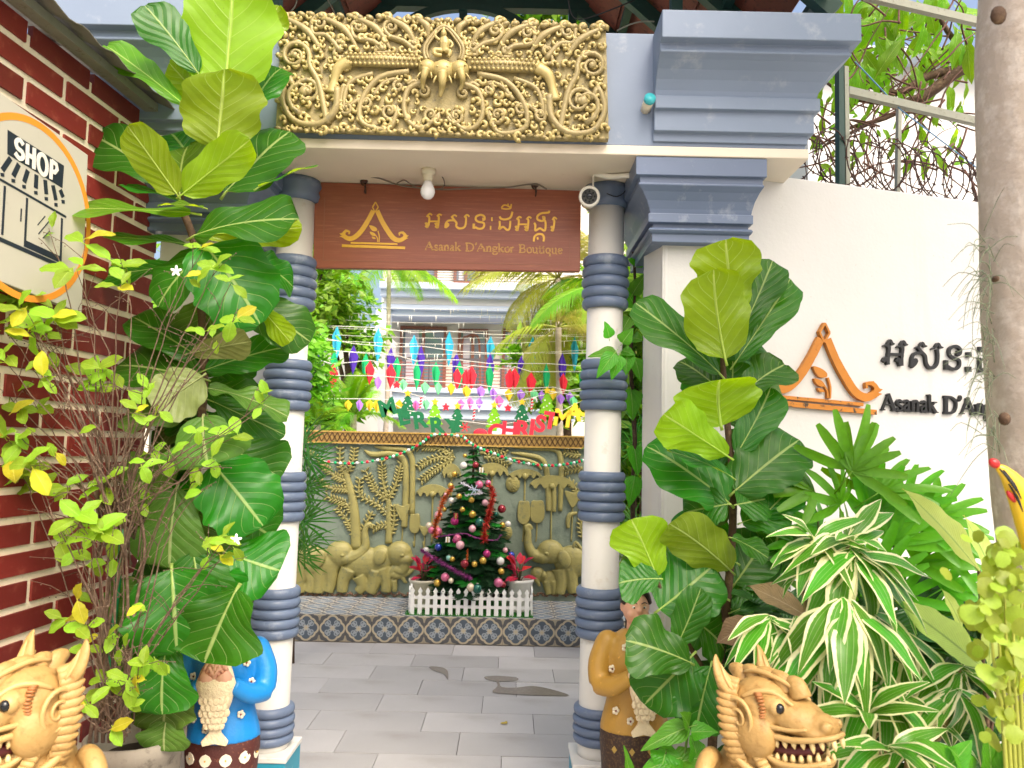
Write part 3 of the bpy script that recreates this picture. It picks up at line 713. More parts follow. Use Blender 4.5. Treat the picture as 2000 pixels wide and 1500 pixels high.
emblem(lambda x, y: P(640+x/11.11, 380+y/11.11, YS), NF, YS/FPX/11.11, .0022, M['signgold'], sign)
# hooks, cable
for (hx, hy) in ((712, 328), (1045, 345)):
    q = MB(True); a = P(hx, hy, 3.27)
    top = V((a.x, 3.27, 2.652))
    q.tube(cr([top+V((-.015, 0, -.004)), top+V((-.008, 0, -.02)), top+V((.006, -.004, -.03)), top+V((.004, .0, -.055)), P(hx+3, 372, 3.268)], 4), .0035, 6)
    q.tube([P(hx+1, 352, 3.268), P(hx+2, 378, 3.268)], .004, 6)
    q.ell(top+V((0, 0, -.006)), (.018, .012, .012), 8, 5)
    part('hook', q, M['iron'], sign)
q = MB(True)
q.tube(cr([P(712, 345, 3.24), P(740, 348, 3.23), P(775, 360, 3.24), P(800, 365, 3.24), P(862, 370, 3.25), P(920, 368, 3.25), P(985, 366, 3.25), P(1045, 360, 3.25), P(1068, 370, 3.26)], 4), .0035, 6)
q.tube(cr([P(775, 358, 3.235), P(790, 352, 3.225), P(805, 362, 3.23), P(830, 370, 3.23), P(862, 368, 3.24), P(868, 355, 3.22), P(855, 330, 3.18), P(846, 312, 3.16)], 4), .0028, 6)
tag(part('cable', q, mat('grey_cable', '6a5f52', .5)), 'thin loose electric cable draped along the top of the hanging sign', 'cable')
# light bulb
b0 = P(838, 291, 3.12); b0.z = 2.65
bulb = thing('light_bulb', 'white light bulb in a cream ceiling holder under the gate beam', 'bulb', b0)
part('holder', MB().lathe([(.018, -.052), (.021, -.03), (.022, -.022), (.030, -.02), (.030, 0)], 20, b0), M['pvcold'], bulb)
part('globe', MB(True).lathe([(.004, -.128), (.016, -.124), (.026, -.113), (.031, -.098), (.029, -.084), (.022, -.068), (.016, -.05)], 20, b0), mat('milky_bulb', (.85, .85, .88), .2, .02), bulb)
# security camera on its bracket
c0 = P(1151, 385, 3.12)
cct = thing('security_camera', 'round white security camera with ring of dark lenses on the right column', 'camera', c0)
ax = V((-.06, -1, -.12)).normalized(); q3 = ax.to_track_quat('Z', 'Y').to_matrix()
part('housing', MB(True).lathe([(.034, -.09), (.036, -.02), (.041, -.015), (.044, 0), (.044, .018), (.041, .022), (.034, .022), (.032, .012)], 28, c0, q3), M['plastic'], cct)
part('lens_plate', MB(True).lathe([(.032, .010), (.032, .0135)], 28, c0, q3), mat('camera_grey', '4a4c4e', .3), cct)
part('lens', MB(True).lathe([(.013, .013), (.013, .019), (.008, .021)], 18, c0, q3), M['glass_dark'], cct)
for i in range(8):
    a = 2*math.pi*i/8; part('led', MB(True).ell(c0+q3 @ V((.022*math.cos(a), .022*math.sin(a), .014)), .0045, 8, 5), M['glass_dark'], cct)
q = MB(); q.tube(cr([P(1156, 338, 3.15), P(1190, 345, 3.12), P(1228, 343, 3.1), P(1236, 352, 3.1), P(1234, 368, 3.1)], 3), .011, 8); q.tube([P(1160, 320, 3.15), P(1158, 372, 3.13)], .004, 6)
part('bracket', q, M['plastic'], cct)
q = MB(True); q.tube(cr([P(1185, 378, 3.16), P(1205, 384, 3.18), P(1222, 372, 3.2), P(1228, 350, 3.2)], 3), .0022, 5); part('lead', q, M['dark'], cct)
# ================================================================ WHITE BOUNDARY WALL (runs back to the right)
WD = V((1, .27, 0)).normalized(); WN = V((.27, -1, 0)).normalized(); W0 = V((.604, 3.046, 0))
wall = part('boundary_wall', MB().prism([W0, W0+WD*3.4, W0+WD*3.4-WN*.2, W0-WN*.2], (0, 0, 1), 2.68), M['white'], None, .006)
tag(wall, 'white rendered boundary wall carrying the black hotel lettering', 'wall')
WP = W0+WN*.001
wsign = thing('wall_lettering', 'black raised hotel name in two scripts on the white wall', 'lettering', PL(1820, 830, WP, WN))
def W2(zx, zy): return PL(1700+zx/7.5, 640+zy/7.5, WP, WN)
KW = [
 [([(165, 270), (215, 250), (262, 190), (290, 240), (325, 240)], [.3, .9, .9, 1.3, .2]), ([(215, 255), (245, 300), (238, 400), (225, 540)], [1.3, 1.4, 1, 1.5]), ([(240, 390), (430, 398)], .9), ([(160, 500), (195, 450), (235, 540)], 1.2), ([(360, 290), (405, 265), (452, 205), (480, 250), (518, 255)], [.3, .9, .9, 1.3, .2]), ([(410, 265), (440, 310), (430, 420), (425, 560)], [1.3, 1.4, 1, 1.4]), ([(355, 500), (380, 465), (410, 565)], 1.3)],
 [([(635, 300), (690, 275), (732, 228), (760, 272), (800, 275)], [.3, .9, .9, 1.3, .2]), ([(670, 300), (720, 360), (775, 420), (790, 520), (830, 585), (900, 585), (950, 520), (960, 400), (945, 320)], 1.15), ([(720, 375), (630, 380), (585, 440), (570, 580)], 1), ([(575, 490), (640, 480), (620, 530), (570, 575)], 1.4), ([(870, 320), (915, 295), (962, 240), (990, 290), (1035, 295)], [.3, .9, .9, 1.3, .2])],
 [([(1230, 390), (1280, 390), (1290, 320), (1220, 275), (1140, 310), (1130, 390), (1190, 450), (1270, 480), (1275, 560), (1220, 610), (1150, 600), (1110, 570)], 1.1), ([(1085, 480), (1085, 620)], 1.4), ([(1250, 385), (1262, 380)], 2.2)],
 [([(1385, 400), (1448, 400)], 2), ([(1378, 612), (1445, 612)], 2)],
 [([(1570, 440), (1580, 560), (1570, 640), (1640, 610), (1700, 650), (1760, 610)], 1.2), ([(1560, 320), (1620, 325)], 2)],
]
WW = .0165*.72
for gi in KW:
    q = MB()
    for j, (pts, w) in enumerate(gi):
        w = [x*WW for x in w] if isinstance(w, list) else WW*w
        q.ribbon(cr([W2(*a) for a in pts], 4) if len(pts) > 2 else [W2(*a) for a in pts], w if not isinstance(w, list) else w, WN, .014+.0003*j)
    part('letter', q, M['black'], wsign)
write("Asanak D'Angkor", lambda a, b: W2(150+a*305, 1208+a*15-b*345), WN, .0108, .014, M['black'], wsign)
lg = thing('wall_emblem', 'orange gold roof shaped emblem with leaf sprig fixed on the white wall', 'emblem', PL(1610, 800, WP, WN))
emblem(lambda x, y: PL(1483+(x-260)/1495*235, 632+(y-165)/975*164+(x-1000)/1500*14, WP, WN), WN, .00034, .02, M['ochre'], lg, M['ochrewear'])
# steel frame and razor wire above the wall
FP = W0-WN*.10+V((0, 0, 0))
fr = thing('steel_fence_frame', 'green and grey steel angle frame standing on top of the white wall', 'fence', PL(1650, 335, FP, WN))
q = MB(); q.bar(PL(1641, 400, FP, WN), PL(1640, 130, FP, WN), .03, .03, WD); part('post', q, M['steelgreen'], fr)
q = MB(); q.bar(PL(1656, 400, FP+WN*.012, WN), PL(1652, 130, FP+WN*.012, WN), .022, .012, WN); part('post', q, M['steel'], fr)
q = MB(); q.bar(PL(1655, 178, FP, WN), PL(1990, 258, FP, WN), .03, .036, V((0, 0, 1))); part('rail', q, M['steel'], fr)
q = MB(); q.bar(PL(1690, -8, FP, WN), PL(1990, 62, FP, WN), .03, .036, V((0, 0, 1))); part('rail', q, M['steel'], fr)
q = MB(); q.bar(PL(1752, 400, FP-WN*.2, WN), PL(1756, 200, FP-WN*.2, WN), .02, .02, WD); part('post', q, M['steel'], fr)
rz = random.Random(5)
def razor(nm, u0, u1, r, z, off, turns, label):
    q = MB(True); pts = []; N = turns*22
    for i in range(N+1):
        t_ = i/N; a = 2*math.pi*turns*t_; rr = r*(1+.12*math.sin(a*.37))
        pts.append(W0+WD*(lerp(u0, u1, t_)+rr*.85*math.cos(a))-WN*(off+.05*math.sin(a*.5))+V((0, 0, z+rr*math.sin(a)+.01*math.sin(7*t_))))
    q.tube(pts, .0030, 5)
    for i in range(1, len(pts)-1, 2):
        t_ = (pts[i+1]-pts[i-1]).normalized(); s_ = t_.cross(WN).normalized()
        q.box(pts[i], (.015, .002, .008), Matrix((t_, WN, s_)).transposed())
        q.box(pts[i], (.005, .002, .02), Matrix((t_, WN, s_)).transposed())
    tag(part(nm, q, M['iron']), label, 'razor wire')
razor('razor_wire', .74, 2.2, .135, 2.815, .10, 17, 'rusty coil of razor wire lying along the top of the white wall')
razor('razor_wire', .6, 2.1, .14, 2.90, .22, 9, 'second looser coil of razor wire behind the front coil')
q = MB(True); q.tube([PL(1670, 120, FP, WN), PL(1760, 215, FP, WN), PL(1950, 360, FP, WN)], .003, 6)
tag(part('blue_cord', q, mat('faded_blue_cord', '5f88b0', .6)), 'faded blue cord slanting down across the razor wire', 'cord')
# ================================================================ LEFT: PAINTED BRICK WALL
BD = V((.075, 1, 0)).normalized(); BN = V((1, -.075, 0)).normalized(); B0 = V((-1.46, 3.06, 0))
bw = part('brick_wall', MB().prism([B0+BD*.0, B0-BD*2.2, B0-BD*2.2-BN*.15, B0-BN*.15], (0, 0, 1), 2.74), M['mortar'])
tag(bw, 'dark red painted brick wall with cream joints running along the left side', 'wall')
bms = {}
for i in range(31):
    z0 = -.02+i*.0905
    y = 0 if i % 2 == 0 else -.15
    k = 0
    u = (-.02 if i % 2 == 0 else -.17)+((i*37) % 5)*.006
    u = 0.0-(.30 if i % 2 else .17)
    first = True; u1 = 0.0
    while u1 > -1.15:
        ln = (.155 if (i % 2 == 0) else .285) if first else .285
        key = round(ln, 3)
        if key not in bms:
            q = MB(); q.bbox((-ln/2, -.012, -.0335), (ln/2, .006, .0335)); bms[key] = q.mesh('brick', M['red'])
        c = B0+BD*(u1-ln/2-.001)+BN*(.0015+rnd.uniform(-.001, .001))+V((0, 0, z0+.045))
        m4 = Matrix((BD, BN, V((0, 0, 1)))).transposed().to_4x4(); m4.translation = c
        put('brick', bms[key], bw, m4)
        u1 -= ln+.024; first = False
# shop sign hung on chains
SD = V((.103, 1, -.08)).normalized(); SN = V((1, -.103, 0)).normalized(); SU = SN.cross(SD).normalized(); SU = SU if SU.z > 0 else -SU; S0 = P(163, 450, 2.42)
SP = S0.copy()
shop = thing('shop_sign', 'white square shop sign with orange ring and shopfront drawing hanging by the brick wall', 'sign', PL(80, 590, SP, SN))
def PS(px, py, d=0): return PL(px, py, SP+SN*d, SN)
tr_, br_ = PS(172, 303), PS(160, 612)
w_s = .74
part('panel', MB().prism([tr_, br_, br_-SD*w_s, tr_-SD*w_s], -SN, .02), mat('white_sign_board', 'b4b0a3', .5, .06, 8, c2='8f8a7c', c2amt=(.64, .8)), shop, .002)
navy = mat('navy_print', '1c2433', .45, .1)
orange = mat('orange_print', 'd98a2c', .5, .12)
def SQ(pts, m, name, d=.0008, lift=0):
    q = MB(); q.prism([PS(*a) for a in pts], SN, d); return part(name, q, m, shop)
rr_ = .258; cen = PS(60, 410)
q = MB(); q.ribbon([cen+SD*rr_*math.cos(a)+SU*rr_*math.sin(a) for a in [2*math.pi*i/64 for i in range(65)]], .02, SN, .0006)
part('ring', q, orange, shop)
def Z3(x, y): return (x/3.41, 180+y/3.41)
SQ([Z3(50, 250), Z3(425, 490), Z3(415, 640), Z3(48, 412)], navy, 'name_plate')
# SHOP in block letters
def strokes(lst, w, m, name, d=.0022):
    q = MB()
    for j, pts in enumerate(lst): q.ribbon([PS(*Z3(*a)) for a in (pts)], w, SN, d+.0001*j)
    part(name, q, m, shop)
wp_ = mat('white_print', 'dcd9d0', .5)
sS = [(v.x, v.y) for v in cr([V((152, 352, 0)), V((128, 318, 0)), V((105, 330, 0)), V((112, 370, 0)), V((145, 400, 0)), V((150, 435, 0)), V((125, 442, 0)), V((98, 405, 0))], 3)]
strokes([sS], .013, wp_, 'letter')
strokes([[(182, 345), (178, 480)], [(226, 372), (222, 512)], [(180, 414), (224, 442)]], .013, wp_, 'letter')
oO = [(281+30*math.cos(a), 482+66*math.sin(a)+30*math.cos(a)*.62) for a in [2*math.pi*i/18 for i in range(19)]]
strokes([oO], .013, wp_, 'letter')
strokes([[(342, 450), (336, 580)], [(342, 458), (372, 482), (378, 515), (362, 535), (338, 522)]], .013, wp_, 'letter')
# awning stripes and shopfront lines
for (xa, ya, xb, yb) in ((70, 440, 15, 520), (125, 480, 88, 560), (185, 520, 160, 600), (242, 550, 238, 640), (300, 585, 308, 680), (352, 620, 372, 720), (400, 650, 420, 700)):
    strokes([[(xa, ya), (xb, yb)]], .016, navy, 'awning_stripe', .0008)
    strokes([[(xb-1, yb+18), (xb+1, yb+42)]], .014, navy, 'awning_stripe', .0008)
strokes([[(-10, 575), (440, 832)]], .007, navy, 'shopfront_line', .0009)
strokes([[(32, 625), (14, 950)], [(180, 705), (165, 1010)], [(412, 840), (402, 1130)]], .008, navy, 'shopfront_line', .0010)
strokes([[(160, 1005), (400, 1115)]], .02, navy, 'shopfront_line', .0008)
strokes([[(-10, 975), (420, 1165)]], .012, navy, 'shopfront_line', .0012)
strokes([[(300, 825), (250, 885)], [(332, 852), (255, 945)], [(330, 925), (285, 972)]], .003, navy, 'shopfront_line', .0009)
strokes([[(142, 775), (137, 862)]], .005, navy, 'door_handle', .0009)
# chains
def chain(pts, label):
    root = thing('chain', label, 'chain', pts[0])
    path = cr(pts, 6); L = sum((path[i+1]-path[i]).length for i in range(len(path)-1)); n = int(L/.021)
    tor = MB(True); ring_ = [V((.0055*math.cos(a), 0, .013*math.sin(a))) for a in [2*math.pi*i/12 for i in range(13)]]
    tor.tube(ring_, .0018, 5, cap=False); me = tor.mesh('link', M['steel'])
    acc = 0; k = 0; target = 0
    for i in range(len(path)-1):
        seg = path[i+1]-path[i]; sl = seg.length
        while target <= acc+sl and k < n:
            c = path[i]+seg*((target-acc)/sl if sl else 0); t_ = seg.normalized()
            x = t_.orthogonal().normalized(); y = t_.cross(x)
            if k % 2: x, y = y, -x
            m4 = Matrix((x, y, t_)).transposed().to_4x4(); m4.translation = c; put('link', me, root, m4); k += 1; target += .021
        acc += sl
chain([P(110, 92, 2.62), P(114, 150, 2.6), P(122, 210, 2.56), P(125, 272, 2.52)], 'thin steel chain holding the right corner of the shop sign')
chain([P(80, 88, 2.55), P(62, 140, 2.45), P(48, 175, 2.36), P(36, 205, 2.27)], 'thin steel chain slanting down to the left of the shop sign')
chain([P(82, 90, 2.56), P(72, 120, 2.55), P(66, 178, 2.55), P(70, 130, 2.555)], 'short loose end of chain dangling above the shop sign')
# awning over the brick wall
aw = thing('awning', 'grey corrugated awning roof over the brick wall with steel bracket', 'awning', P(100, 100, 2.6))
q = MB(); A0 = B0+V((0, 0, 2.74)); vs = []; NU, NV = 60, 4
for j in range(NV+1):
    for i in range(NU+1):
        a = A0-BD*(i/NU*1.9-.12)+BN*(-.22+.36*j/NV)+V((0, 0, .19-.14*j/NV+.008*math.sin(i*1.25)))
        vs.append(a)
fs = [(j*(NU+1)+i, j*(NU+1)+i+1, (j+1)*(NU+1)+i+1, (j+1)*(NU+1)+i) for j in range(NV) for i in range(NU)]
q.add(vs, fs, True); q2 = q
o = part('sheet', q, mat('dull_grey_sheet', '6f6a60', .6, .2, 6, c2='4a453c', c2amt=(.5, .7)), aw)
so = o.modifiers.new('t', 'SOLIDIFY'); so.thickness = .004
part('edge_beam', MB().bar(A0+BD*.05+BN*.05+V((0, 0, .045)), A0-BD*1.6+BN*.05+V((0, 0, .045)), .05, .03), M['steel'], aw)
part('bracket', MB().bar(P(80, 76, 2.58), P(156, 76, 2.62), .03, .035), mat('brown_bracket', '5e5248', .6), aw)
# red tile tips behind the awning
for i, (a, b) in enumerate(((118, 34), (172, 66), (196, 72))):
    q = MB(True); c = P(a, b, 3.3); q.tube([c+V((-.03, .1, .03)), c+V((.0, 0, .0)), c+V((.03, -.05, -.015))], [.02, .02, .012], 8); q.ell(c+V((.03, -.05, -.015)), .012, 8, 5)
    tag(part('ridge_tile', q, mat('red_glazed_tile', 'b03a34', .4)), ['leftmost red roof tile tip behind the awning edge', 'middle red roof tile tip behind the awning edge', 'rightmost red roof tile tip behind the awning edge'][i], 'roof tile')
# ================================================================ ROOF OVER THE GATE
roof = thing('gate_roof', 'pitched tiled roof on dark steel frame above the gate beam', 'roof', (CX, 3.6, 3.09))
RX, RZ, EZ, EX = -.2, 4.55, 3.27, 1.42
tq = MB(); tq.box((0, 0, 0), (.2, .26, .014)); tile_me = tq.mesh('roof_tile', M['terracotta'])
for s in (-1, 1):
    sl = V((s*EX, 0, EZ-RZ)); Ls = sl.length; sd = sl.normalized(); nrm = V((-sd.z*s, 0, sd.x*s)) if s == 1 else V((sd.z, 0, -sd.x))
    if nrm.z < 0: nrm = -nrm
    nx = int(Ls/.2)
    for i in range(nx):
        for j in range(6):
            c = V((RX, 2.78+.26*j, RZ))+sd*(.1+i*.2)+nrm*(.012*(i % 2))
            m4 = Matrix((sd, V((0, 1, 0)), nrm)).transposed().to_4x4(); m4.translation = c
            put('roof_tile', tile_me, roof, m4)
    for j in range(4):
        y = 2.85+j*.45
        part('rafter', MB().bar(V((RX, y, RZ-.06)), V((RX, y, RZ-.06))+sl, .05, .07), M['steelgreen'], roof)
    for k in (.55, .8, .97):
        a = V((RX, 2.75, RZ-.02))+sl*k-nrm*.02; part('purlin', MB().bar(a, a+V((0, 1.6, 0)), .04, .03), M['steelgreen'], roof)
    for y in (3.3, 4.15):
        part('post', MB().bar(V((RX+s*.9, y, 2.6)), V((RX+s*.9, y, 3.75)), .05, .05, V((0, 1, 0))), M['steelgreen'], roof)
YT = 4.2
part('tie_beam', MB().bar(P(560, 2, YT), P(1210, 14, YT), .06, .07), M['steelgreen'], roof)
q = MB(); q.ribbon([P(905+150*math.cos(a), 118-100*math.sin(a), YT) for a in [math.pi*i/24 for i in range(25)]], .045, NF, .04); part('arch_truss', q, M['steelgreen'], roof)
for a, b, c_, d_ in ((905, 60, 905, -30), (690, 60, 690, -40), (1118, 70, 1118, -40), (1125, -30, 1200, 60), (675, -40, 610, 40)):
    part('strut', MB().bar(P(a, b, YT), P(c_, d_, YT), .045, .045, V((0, 1, 0))), M['steelgreen'], roof)
for i, pts in enumerate(([(1110, 0), (1115, 25), (1130, 38), (1170, 28), (1240, 0)], [(1205, 60), (1230, 48), (1255, 42), (1278, 42)], [(560, 30), (575, 14), (580, 0)], [(640, 0), (655, 30), (662, 60)])):
    q = MB(True); q.tube(cr([P(a, b, 3.35+.1*i) for a, b in pts], 4), .0035, 6)
    tag(part('wire', q, M['dark'] if i == 0 else M['steel']), ['dark wire sagging under the roof right of the carving', 'pale wire curling over the beam beside the right cornice', 'thin wire rising behind the left end of the carving', 'thin pale wire rising above the left half of the carving'][i], 'wire')
# ================================================================ LEAVES
def prof_f(pts):
    def f(u):
        for i in range(len(pts)-1):
            (a, x), (b, y) = pts[i], pts[i+1]
            if a <= u <= b:
                t = (u-a)/(b-a); t = t*t*(3-2*t)*.5+t*.5; return x+(y-x)*t
        return pts[-1][1]
    return f
FIDDLE = prof_f([(0, .10), (.06, .34), (.15, .50), (.28, .58), (.42, .66), (.58, .88), (.72, 1.0), (.85, .93), (.94, .76), (.985, .5), (1, .16)])
ROUNDF = prof_f([(0, .10), (.05, .45), (.15, .72), (.35, .9), (.6, 1.0), (.8, .92), (.93, .72), (.985, .46), (1, .14)])
OVAL = prof_f([(0, .05), (.1, .42), (.3, .85), (.5, 1.0), (.7, .88), (.88, .5), (.96, .22), (1, .02)])
LANCE = prof_f([(0, .12), (.12, .4), (.3, .85), (.45, 1.0), (.65, .88), (.85, .45), (1, .02)])
STRAP = prof_f([(0, .25), (.15, .7), (.35, 1.0), (.75, .95), (.93, .7), (1, .45)])
def leaf_mesh(name, m, prof, nu=14, nv=6, fold=.15, droop=.1, wave=.03, seed=0, ratio=.6, petiole=.08, rib=.012, cup=0, curl=0):
    """unit leaf along +Y, 1 long, ratio wide (half-width = prof*ratio/2), top side +Z"""
    r = random.Random(seed); ph1, ph2 = r.uniform(0, 6), r.uniform(0, 6); fr = r.uniform(9, 14); mb = MB(True); sk = r.uniform(-.06, .06)
    def pt(u, v):
        w = prof(u)*ratio/2
        edge = 1+.05*math.sin(u*fr*1.7+ph1+(2 if v > 0 else 0))*abs(v)
        x = v*w*edge+sk*u*u
        z = fold*abs(v)*w-droop*u*u+cup*(v*v)*w*(-1)
        z += wave*(abs(v)**1.6)*math.sin(u*fr+(ph1 if v > 0 else ph2))
        z += curl*max(0, u-.6)**2*(-2)
        y = u*(1-.12*droop)
        return V((x, y, z))
    for i in range(nu+1):
        for j in range(nv+1):
            u = i/nu; v = -1+2*j/nv
            mb.uv[len(mb.v)] = (u, j/nv); mb.v.append(tuple(pt(u, v)))
    for i in range(nu):
        for j in range(nv):
            a = i*(nv+1)+j; mb.f.append((a, a+1, a+nv+2, a+nv+1)); mb.mi.append(0); mb.fs.append(True)
    if rib:
        n0 = len(mb.v)
        pts = [V((0, -petiole, -petiole*.2))]+[pt(k/5*.92, 0)+V((0, 0, -rib*.5)) for k in range(6)]
        mb.tube(pts, [rib*1.2, rib, rib*.9, rib*.7, rib*.5, rib*.4, rib*.2], 5)
        for k in range(n0, len(mb.v)): mb.uv[k] = (.5, .5)
    return mb.mesh(name, m)
def place_leaf(parent, me, base, tip, width, hint, ratio, name='leaf'):
    base, tip = V(base), V(tip); y = tip-base; L = y.length; yh = y/L
    n = V(hint); n = n-yh*n.dot(yh)
    if n.length < 1e-4: n = yh.orthogonal()
    n.normalize(); x = yh.cross(n).normalized()
    sx = width/ratio; sz = (L+sx)/2
    m4 = Matrix(((x.x*sx, yh.x*L, n.x*sz, base.x), (x.y*sx, yh.y*L, n.y*sz, base.y), (x.z*sx, yh.z*L, n.z*sz, base.z), (0, 0, 0, 1)))
    return put(name, me, parent, m4)
M['fig'] = leaf_mat('fig_leaf', '2c6a14', '7d9a30', 'c3d487', .36, .38, 6.0, .42, 1.0, .25)
M['figold'] = leaf_mat('old_dusty_fig_leaf', '4a6c26', '77804a', 'b5bd84', .45, .28, 6.0, .42, 1.0, .3, blot=('8a8458', .6, .82))
M['fignew'] = leaf_mat('young_fig_leaf', '5d8c22', '86a81e', 'd4e08c', .35, .5, 6.0, .42, 1.0, .15)
FIGR = .62
FIGM = {}
for nm, mm in (('T', 'fig'), ('O', 'figold'), ('U', 'fignew')):
    FIGM[nm] = [leaf_mesh('leaf', M[mm], FIDDLE if k % 2 == 0 else ROUNDF, 20, 10, .12+.06*(k % 3), .05+.07*(k % 3), .03+.012*(k % 3), 11*k+ord(nm), FIGR, .09, .011, .1, .1*(k % 2)) for k in range(6)]
lr = random.Random(21)
def fig_leaf(root, kind, view, b, t, w, Yb, dY=0, yaw=0):
    """kind of skin, view = T (top seen), U (underside seen), E (edge-on); b, t, w from the photograph"""
    base, tip = P(b[0], b[1], Yb), P(t[0], t[1], Yb+dY)
    dx = (t[0]-b[0])
    if view == 'T': h = V((.25*(1 if dx > 0 else -1)*0+yaw, -.85, .5))
    elif view == 'U': h = V((yaw, .9, .25))
    else: h = V((yaw, -.42, .9))
    h += V((lr.uniform(-.15, .15), lr.uniform(-.1, .1), lr.uniform(-.1, .1)))
    wid = w*Yb/FPX*(1.04 if view == 'U' else 1.16)*(1.14 if (b[1] > 850 and b[0] < 700) else 1)
    place_leaf(root, lr.choice(FIGM[kind]), base, tip, wid, h, FIGR)
# ---------------------------------------------------------------- tall fig on the left
figL = thing('fiddle_leaf_fig', 'very tall fiddle leaf fig with dusty lower leaves in front of the left column', 'plant', (P(290, 1490, 2.62).x, 2.62, 0))
st = cr([V((P(268, 1480, 2.58).x, 2.56, .2)), P(275, 1480, 2.60), P(318, 1300, 2.62), P(350, 1130, 2.62), P(378, 960, 2.62), P(395, 800, 2.62), P(398, 680, 2.62), P(380, 480, 2.62), P(352, 385, 2.62), P(395, 310, 2.64), P(428, 255, 2.64), P(438, 160, 2.66)], 5)
q = MB(True); q.tube(st, [.019, .018, .016, .014, .012, .008], 8); part('stem', q, M['barkdk'], figL)
A = 2.6
LF = [
 ('U','U',(440,178),(455,-22),195,A,.03), ('U','T',(352,198),(198,72),70,A,.05), ('T','T',(385,140),(290,2),85,A-.02,-.04), ('U','U',(425,285),(438,152),168,A-.06,.03),
 ('T','T',(490,215),(540,105),75,A+.05,.1), ('U','U',(490,90),(549,25),70,A+.08,.05), ('U','U',(400,205),(345,130),80,A+.03,.02),
 ('T','T',(325,355),(186,250),105,A,.06), ('U','U',(345,378),(252,248),80,A-.1,-.06), ('U','U',(358,378),(495,268),85,A-.1,-.06), ('U','T',(350,375),(352,258),90,A-.02,.1),
 ('T','T',(375,310),(318,236),110,A+.12,.05), ('T','T',(440,375),(565,246),150,A+.02,.06), ('T','E',(505,365),(617,312),70,A-.02,.05), ('T','T',(378,460),(566,388),118,A-.12,-.1),
 ('U','E',(372,415),(116,398),95,A-.1,-.1), ('T','E',(350,390),(250,356),60,A,.05), ('U','E',(398,405),(308,388),55,A-.12,-.05), ('T','E',(375,478),(210,452),95,A-.05,-.05), ('U','U',(398,458),(597,447),68,A-.02,.05),
 ('T','T',(350,520),(196,532),60,A+.05,.1), ('T','T',(392,492),(296,588),100,A-.05,-.05), ('T','T',(398,478),(512,598),150,A-.1,-.08), ('T','T',(495,512),(584,540),82,A,.08), ('T','T',(490,588),(606,668),98,A-.02,.06), ('U','U',(500,590),(570,672),50,A-.04,.0),
 ('O','T',(400,590),(372,690),120,A+.05,.0), ('T','T',(385,695),(236,598),78,A+.03,.08), ('O','U',(372,690),(495,662),62,A-.1,-.1), ('T','T',(402,722),(562,664),72,A,.08), ('T','T',(392,738),(200,694),88,A,.08),
 ('O','U',(395,735),(300,800),100,A-.1,-.05), ('O','E',(408,758),(570,786),75,A-.05,.0), ('T','T',(418,785),(558,850),58,A,.08), ('O','T',(388,800),(210,806),75,A+.02,.06), ('O','T',(396,815),(392,905),150,A-.14,-.1),
 ('T','T',(435,862),(545,940),105,A-.02,.05), ('T','T',(415,905),(512,1018),120,A-.1,-.05), ('O','T',(355,892),(226,968),115,A+.02,.05), ('O','T',(345,955),(318,1108),118,A-.12,-.06), ('O','T',(395,945),(450,1068),120,A-.05,-.05),
 ('O','T',(385,1000),(398,1130),110,A-.08,-.05), ('T','T',(440,1078),(538,1118),118,A-.1,-.02), ('T','T',(335,1112),(348,1260),138,A-.2,-.1), ('T','T',(378,1080),(392,1195),95,A-.15,-.06), ('T','T',(420,1108),(432,1200),92,A-.13,-.06),
 ('O','T',(300,1140),(225,1238),128,A-.1,-.05), ('T','T',(462,1150),(392,1290),158,A-.22,-.1), ('T','T',(325,1262),(300,1395),98,A-.18,-.08), ('O','T',(330,1335),(312,1430),98,A-.16,-.05), ('O','T',(328,1395),(306,1465),80,A-.16,-.05),
 ('O','T',(370,1180),(300,1180),90,A-.02,.05), ('O','T',(350,1050),(262,1010),90,A+.05,.05), ('O','T',(420,1010),(495,960),95,A+.05,.05), ('O','T',(400,880),(330,860),100,A+.06,.04), ('T','T',(460,1000),(530,1055),95,A+.03,.05), ('O','T',(440,1160),(490,1190),80,A,.05),
]
for (k, v, b, t_, w, Yb, dY) in LF: fig_leaf(figL, k, v, b, t_, w, Yb, dY)
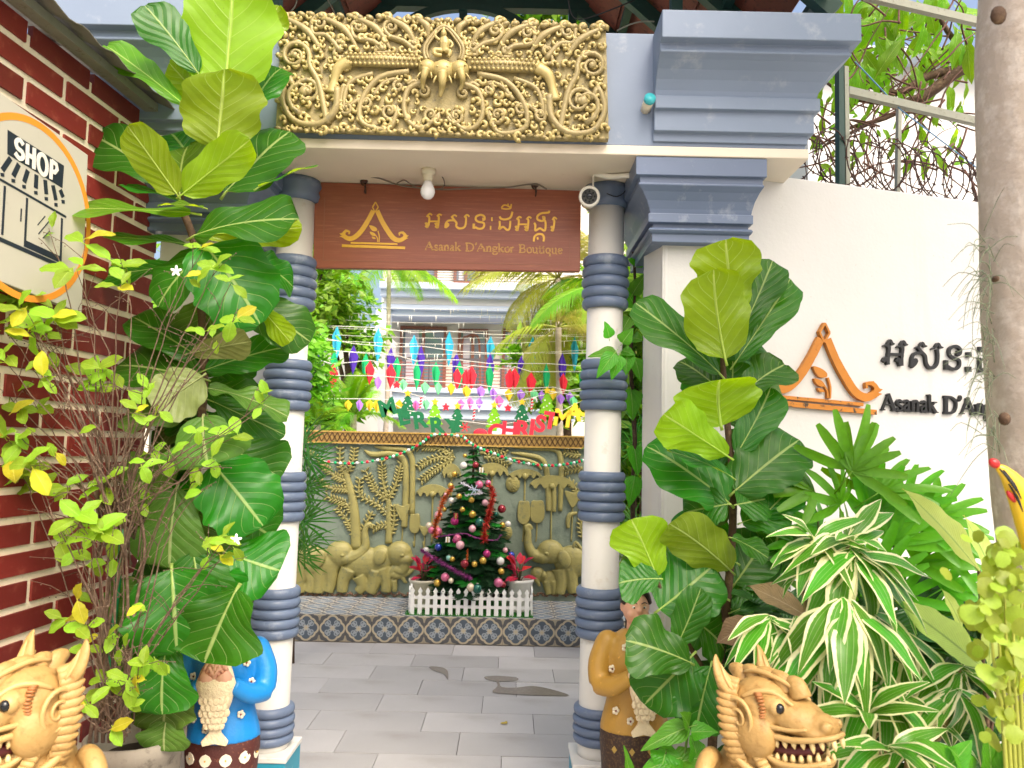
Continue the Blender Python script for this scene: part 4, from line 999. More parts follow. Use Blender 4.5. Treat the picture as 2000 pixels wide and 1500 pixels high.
# ---------------------------------------------------------------- fig on the right
figR = thing('fiddle_leaf_fig', 'glossy green fiddle leaf fig in front of the white pier beside the wall emblem', 'plant', (P(1395, 1480, 2.6).x, 2.6, 0))
st = cr([V((P(1392, 1480, 2.6).x, 2.6, .2)), P(1390, 1480, 2.6), P(1405, 1300, 2.6), P(1425, 1120, 2.6), P(1432, 960, 2.6), P(1420, 820, 2.6), P(1412, 700, 2.6), P(1420, 620, 2.6)], 5)
q = MB(True); q.tube(st, [.017, .015, .012, .008], 8)
q.tube(cr([P(1395, 1340, 2.6), P(1340, 1250, 2.55), P(1290, 1150, 2.5), P(1278, 1110, 2.48)], 4), [.009, .007, .005], 6); part('stem', q, M['barkdk'], figR)
A = 2.55
RF = [
 ('U','U',(1416,700),(1382,536),132,A-.06,.02), ('U','U',(1435,610),(1412,478),142,A+.02,.03), ('T','T',(1405,728),(1250,580),95,A,.03), ('T','T',(1448,650),(1518,500),80,A+.03,.04), ('T','T',(1438,705),(1556,536),80,A+.02,.05),
 ('T','T',(1405,760),(1330,692),85,A+.08,.04), ('T','T',(1455,765),(1532,692),85,A,.04), ('T','T',(1425,790),(1440,700),70,A+.08,.02), ('U','U',(1408,832),(1392,738),172,A-.1,-.02), ('U','U',(1420,890),(1285,800),98,A-.12,-.05),
 ('T','T',(1440,885),(1516,758),85,A+.02,.04), ('T','T',(1422,980),(1272,858),118,A-.02,.02), ('T','E',(1428,930),(1312,862),70,A-.08,.0), ('T','T',(1436,958),(1566,845),112,A-.02,.03), ('T','T',(1420,985),(1332,1000),80,A-.05,.03),
 ('T','T',(1440,985),(1502,975),80,A-.05,.03), ('T','T',(1490,1010),(1558,932),72,A,.04), ('T','T',(1450,1020),(1545,985),70,A-.02,.03), ('T','U',(1425,1112),(1306,1000),98,A-.06,-.04), ('T','E',(1430,1050),(1505,1082),80,A-.1,-.04),
 ('T','T',(1435,1140),(1502,1052),110,A+.05,.04), ('U','U',(1282,1125),(1240,1010),112,A-.08,.0), ('T','T',(1288,1130),(1208,1128),80,A-.1,.0), ('T','T',(1288,1190),(1400,1108),125,A-.08,.02), ('T','T',(1325,1255),(1374,1152),60,A-.14,-.02),
 ('T','T',(1430,1195),(1505,1165),72,A,.03), ('T','T',(1348,1294),(1234,1238),108,A-.18,-.05), ('T','T',(1352,1280),(1262,1378),115,A-.14,-.04), ('T','T',(1388,1302),(1352,1428),92,A-.16,-.05), ('T','T',(1360,1215),(1440,1265),95,A-.02,.03),
 ('T','T',(1420,1170),(1350,1140),100,A+.02,.04), ('T','T',(1300,1120),(1330,1065),70,A+.05,.03), ('T','T',(1420,1270),(1490,1235),100,A+.05,.05), ('O','T',(1400,1340),(1450,1400),100,A+.02,.04), ('T','T',(1500,1120),(1530,1010),100,A+.1,.03), ('T','T',(1440,1100),(1370,1060),95,A+.05,.03),
]
for (k, v, b, t_, w, Yb, dY) in RF: fig_leaf(figR, k, v, b, t_, w, Yb, dY)
# inner leaves close to the stems
for root_, n_, xs, Ys in ((figL, 30, ((640, 398), (800, 396), (960, 378), (1130, 350), (1300, 318)), 2.72), (figR, 26, ((660, 1415), (820, 1420), (960, 1432), (1120, 1425), (1300, 1405)), 2.68)):
    for k in range(n_):
        j_ = k % 4; t_ = lr.random(); y_ = lerp(xs[j_][0], xs[j_+1][0], t_); x_ = lerp(xs[j_][1], xs[j_+1][1], t_)
        an = lr.choice((-1, 1))*lr.uniform(.5, 1.5); l_ = lr.uniform(105, 140)
        fig_leaf(root_, 'T' if lr.random() < .75 else 'O', 'T', (x_, y_), (x_+l_*math.sin(an), y_-l_*.6*math.cos(an)+30), lr.uniform(75, 100), Ys+lr.uniform(-.06, .06), .04)
# pots
def pot(name, c, r, h, label, m=None, soil=True):
    root = thing(name, label, 'pot', c)
    part('body', MB(True).lathe([(r*.74, 0), (r*.76, .01), (r*.95, h*.9), (r*1.02, h*.92), (r*1.03, h*.99), (r*.98, h), (r*.9, h*.985), (r*.88, h*.88)], 28, c), m or M['concrete'], root)
    if soil: part('soil', MB(True).lathe([(r*.89, h*.86), (r*.6, h*.9)], 20, c), M['soil'], root)
    return root
pot('plant_pot', V((P(262, 1490, 2.5).x, 2.5, 0)), .145, .58, 'weathered round concrete pot holding the left fig and shrub')
pot('plant_pot', V((P(1400, 1490, 2.6).x, 2.6, 0)), .16, .36, 'dark shaded concrete pot behind the right lion')
# green plastic stake
q = MB(True); q.tube([P(246, 985, 2.5), P(232, 1120, 2.5), P(205, 1400, 2.5)], .009, 8)
tag(part('plant_stake', q, mat('green_plastic', '0f7a4a', .4)), 'thin green plastic stake standing among the shrub stems', 'stake')
# ---------------------------------------------------------------- twiggy shrub
shrub = thing('twiggy_shrub', 'straggly shrub with bare grey twigs and small yellow green leaves by the brick wall', 'shrub', (P(215, 1480, 2.35).x, 2.35, 0))
M['shrubleaf'] = leaf_mat('shrub_leaf', '86ad2e', '9cbc3c', 'b9cf60', .42, .4, 9.0, .5, .8, .2)
M['shrubyel'] = leaf_mat('yellow_shrub_leaf', 'b9b82c', 'b9b840', 'd6d36a', .45, .4, 9.0, .5, .8, .2)
SH = [leaf_mesh('leaf', M['shrubleaf'], OVAL, 8, 4, .25, .15, .03, 50+k, .52, .1, .012) for k in range(4)]
SHY = [leaf_mesh('leaf', M['shrubyel'], OVAL, 8, 4, .25, .15, .03, 60+k, .52, .1, .012) for k in range(2)]
clus = [ # px, py, leaves, size px
 (95,445,2,45),(165,470,3,55),(150,525,5,60),(245,520,5,45),(235,555,4,45),(20,545,4,60),(60,575,5,60),(50,605,4,60),(110,620,6,60),(70,655,5,50),(30,590,4,60),(120,660,2,40),(395,490,3,40),(420,525,4,45),(450,555,3,40),(365,545,2,35),
 (10,700,4,50),(60,720,2,40),(100,712,2,40),(90,738,3,45),(200,715,4,50),(175,735,4,50),(195,760,4,50),(240,755,2,40),(290,750,2,40),(10,770,3,60),(30,800,3,55),(75,800,3,50),(15,860,4,55),(35,850,3,50),(265,800,3,40),(300,810,3,35),
 (460,620,4,45),(395,640,3,40),(415,665,2,35),(520,795,2,35),(530,770,2,30),(380,850,3,40),(460,850,3,45),(300,880,3,35),(330,890,2,40),(280,905,3,45),(420,900,3,45),(115,885,2,40),(160,840,1,40),(20,900,3,55),(45,930,5,70),(75,955,4,70),(60,910,3,60),
 (130,945,3,55),(200,945,3,45),(215,935,2,40),(290,975,3,40),(380,945,2,40),(395,955,2,40),(150,1010,4,60),(180,1030,5,60),(200,1045,4,55),(130,1050,3,55),(160,1070,2,45),(180,1095,3,45),(215,1095,2,45),(440,1050,4,40),(430,1080,3,40),(450,1065,2,35),(410,1080,2,30),
 (150,1165,2,45),(185,1170,1,50),(135,1210,4,40),(160,1225,3,40),(220,1240,3,40),(275,1190,2,35),(290,1290,3,40),(310,1300,2,40),(170,1265,3,40),(240,1270,2,40),(205,1330,5,45),(250,1330,4,45),(275,1320,3,40),(150,1365,3,40),(175,1380,3,40),(220,1420,2,40),(255,1375,2,35),(60,640,3,50),(5,640,3,60),
]
sr = random.Random(9)
for i, (a, b, n, s_) in enumerate(clus):
    Yc = sr.uniform(2.12, 2.38)
    c = P(a, b, Yc)
    base = P(sr.uniform(185, 262), sr.uniform(1385, 1440) if b > 900 else sr.uniform(980, 1120), sr.uniform(2.28, 2.4)); yb_ = 1400 if b > 900 else 1060
    midp = P(lerp(225, a, .28)+sr.uniform(-25, 25), lerp(yb_, b, .5)+(40 if b > 900 else 10), lerp(2.33, Yc, .5))
    pts = cr([base, midp, P(lerp(225, a, .72)+sr.uniform(-18, 18), lerp(yb_, b, .82)+8, lerp(2.33, Yc, .8)), c], 5)
    pts = [pts[0]]+[p_k+V((sr.uniform(-.004, .004), 0, sr.uniform(-.004, .004))) for p_k in pts[1:-1]]+[pts[-1]]
    q = MB(True); q.tube(pts, [.0032, .0024, .0017, .0009], 5)
    # side twiglets with beads
    for k in range(3):
        p0 = pts[sr.randint(len(pts)//3, len(pts)-2)]; d = V((sr.uniform(-1, 1), sr.uniform(-.5, .2), sr.uniform(0, 1))).normalized()*sr.uniform(.05, .14)
        p1 = p0+d*.5+V((0, 0, .008)); p2 = p0+d
        q.tube([p0, p1, p2], [.0013, .0010, .0006], 4)
        for z in range(3): q.ell(p0.lerp(p2, .5+.25*z), .0022, 5, 3)
    part('branch', q, M['twig'], shrub)
    for k in range(n):
        ang = 2*math.pi*(k+sr.random()*.6)/max(n, 2)+sr.random(); L = s_*Yc/FPX*sr.uniform(.7, 1.1)
        bpt = c+V((sr.uniform(-.012, .012), sr.uniform(-.02, .02), sr.uniform(-.012, .012)))
        d = V((math.cos(ang), sr.uniform(-.5, .3), math.sin(ang)*.55+.1)).normalized()
        place_leaf(shrub, sr.choice(SHY) if sr.random() < .08 else sr.choice(SH), bpt, bpt+d*L, L*.58, V((sr.uniform(-.4, .4), -.75+sr.uniform(-.3, .3), .7)), .52)
for k in range(11):
    a = sr.uniform(40, 520); b = sr.uniform(560, 1000); Yc = sr.uniform(2.15, 2.4)
    base = P(sr.uniform(200, 275), sr.uniform(1000, 1150), 2.33)
    pts = cr([base, P(lerp(235, a, .45)+sr.uniform(-30, 30), lerp(1050, b, .5), lerp(2.33, Yc, .5)), P(a, b, Yc)], 6)
    q = MB(True); q.tube(pts, [.003, .0018, .0007], 4)
    for z in range(5):
        p0 = pts[sr.randint(4, len(pts)-2)]; d = V((sr.uniform(-1, 1), sr.uniform(-.4, .2), sr.uniform(-.1, 1))).normalized()*sr.uniform(.03, .10)
        q.tube([p0, p0+d], [.001, .0005], 4)
        for w in range(3): q.ell(p0+d*(.5+.25*w), .002, 5, 3)
    part('branch', q, M['twig'], shrub)
for k in range(6):
    q = MB(True); x0 = 185+k*13
    q.tube(cr([P(x0-10, 1450, 2.36), P(x0+sr.uniform(-15, 15), 1250, 2.34), P(x0+15+sr.uniform(-20, 20), 1060, 2.33), P(x0+25+sr.uniform(-60, 60), 940, 2.33)], 5), [.0065, .0055, .0045, .0025], 6); part('stem', q, M['twig'], shrub)
# white star flowers
fm = mat('white_petal', 'f2f0ea', .5)
for (a, b, Yc, lb) in ((345, 530, 2.2, 'small white flower at the top of the shrub before the fig leaves'), (462, 1054, 2.2, 'white star flower among the lower fig leaves')):
    q = MB(True); c = P(a, b, Yc)
    for k in range(5):
        an = 2*math.pi*k/5+.3; q.ell(c+V((math.cos(an)*.009, -.004, math.sin(an)*.009)), (.009, .002, .0042), 8, 4, Matrix.Rotation(-an, 3, 'Y'))
    q.ell(c+V((0, -.006, 0)), .003, 6, 4); o = part('flower', q, fm, shrub)
# ================================================================ RIGHT-HAND PLANTS
# palm with blunt fingers (lady palm) behind
M['rhapis'] = leaf_mat('lady_palm_leaf', '55941c', '6aa02c', '86b84a', .35, .3, 0, .2, 1, .25)
RP = [leaf_mesh('finger', M['rhapis'], STRAP, 8, 2, .25, .12+.1*k, .01, 70+k, .2, .02, 0) for k in range(3)]
def fan_mesh(seed, n=8, spread=2.6, m=None, wid=.17, prof=STRAP, nm='fan_leaf'):
    r = random.Random(seed); mb = MB(True)
    for k in range(n):
        a = -spread/2+spread*k/(n-1)+r.uniform(-.08, .08); L = r.uniform(.8, 1.05)*(1-.12*abs(a)/1.6); dr = r.uniform(.1, .35)
        ca, sa = math.cos(a), math.sin(a); nu = 6
        for i in range(nu+1):
            u = i/nu; w = prof(u)*wid/2
            for j, v in enumerate((-1, 0, 1)):
                x, y, z = v*w, u*L, (0 if v == 0 else .025*w/.08)-dr*u*u*L
                mb.uv[len(mb.v)] = (u, (v+1)/2); mb.v.append((x*ca+y*sa, y*ca-x*sa, z))
            if i:
                b = len(mb.v)-6
                for j in (0, 1): mb.f.append((b+j, b+j+1, b+j+4, b+j+3)); mb.mi.append(0); mb.fs.append(True)
    n0 = len(mb.v); mb.tube([V((0, -.5, -.12)), V((0, 0, 0))], .012, 5)
    for k in range(n0, len(mb.v)): mb.uv[k] = (.5, .5)
    return mb.mesh(nm, m or M['rhapis'])
FAN = [fan_mesh(80+k, 6+k % 3, 2.4+.3*(k % 2)) for k in range(4)]
rp = thing('lady_palm', 'leafy lady palm with blunt fingered leaves growing against the white wall', 'palm', (P(1700, 1400, 2.7).x, 2.7, 0))
fans = [(1655,915,0,.21,2.55),(1665,920,.5,.19,2.5),(1590,960,-.9,.2,2.6),(1640,985,-.3,.2,2.62),(1720,960,.9,.2,2.55),(1770,990,.7,.19,2.6),(1700,1010,.2,.2,2.6),(1600,1030,-.6,.2,2.65),(1800,1040,1.0,.2,2.6),(1830,1010,.8,.18,2.55),(1740,1060,.3,.22,2.55),(1650,1080,-.2,.2,2.65),(1790,1100,.6,.2,2.6),(1850,1080,1.1,.18,2.6),(1700,1130,0,.22,2.55),(1760,1170,.5,.2,2.62),(1620,1120,-.5,.2,2.7),(1840,1150,.9,.2,2.62),(1560,1060,-.9,.18,2.68),(1690,960,.1,.18,2.65),(1610,1190,-.4,.2,2.7),(1700,1220,.2,.22,2.7),(1810,1220,.6,.2,2.7)]
for i, (a, b, an, s_, Yc) in enumerate(fans):
    c = P(a, b, Yc); d = V((math.sin(an), sr.uniform(-.5, -.1), math.cos(an)*.7)).normalized()
    place_leaf(rp, FAN[i % 4], c, c+d*s_, s_, V((sr.uniform(-.3, .3), -.65, .75)), 1.0, 'fan_leaf')
for k in range(5):
    q = MB(True); x0 = 1620+k*48; q.tube(cr([P(x0, 1420, 2.72), P(x0+sr.uniform(-15, 15), 1200, 2.68), P(x0+sr.uniform(-30, 30), 1000, 2.62)], 4), [.009, .007, .004], 6); part('stem', q, M['steelgreen'] if 0 else mat('green_cane', '4a5a24', .6), rp)
# variegated dracaena: arching white-edged leaves
M['varieg'] = leaf_mat('cream_edged_leaf', '4c9020', '6d9a4a', 'a9c46a', .35, .25, 0, .2, 1, .2, cream='e6e3b4')
VG = [leaf_mesh('leaf', M['varieg'], LANCE, 12, 6, .22, d, .015, 90+k, .22, .02, 0) for k, d in enumerate((.35, .55, .75, .45))]
vg = thing('variegated_dracaena', 'drooping dracaena with green leaves edged in cream in front of the lady palm', 'plant', (P(1680, 1480, 2.15).x, 2.15, 0))
ros = [ # px,py,n,length,Y, droop direction, spread
 (1665,1085,15,.27,2.05,-.9,2.6),(1600,1060,8,.20,2.1,-.5,2.4),(1590,1060,5,.19,2.1,.1,1.5),(1660,1060,7,.20,2.1,-.1,2.6),(1500,1215,9,.18,2.1,-.7,2.8),(1560,1215,8,.2,2.1,-.7,2.4),(1650,1180,12,.28,2.0,-1.1,1.8),(1640,1240,10,.26,2.02,-1.0,2.2),(1700,1200,8,.25,2.05,-1.0,1.5),(1760,1240,7,.24,2.05,-.5,1.8),(1875,1310,11,.2,2.0,-.8,3.0),(1865,1360,9,.2,1.95,-.9,2.6),(1730,1465,10,.19,1.85,.1,2.6),(1690,1400,6,.18,1.95,-.3,2.2),(1720,1350,10,.22,2.0,-.9,2.6),(1800,1400,8,.18,2.0,-.7,2.6),(1580,1300,5,.18,2.2,-.9,2.0),
]
for (a, b, n, L, Yc, dr, spd) in ros:
    c = P(a, b, Yc)
    n = n+1
    for k in range(n):
        an = -math.pi/2+(-spd/2+spd*(k+.5)/n)*1.0+sr.uniform(-.18, .18)
        vert = math.sin(an)
        d = V((math.cos(an), sr.uniform(-.75, .1), -abs(math.sin(an))*(.55+.5*sr.random()) if dr < -.4 else sr.uniform(-.3, .5))).normalized()
        d = (d+V((0, 0, .28))).normalized(); l = L*sr.uniform(.65, .92)
        b0_ = c+V((sr.uniform(-.008, .008), sr.uniform(-.01, .01), sr.uniform(-.01, .02)))
        place_leaf(vg, sr.choice(VG), b0_, b0_+d*l, l*.3, V((d.x*.5, -.55, .8)), .22)
    q = MB(True); q.tube(cr([c, c+V((sr.uniform(-.03, .03), .05, -.12)), P(lerp(a, 1680, .5), 1490, Yc+.1), V((P(lerp(a, 1680, .6), 1490, Yc+.1).x, Yc+.12, -.03))], 4), [.004, .006, .008, .009], 6); part('stem', q, mat('tan_cane', '8a7a4a', .7), vg)
# striped calathea-like leaves
M['stripe'] = leaf_mat('fine_striped_leaf', 'b9cf6a', 'a9c060', '3f7a26', .4, .35, 24.0, .30, 1.6, .12)
STL = [leaf_mesh('leaf', M['stripe'], LANCE, 14, 6, .3, .12, .015, 120+k, .26, .15, .006) for k in range(2)]
stp = thing('striped_leaf_plant', 'plant with long pale green leaves finely striped in dark green', 'plant', (P(1900, 1480, 2.2).x, 2.2, 0))
for (b, t_, w, Yb, dY) in (((1912,1115),(1782,945),72,2.1,.02),((1925,1310),(1766,1165),82,2.0,0),((1880,1230),(1850,1150),35,2.15,0),((1930,1300),(1945,1190),60,2.05,0),((1960,1180),(1900,1000),60,2.2,.05)):
    place_leaf(stp, STL[0], P(*b, Yb), P(*t_, Yb+dY), w*Yb/FPX, V((.3, -.8, .5)), .26)
q = MB(True)
for b in ((1912, 1115), (1925, 1310), (1960, 1180), (1930, 1300)): q.tube([P(*b, 2.1), P(1930, 1490, 2.2), V((P(1930, 1490, 2.2).x, 2.2, -.03))], .005, 6)
part('stem', q, M['barkdk'], stp)
# near yellow-green plant with round leaves
M['lime'] = leaf_mat('pale_lime_leaf', '90a43c', 'a0b048', 'd0d887', .45, .45, 0, .3, 1, .15)
LM = [leaf_mesh('leaf', M['lime'], ROUNDF, 7, 4, .1, .15, .02, 130+k, .9, .08, .01, .15) for k in range(3)]
lm = thing('round_leaf_plant', 'near pale lime plant with small round leaves at the right edge', 'plant', (P(1985, 1490, 1.5).x, 1.5, 0))
for k in range(150):
    t_ = sr.random(); b = lerp(1050, 1330, t_) if sr.random() < .85 else lerp(1330, 1470, sr.random())
    wdt = 85 if b < 1180 else (110 if b < 1260 else 60)
    a = 2005-abs(sr.gauss(0, wdt*.55)) - (10 if b > 1100 else 0); Yc = sr.uniform(1.42, 1.6); c = P(a, b, Yc); L = sr.uniform(18, 46)*Yc/FPX
    d = V((sr.uniform(-1, 1), sr.uniform(-.6, .3), sr.uniform(-.6, 1))).normalized()
    place_leaf(lm, sr.choice(LM), c, c+d*L, L*.9, V((sr.uniform(-.4, .4), -.8, sr.uniform(.1, .8))), .9)
for k in range(5):
    q = MB(True); q.tube(cr([V((P(1975+k*9, 1500, 1.55).x, 1.55, -.03)), P(1965+k*9, 1500, 1.52), P(1945+k*12, 1330, 1.5), P(1925+k*18, 1130, 1.5)], 4), [.005, .004, .002], 6); part('stem', q, mat('lime_stem', '9aa040', .5), lm)
# low arrowhead plant and green leaves at the bottom edge
M['syn'] = leaf_mat('arrowhead_leaf', '4f9a24', '74a83c', 'b5d27a', .35, .3, 7.0, .5, 1.0, .2)
SY = [leaf_mesh('leaf', M['syn'], prof_f([(0, .3), (.1, .8), (.25, 1.0), (.45, .8), (.7, .5), (.9, .2), (1, .02)]), 10, 6, .2, .2, .02, 140+k, .6, .2, .01) for k in range(3)]
sy = thing('arrowhead_plant', 'low arrowhead plant with light green leaves at the feet of the yellow statue', 'plant', (P(1320, 1500, 2.3).x, 2.3, 0))
for (b, t_, w) in (((1345,1420),(1248,1455),50),((1345,1420),(1340,1392),50),((1330,1480),(1250,1500),60),((1320,1490),(1385,1470),55),((1300,1470),(1290,1510),60),((1350,1430),(1400,1425),45),((1230,1520),(1225,1460),22),((1360,1480),(1360,1440),50)):
    place_leaf(sy, sr.choice(SY), P(*b, 2.28), P(*t_, 2.25), w*2.28/FPX, V((.1, -.6, .75)), .6)
q = MB(True)
for b in ((1345, 1420), (1330, 1480), (1300, 1470)): q.tube([P(*b, 2.28), P(1325, 1560, 2.3), V((P(1325, 1560, 2.3).x, 2.3, -.03))], .004, 5)
part('stem', q, mat('green_stem', '5a7a2a', .6), sy)
sy2 = thing('broad_leaf_plant', 'bright green broad leaves at the bottom right corner', 'plant', (P(1920, 1500, 1.8).x, 1.8, 0))
for (b, t_, w) in (((1860,1500),(1800,1440),60),((1840,1510),(1905,1450),60),((1935,1510),(1940,1425),55),((1960,1510),(1985,1430),60),((1900,1520),(1870,1460),60),((1810,1510),(1770,1460),55),((1990,1500),(1998,1440),50)):
    place_leaf(sy2, sr.choice(SY), P(*b, 1.8), P(*t_, 1.78), w*1.8/FPX, V((.1, -.75, .6)), .6)
q = MB(True)
for b in ((1860, 1500), (1840, 1510), (1935, 1510), (1960, 1510), (1900, 1520), (1810, 1510), (1990, 1500)): q.tube([P(*b, 1.8), V((P(1890, 1510, 1.82).x, 1.82, -.03))], .005, 5)
part('stem', q, bpy.data.materials['green_stem'], sy2)
# filler shadow foliage low on the right so that the bed is closed
bed = thing('low_bed_foliage', 'dark green low foliage filling the bed below the wall', 'plant', (1.1, 2.85, 0))
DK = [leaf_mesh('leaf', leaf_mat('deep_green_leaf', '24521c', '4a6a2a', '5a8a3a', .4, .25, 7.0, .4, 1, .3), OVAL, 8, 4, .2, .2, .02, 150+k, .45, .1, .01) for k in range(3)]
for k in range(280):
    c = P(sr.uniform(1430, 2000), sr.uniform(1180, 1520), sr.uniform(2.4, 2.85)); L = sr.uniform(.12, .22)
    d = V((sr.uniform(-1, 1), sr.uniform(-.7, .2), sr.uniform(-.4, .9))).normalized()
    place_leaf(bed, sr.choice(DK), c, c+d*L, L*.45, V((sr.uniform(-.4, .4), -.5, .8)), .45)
# brown dead leaves
for (b, t_, lb) in (((1570,1200),(1475,1140),'large dry brown leaf drooping below the right fig'), ((1475,1215),(1400,1245),'smaller dry brown leaf lying below the right fig')):
    me = leaf_mesh('dry_leaf', leaf_mat('dry_leaf_'+str(b[0]), '7a6648', '8a7860', 'a9987a', .8, .1, 14, .3, 1, .3), LANCE, 10, 4, .4, .2, .04, b[0], .35, .05, .008)
    o = place_leaf(figR, me, P(*b, 2.38), P(*t_, 2.36), .09, V((.1, -.7, .6)), .35, 'dry_leaf')
# ---------------------------------------------------------------- near tree trunk on the right, with moss
trk = thing('tree', 'pale barked tree trunk standing close at the right edge with a knot', 'tree', P(1990, 1500, 1.75))
q = MB(True); cl = [(2020, -60), (2016, 150), (2021, 400), (2031, 650), (2046, 900), (2064, 1100), (2088, 1400), (2108, 1700)]
pts_trk_top = P(2050, -700, 1.72); pts = cr([pts_trk_top]+[P(a, b, 1.75) for a, b in cl], 6); vs = []; m_ = len(pts); NN = 36
for i, p0 in enumerate(pts):
    for k in range(NN):
        a = 2*math.pi*k/NN; r = .115*(1+.05*mnoise.noise(V((math.cos(a)*1.5, math.sin(a)*1.5, p0.z*3)))+.025*mnoise.noise(V((math.cos(a)*5, math.sin(a)*5, p0.z*9))))
        for (kx, kz, kr) in ((1965, 815, .03), (1945, 40, .03), (1930, 300, .015)):
            kp = P(kx, kz, 1.65); dd = (V((p0.x+r*math.cos(a), p0.y+r*math.sin(a), p0.z))-kp).length
            r += .014*math.exp(-(dd/.03)**2)
        vs.append((p0.x+r*math.cos(a), p0.y+r*math.sin(a), p0.z))
q.add(vs, [(i*NN+k, (i+1)*NN+k, (i+1)*NN+(k+1) % NN, i*NN+(k+1) % NN) for i in range(m_-1) for k in range(NN)], True); part('trunk', q, M['bark'], trk)
for (kx, ky, s_) in ((1962, 818, .012), (1944, 545, .006), (1950, 30, .018)):
    o = MB(True); c = P(kx, ky, 1.645); o.ell(c, (s_, .012, s_*1.2), 10, 6); part('knot', o, M['barkdk'], trk)
ms = random.Random(12); q = MB(True)
for k in range(90):
    a = ms.uniform(1898, 1930); b = ms.uniform(440, 880); p0 = P(a+14, b, 1.72); L = ms.uniform(.04, .13)
    d = V((ms.uniform(-1, .3), ms.uniform(-.5, .2), ms.uniform(-1.2, .4))).normalized()
    q.tube(cr([p0, p0+d*L*.5+V((ms.uniform(-.01, .01), 0, .012)), p0+d*L+V((0, 0, -.02))], 3), [.0011, .0009, .0004], 4)
tag(part('spanish_moss', q, mat('grey_green_moss', '6f7a62', .8, .25)), 'wispy grey green moss hanging beside the tree trunk over the lettering', 'moss')
# painted bird figure poking out at the right edge
bird = thing('bird_figure', 'yellow painted bird figure with red tipped feathers at the right edge', 'figurine', P(1995, 1020, 1.5))
YB = 1.5
q = MB(True); q.tube(cr([P(1948, 912, YB), P(1965, 925, YB), P(1990, 960, YB), P(2020, 1010, YB), P(2050, 1080, YB)], 4), [.006, .014, .026, .04, .05], 12, (0, -1, 0), .6); part('body', q, mat('yellow_gloss_paint', 'd9b41c', .3, .1), bird)
q = MB(True); q.ell(P(1942, 905, YB-.004), (.012, .008, .009), 10, 6, Matrix.Rotation(R(40), 3, 'Y')); part('tip', q, mat('red_gloss_paint', 'c02a2a', .3), bird)
q = MB(True); q.ell(P(1975, 970, YB-.012), (.006, .006, .014), 8, 5, Matrix.Rotation(R(-35), 3, 'Y')); part('tip', q, bpy.data.materials['red_gloss_paint'], bird)
q = MB(True); q.tube([P(2050, 1080, YB), V((P(2050, 1080, YB).x, YB, -.03))], [.02, .025], 10); part('stand', q, M['barkdk'], bird)
for (a, b) in (((1952, 915), (1985, 960)), ((1960, 918), (1995, 975)), ((1970, 945), (1998, 1000))):
    q = MB(True); q.tube(cr([P(*a, YB-.013), P((a[0]+b[0])/2+3, (a[1]+b[1])/2, YB-.020), P(*b, YB-.026)], 3), [.0015, .003, .001], 5); part('feather_stripe', q, M['dark'], bird)
# ================================================================ COURTYARD: relief wall
YM = 6.72
M['relief'] = mat('gilded_relief_paint', '9c9458', .5, .18, 9, c2='7f7f58', c2amt=(.5, .72), bump=.35, bs=60, bd=.006, metal=.08)
M['reliefbg'] = mat('grey_green_relief_ground', '7d8a7a', .6, .15, 5, c2='68776a', c2amt=(.5, .72), bump=.5, bs=30, bd=.008)
M['band'] = mat('ochre_band', 'a08040', .5, .15, 12, c2='7a5c2c', c2amt=(.55, .72), bump=.2)
mur = thing('relief_wall', 'grey green wall with gilded relief of elephants, trees and lotus behind the step', 'wall', (0, YM, .2))
wtop = P(870, 846, YM).z
part('slab', MB().bbox((-3.0, YM, .19), (3.0, YM+.18, wtop-.11)), M['reliefbg'], mur)
part('top_band', MB().bbox((-3.0, YM-.035, wtop-.108), (3.0, YM+.2, wtop)), M['band'], mur, .005)
q = MB(); x = -2.0; zc = wtop-.054
while x < 1.4:
    for a, b in (((x, zc-.04), (x+.045, zc+.04)), ((x+.045, zc+.04), (x+.09, zc-.04)), ((x, zc+.04), (x+.045, zc-.04)), ((x+.045, zc-.04), (x+.09, zc+.04))):
        q.ribbon([V((a[0], YM-.036, a[1])), V((b[0], YM-.036, b[1]))], .009, NF, .004+.0002*((int(x*1000)) % 3))
    x += .09
o = part('lattice', q, mat('dark_ochre_lattice', '5e4420', .6), mur); o['kind'] = 'stuff'
for zz in (.006, .102): part('band_bead', MB().bbox((-3.0, YM-.042, wtop-zz-.007), (3.0, YM-.034, wtop-zz+.004)), mat('gold_line', 'b8954a', .45), mur)
KM = YM/FPX/2.857
def MU(zx, zy, d=0):
    p0 = P(560+zx/2.857, 830+zy/2.857, YM); p0.y = YM-d; return p0
def mt(mbx, pts, rs, fn=.7, k=4, n=10, d=.01): mbx.tube(cr([MU(a[0], a[1], a[2] if len(a) > 2 else d) for a in pts], k), [r*KM for r in rs], n, (0, -1, 0), fn)
def me_(mbx, x, y, rx, ry, d=.0, th=.05, rot=0): mbx.ell(MU(x, y, d), (rx*KM, th, ry*KM), 18, 10, Matrix.Rotation(R(rot), 3, 'Y'))
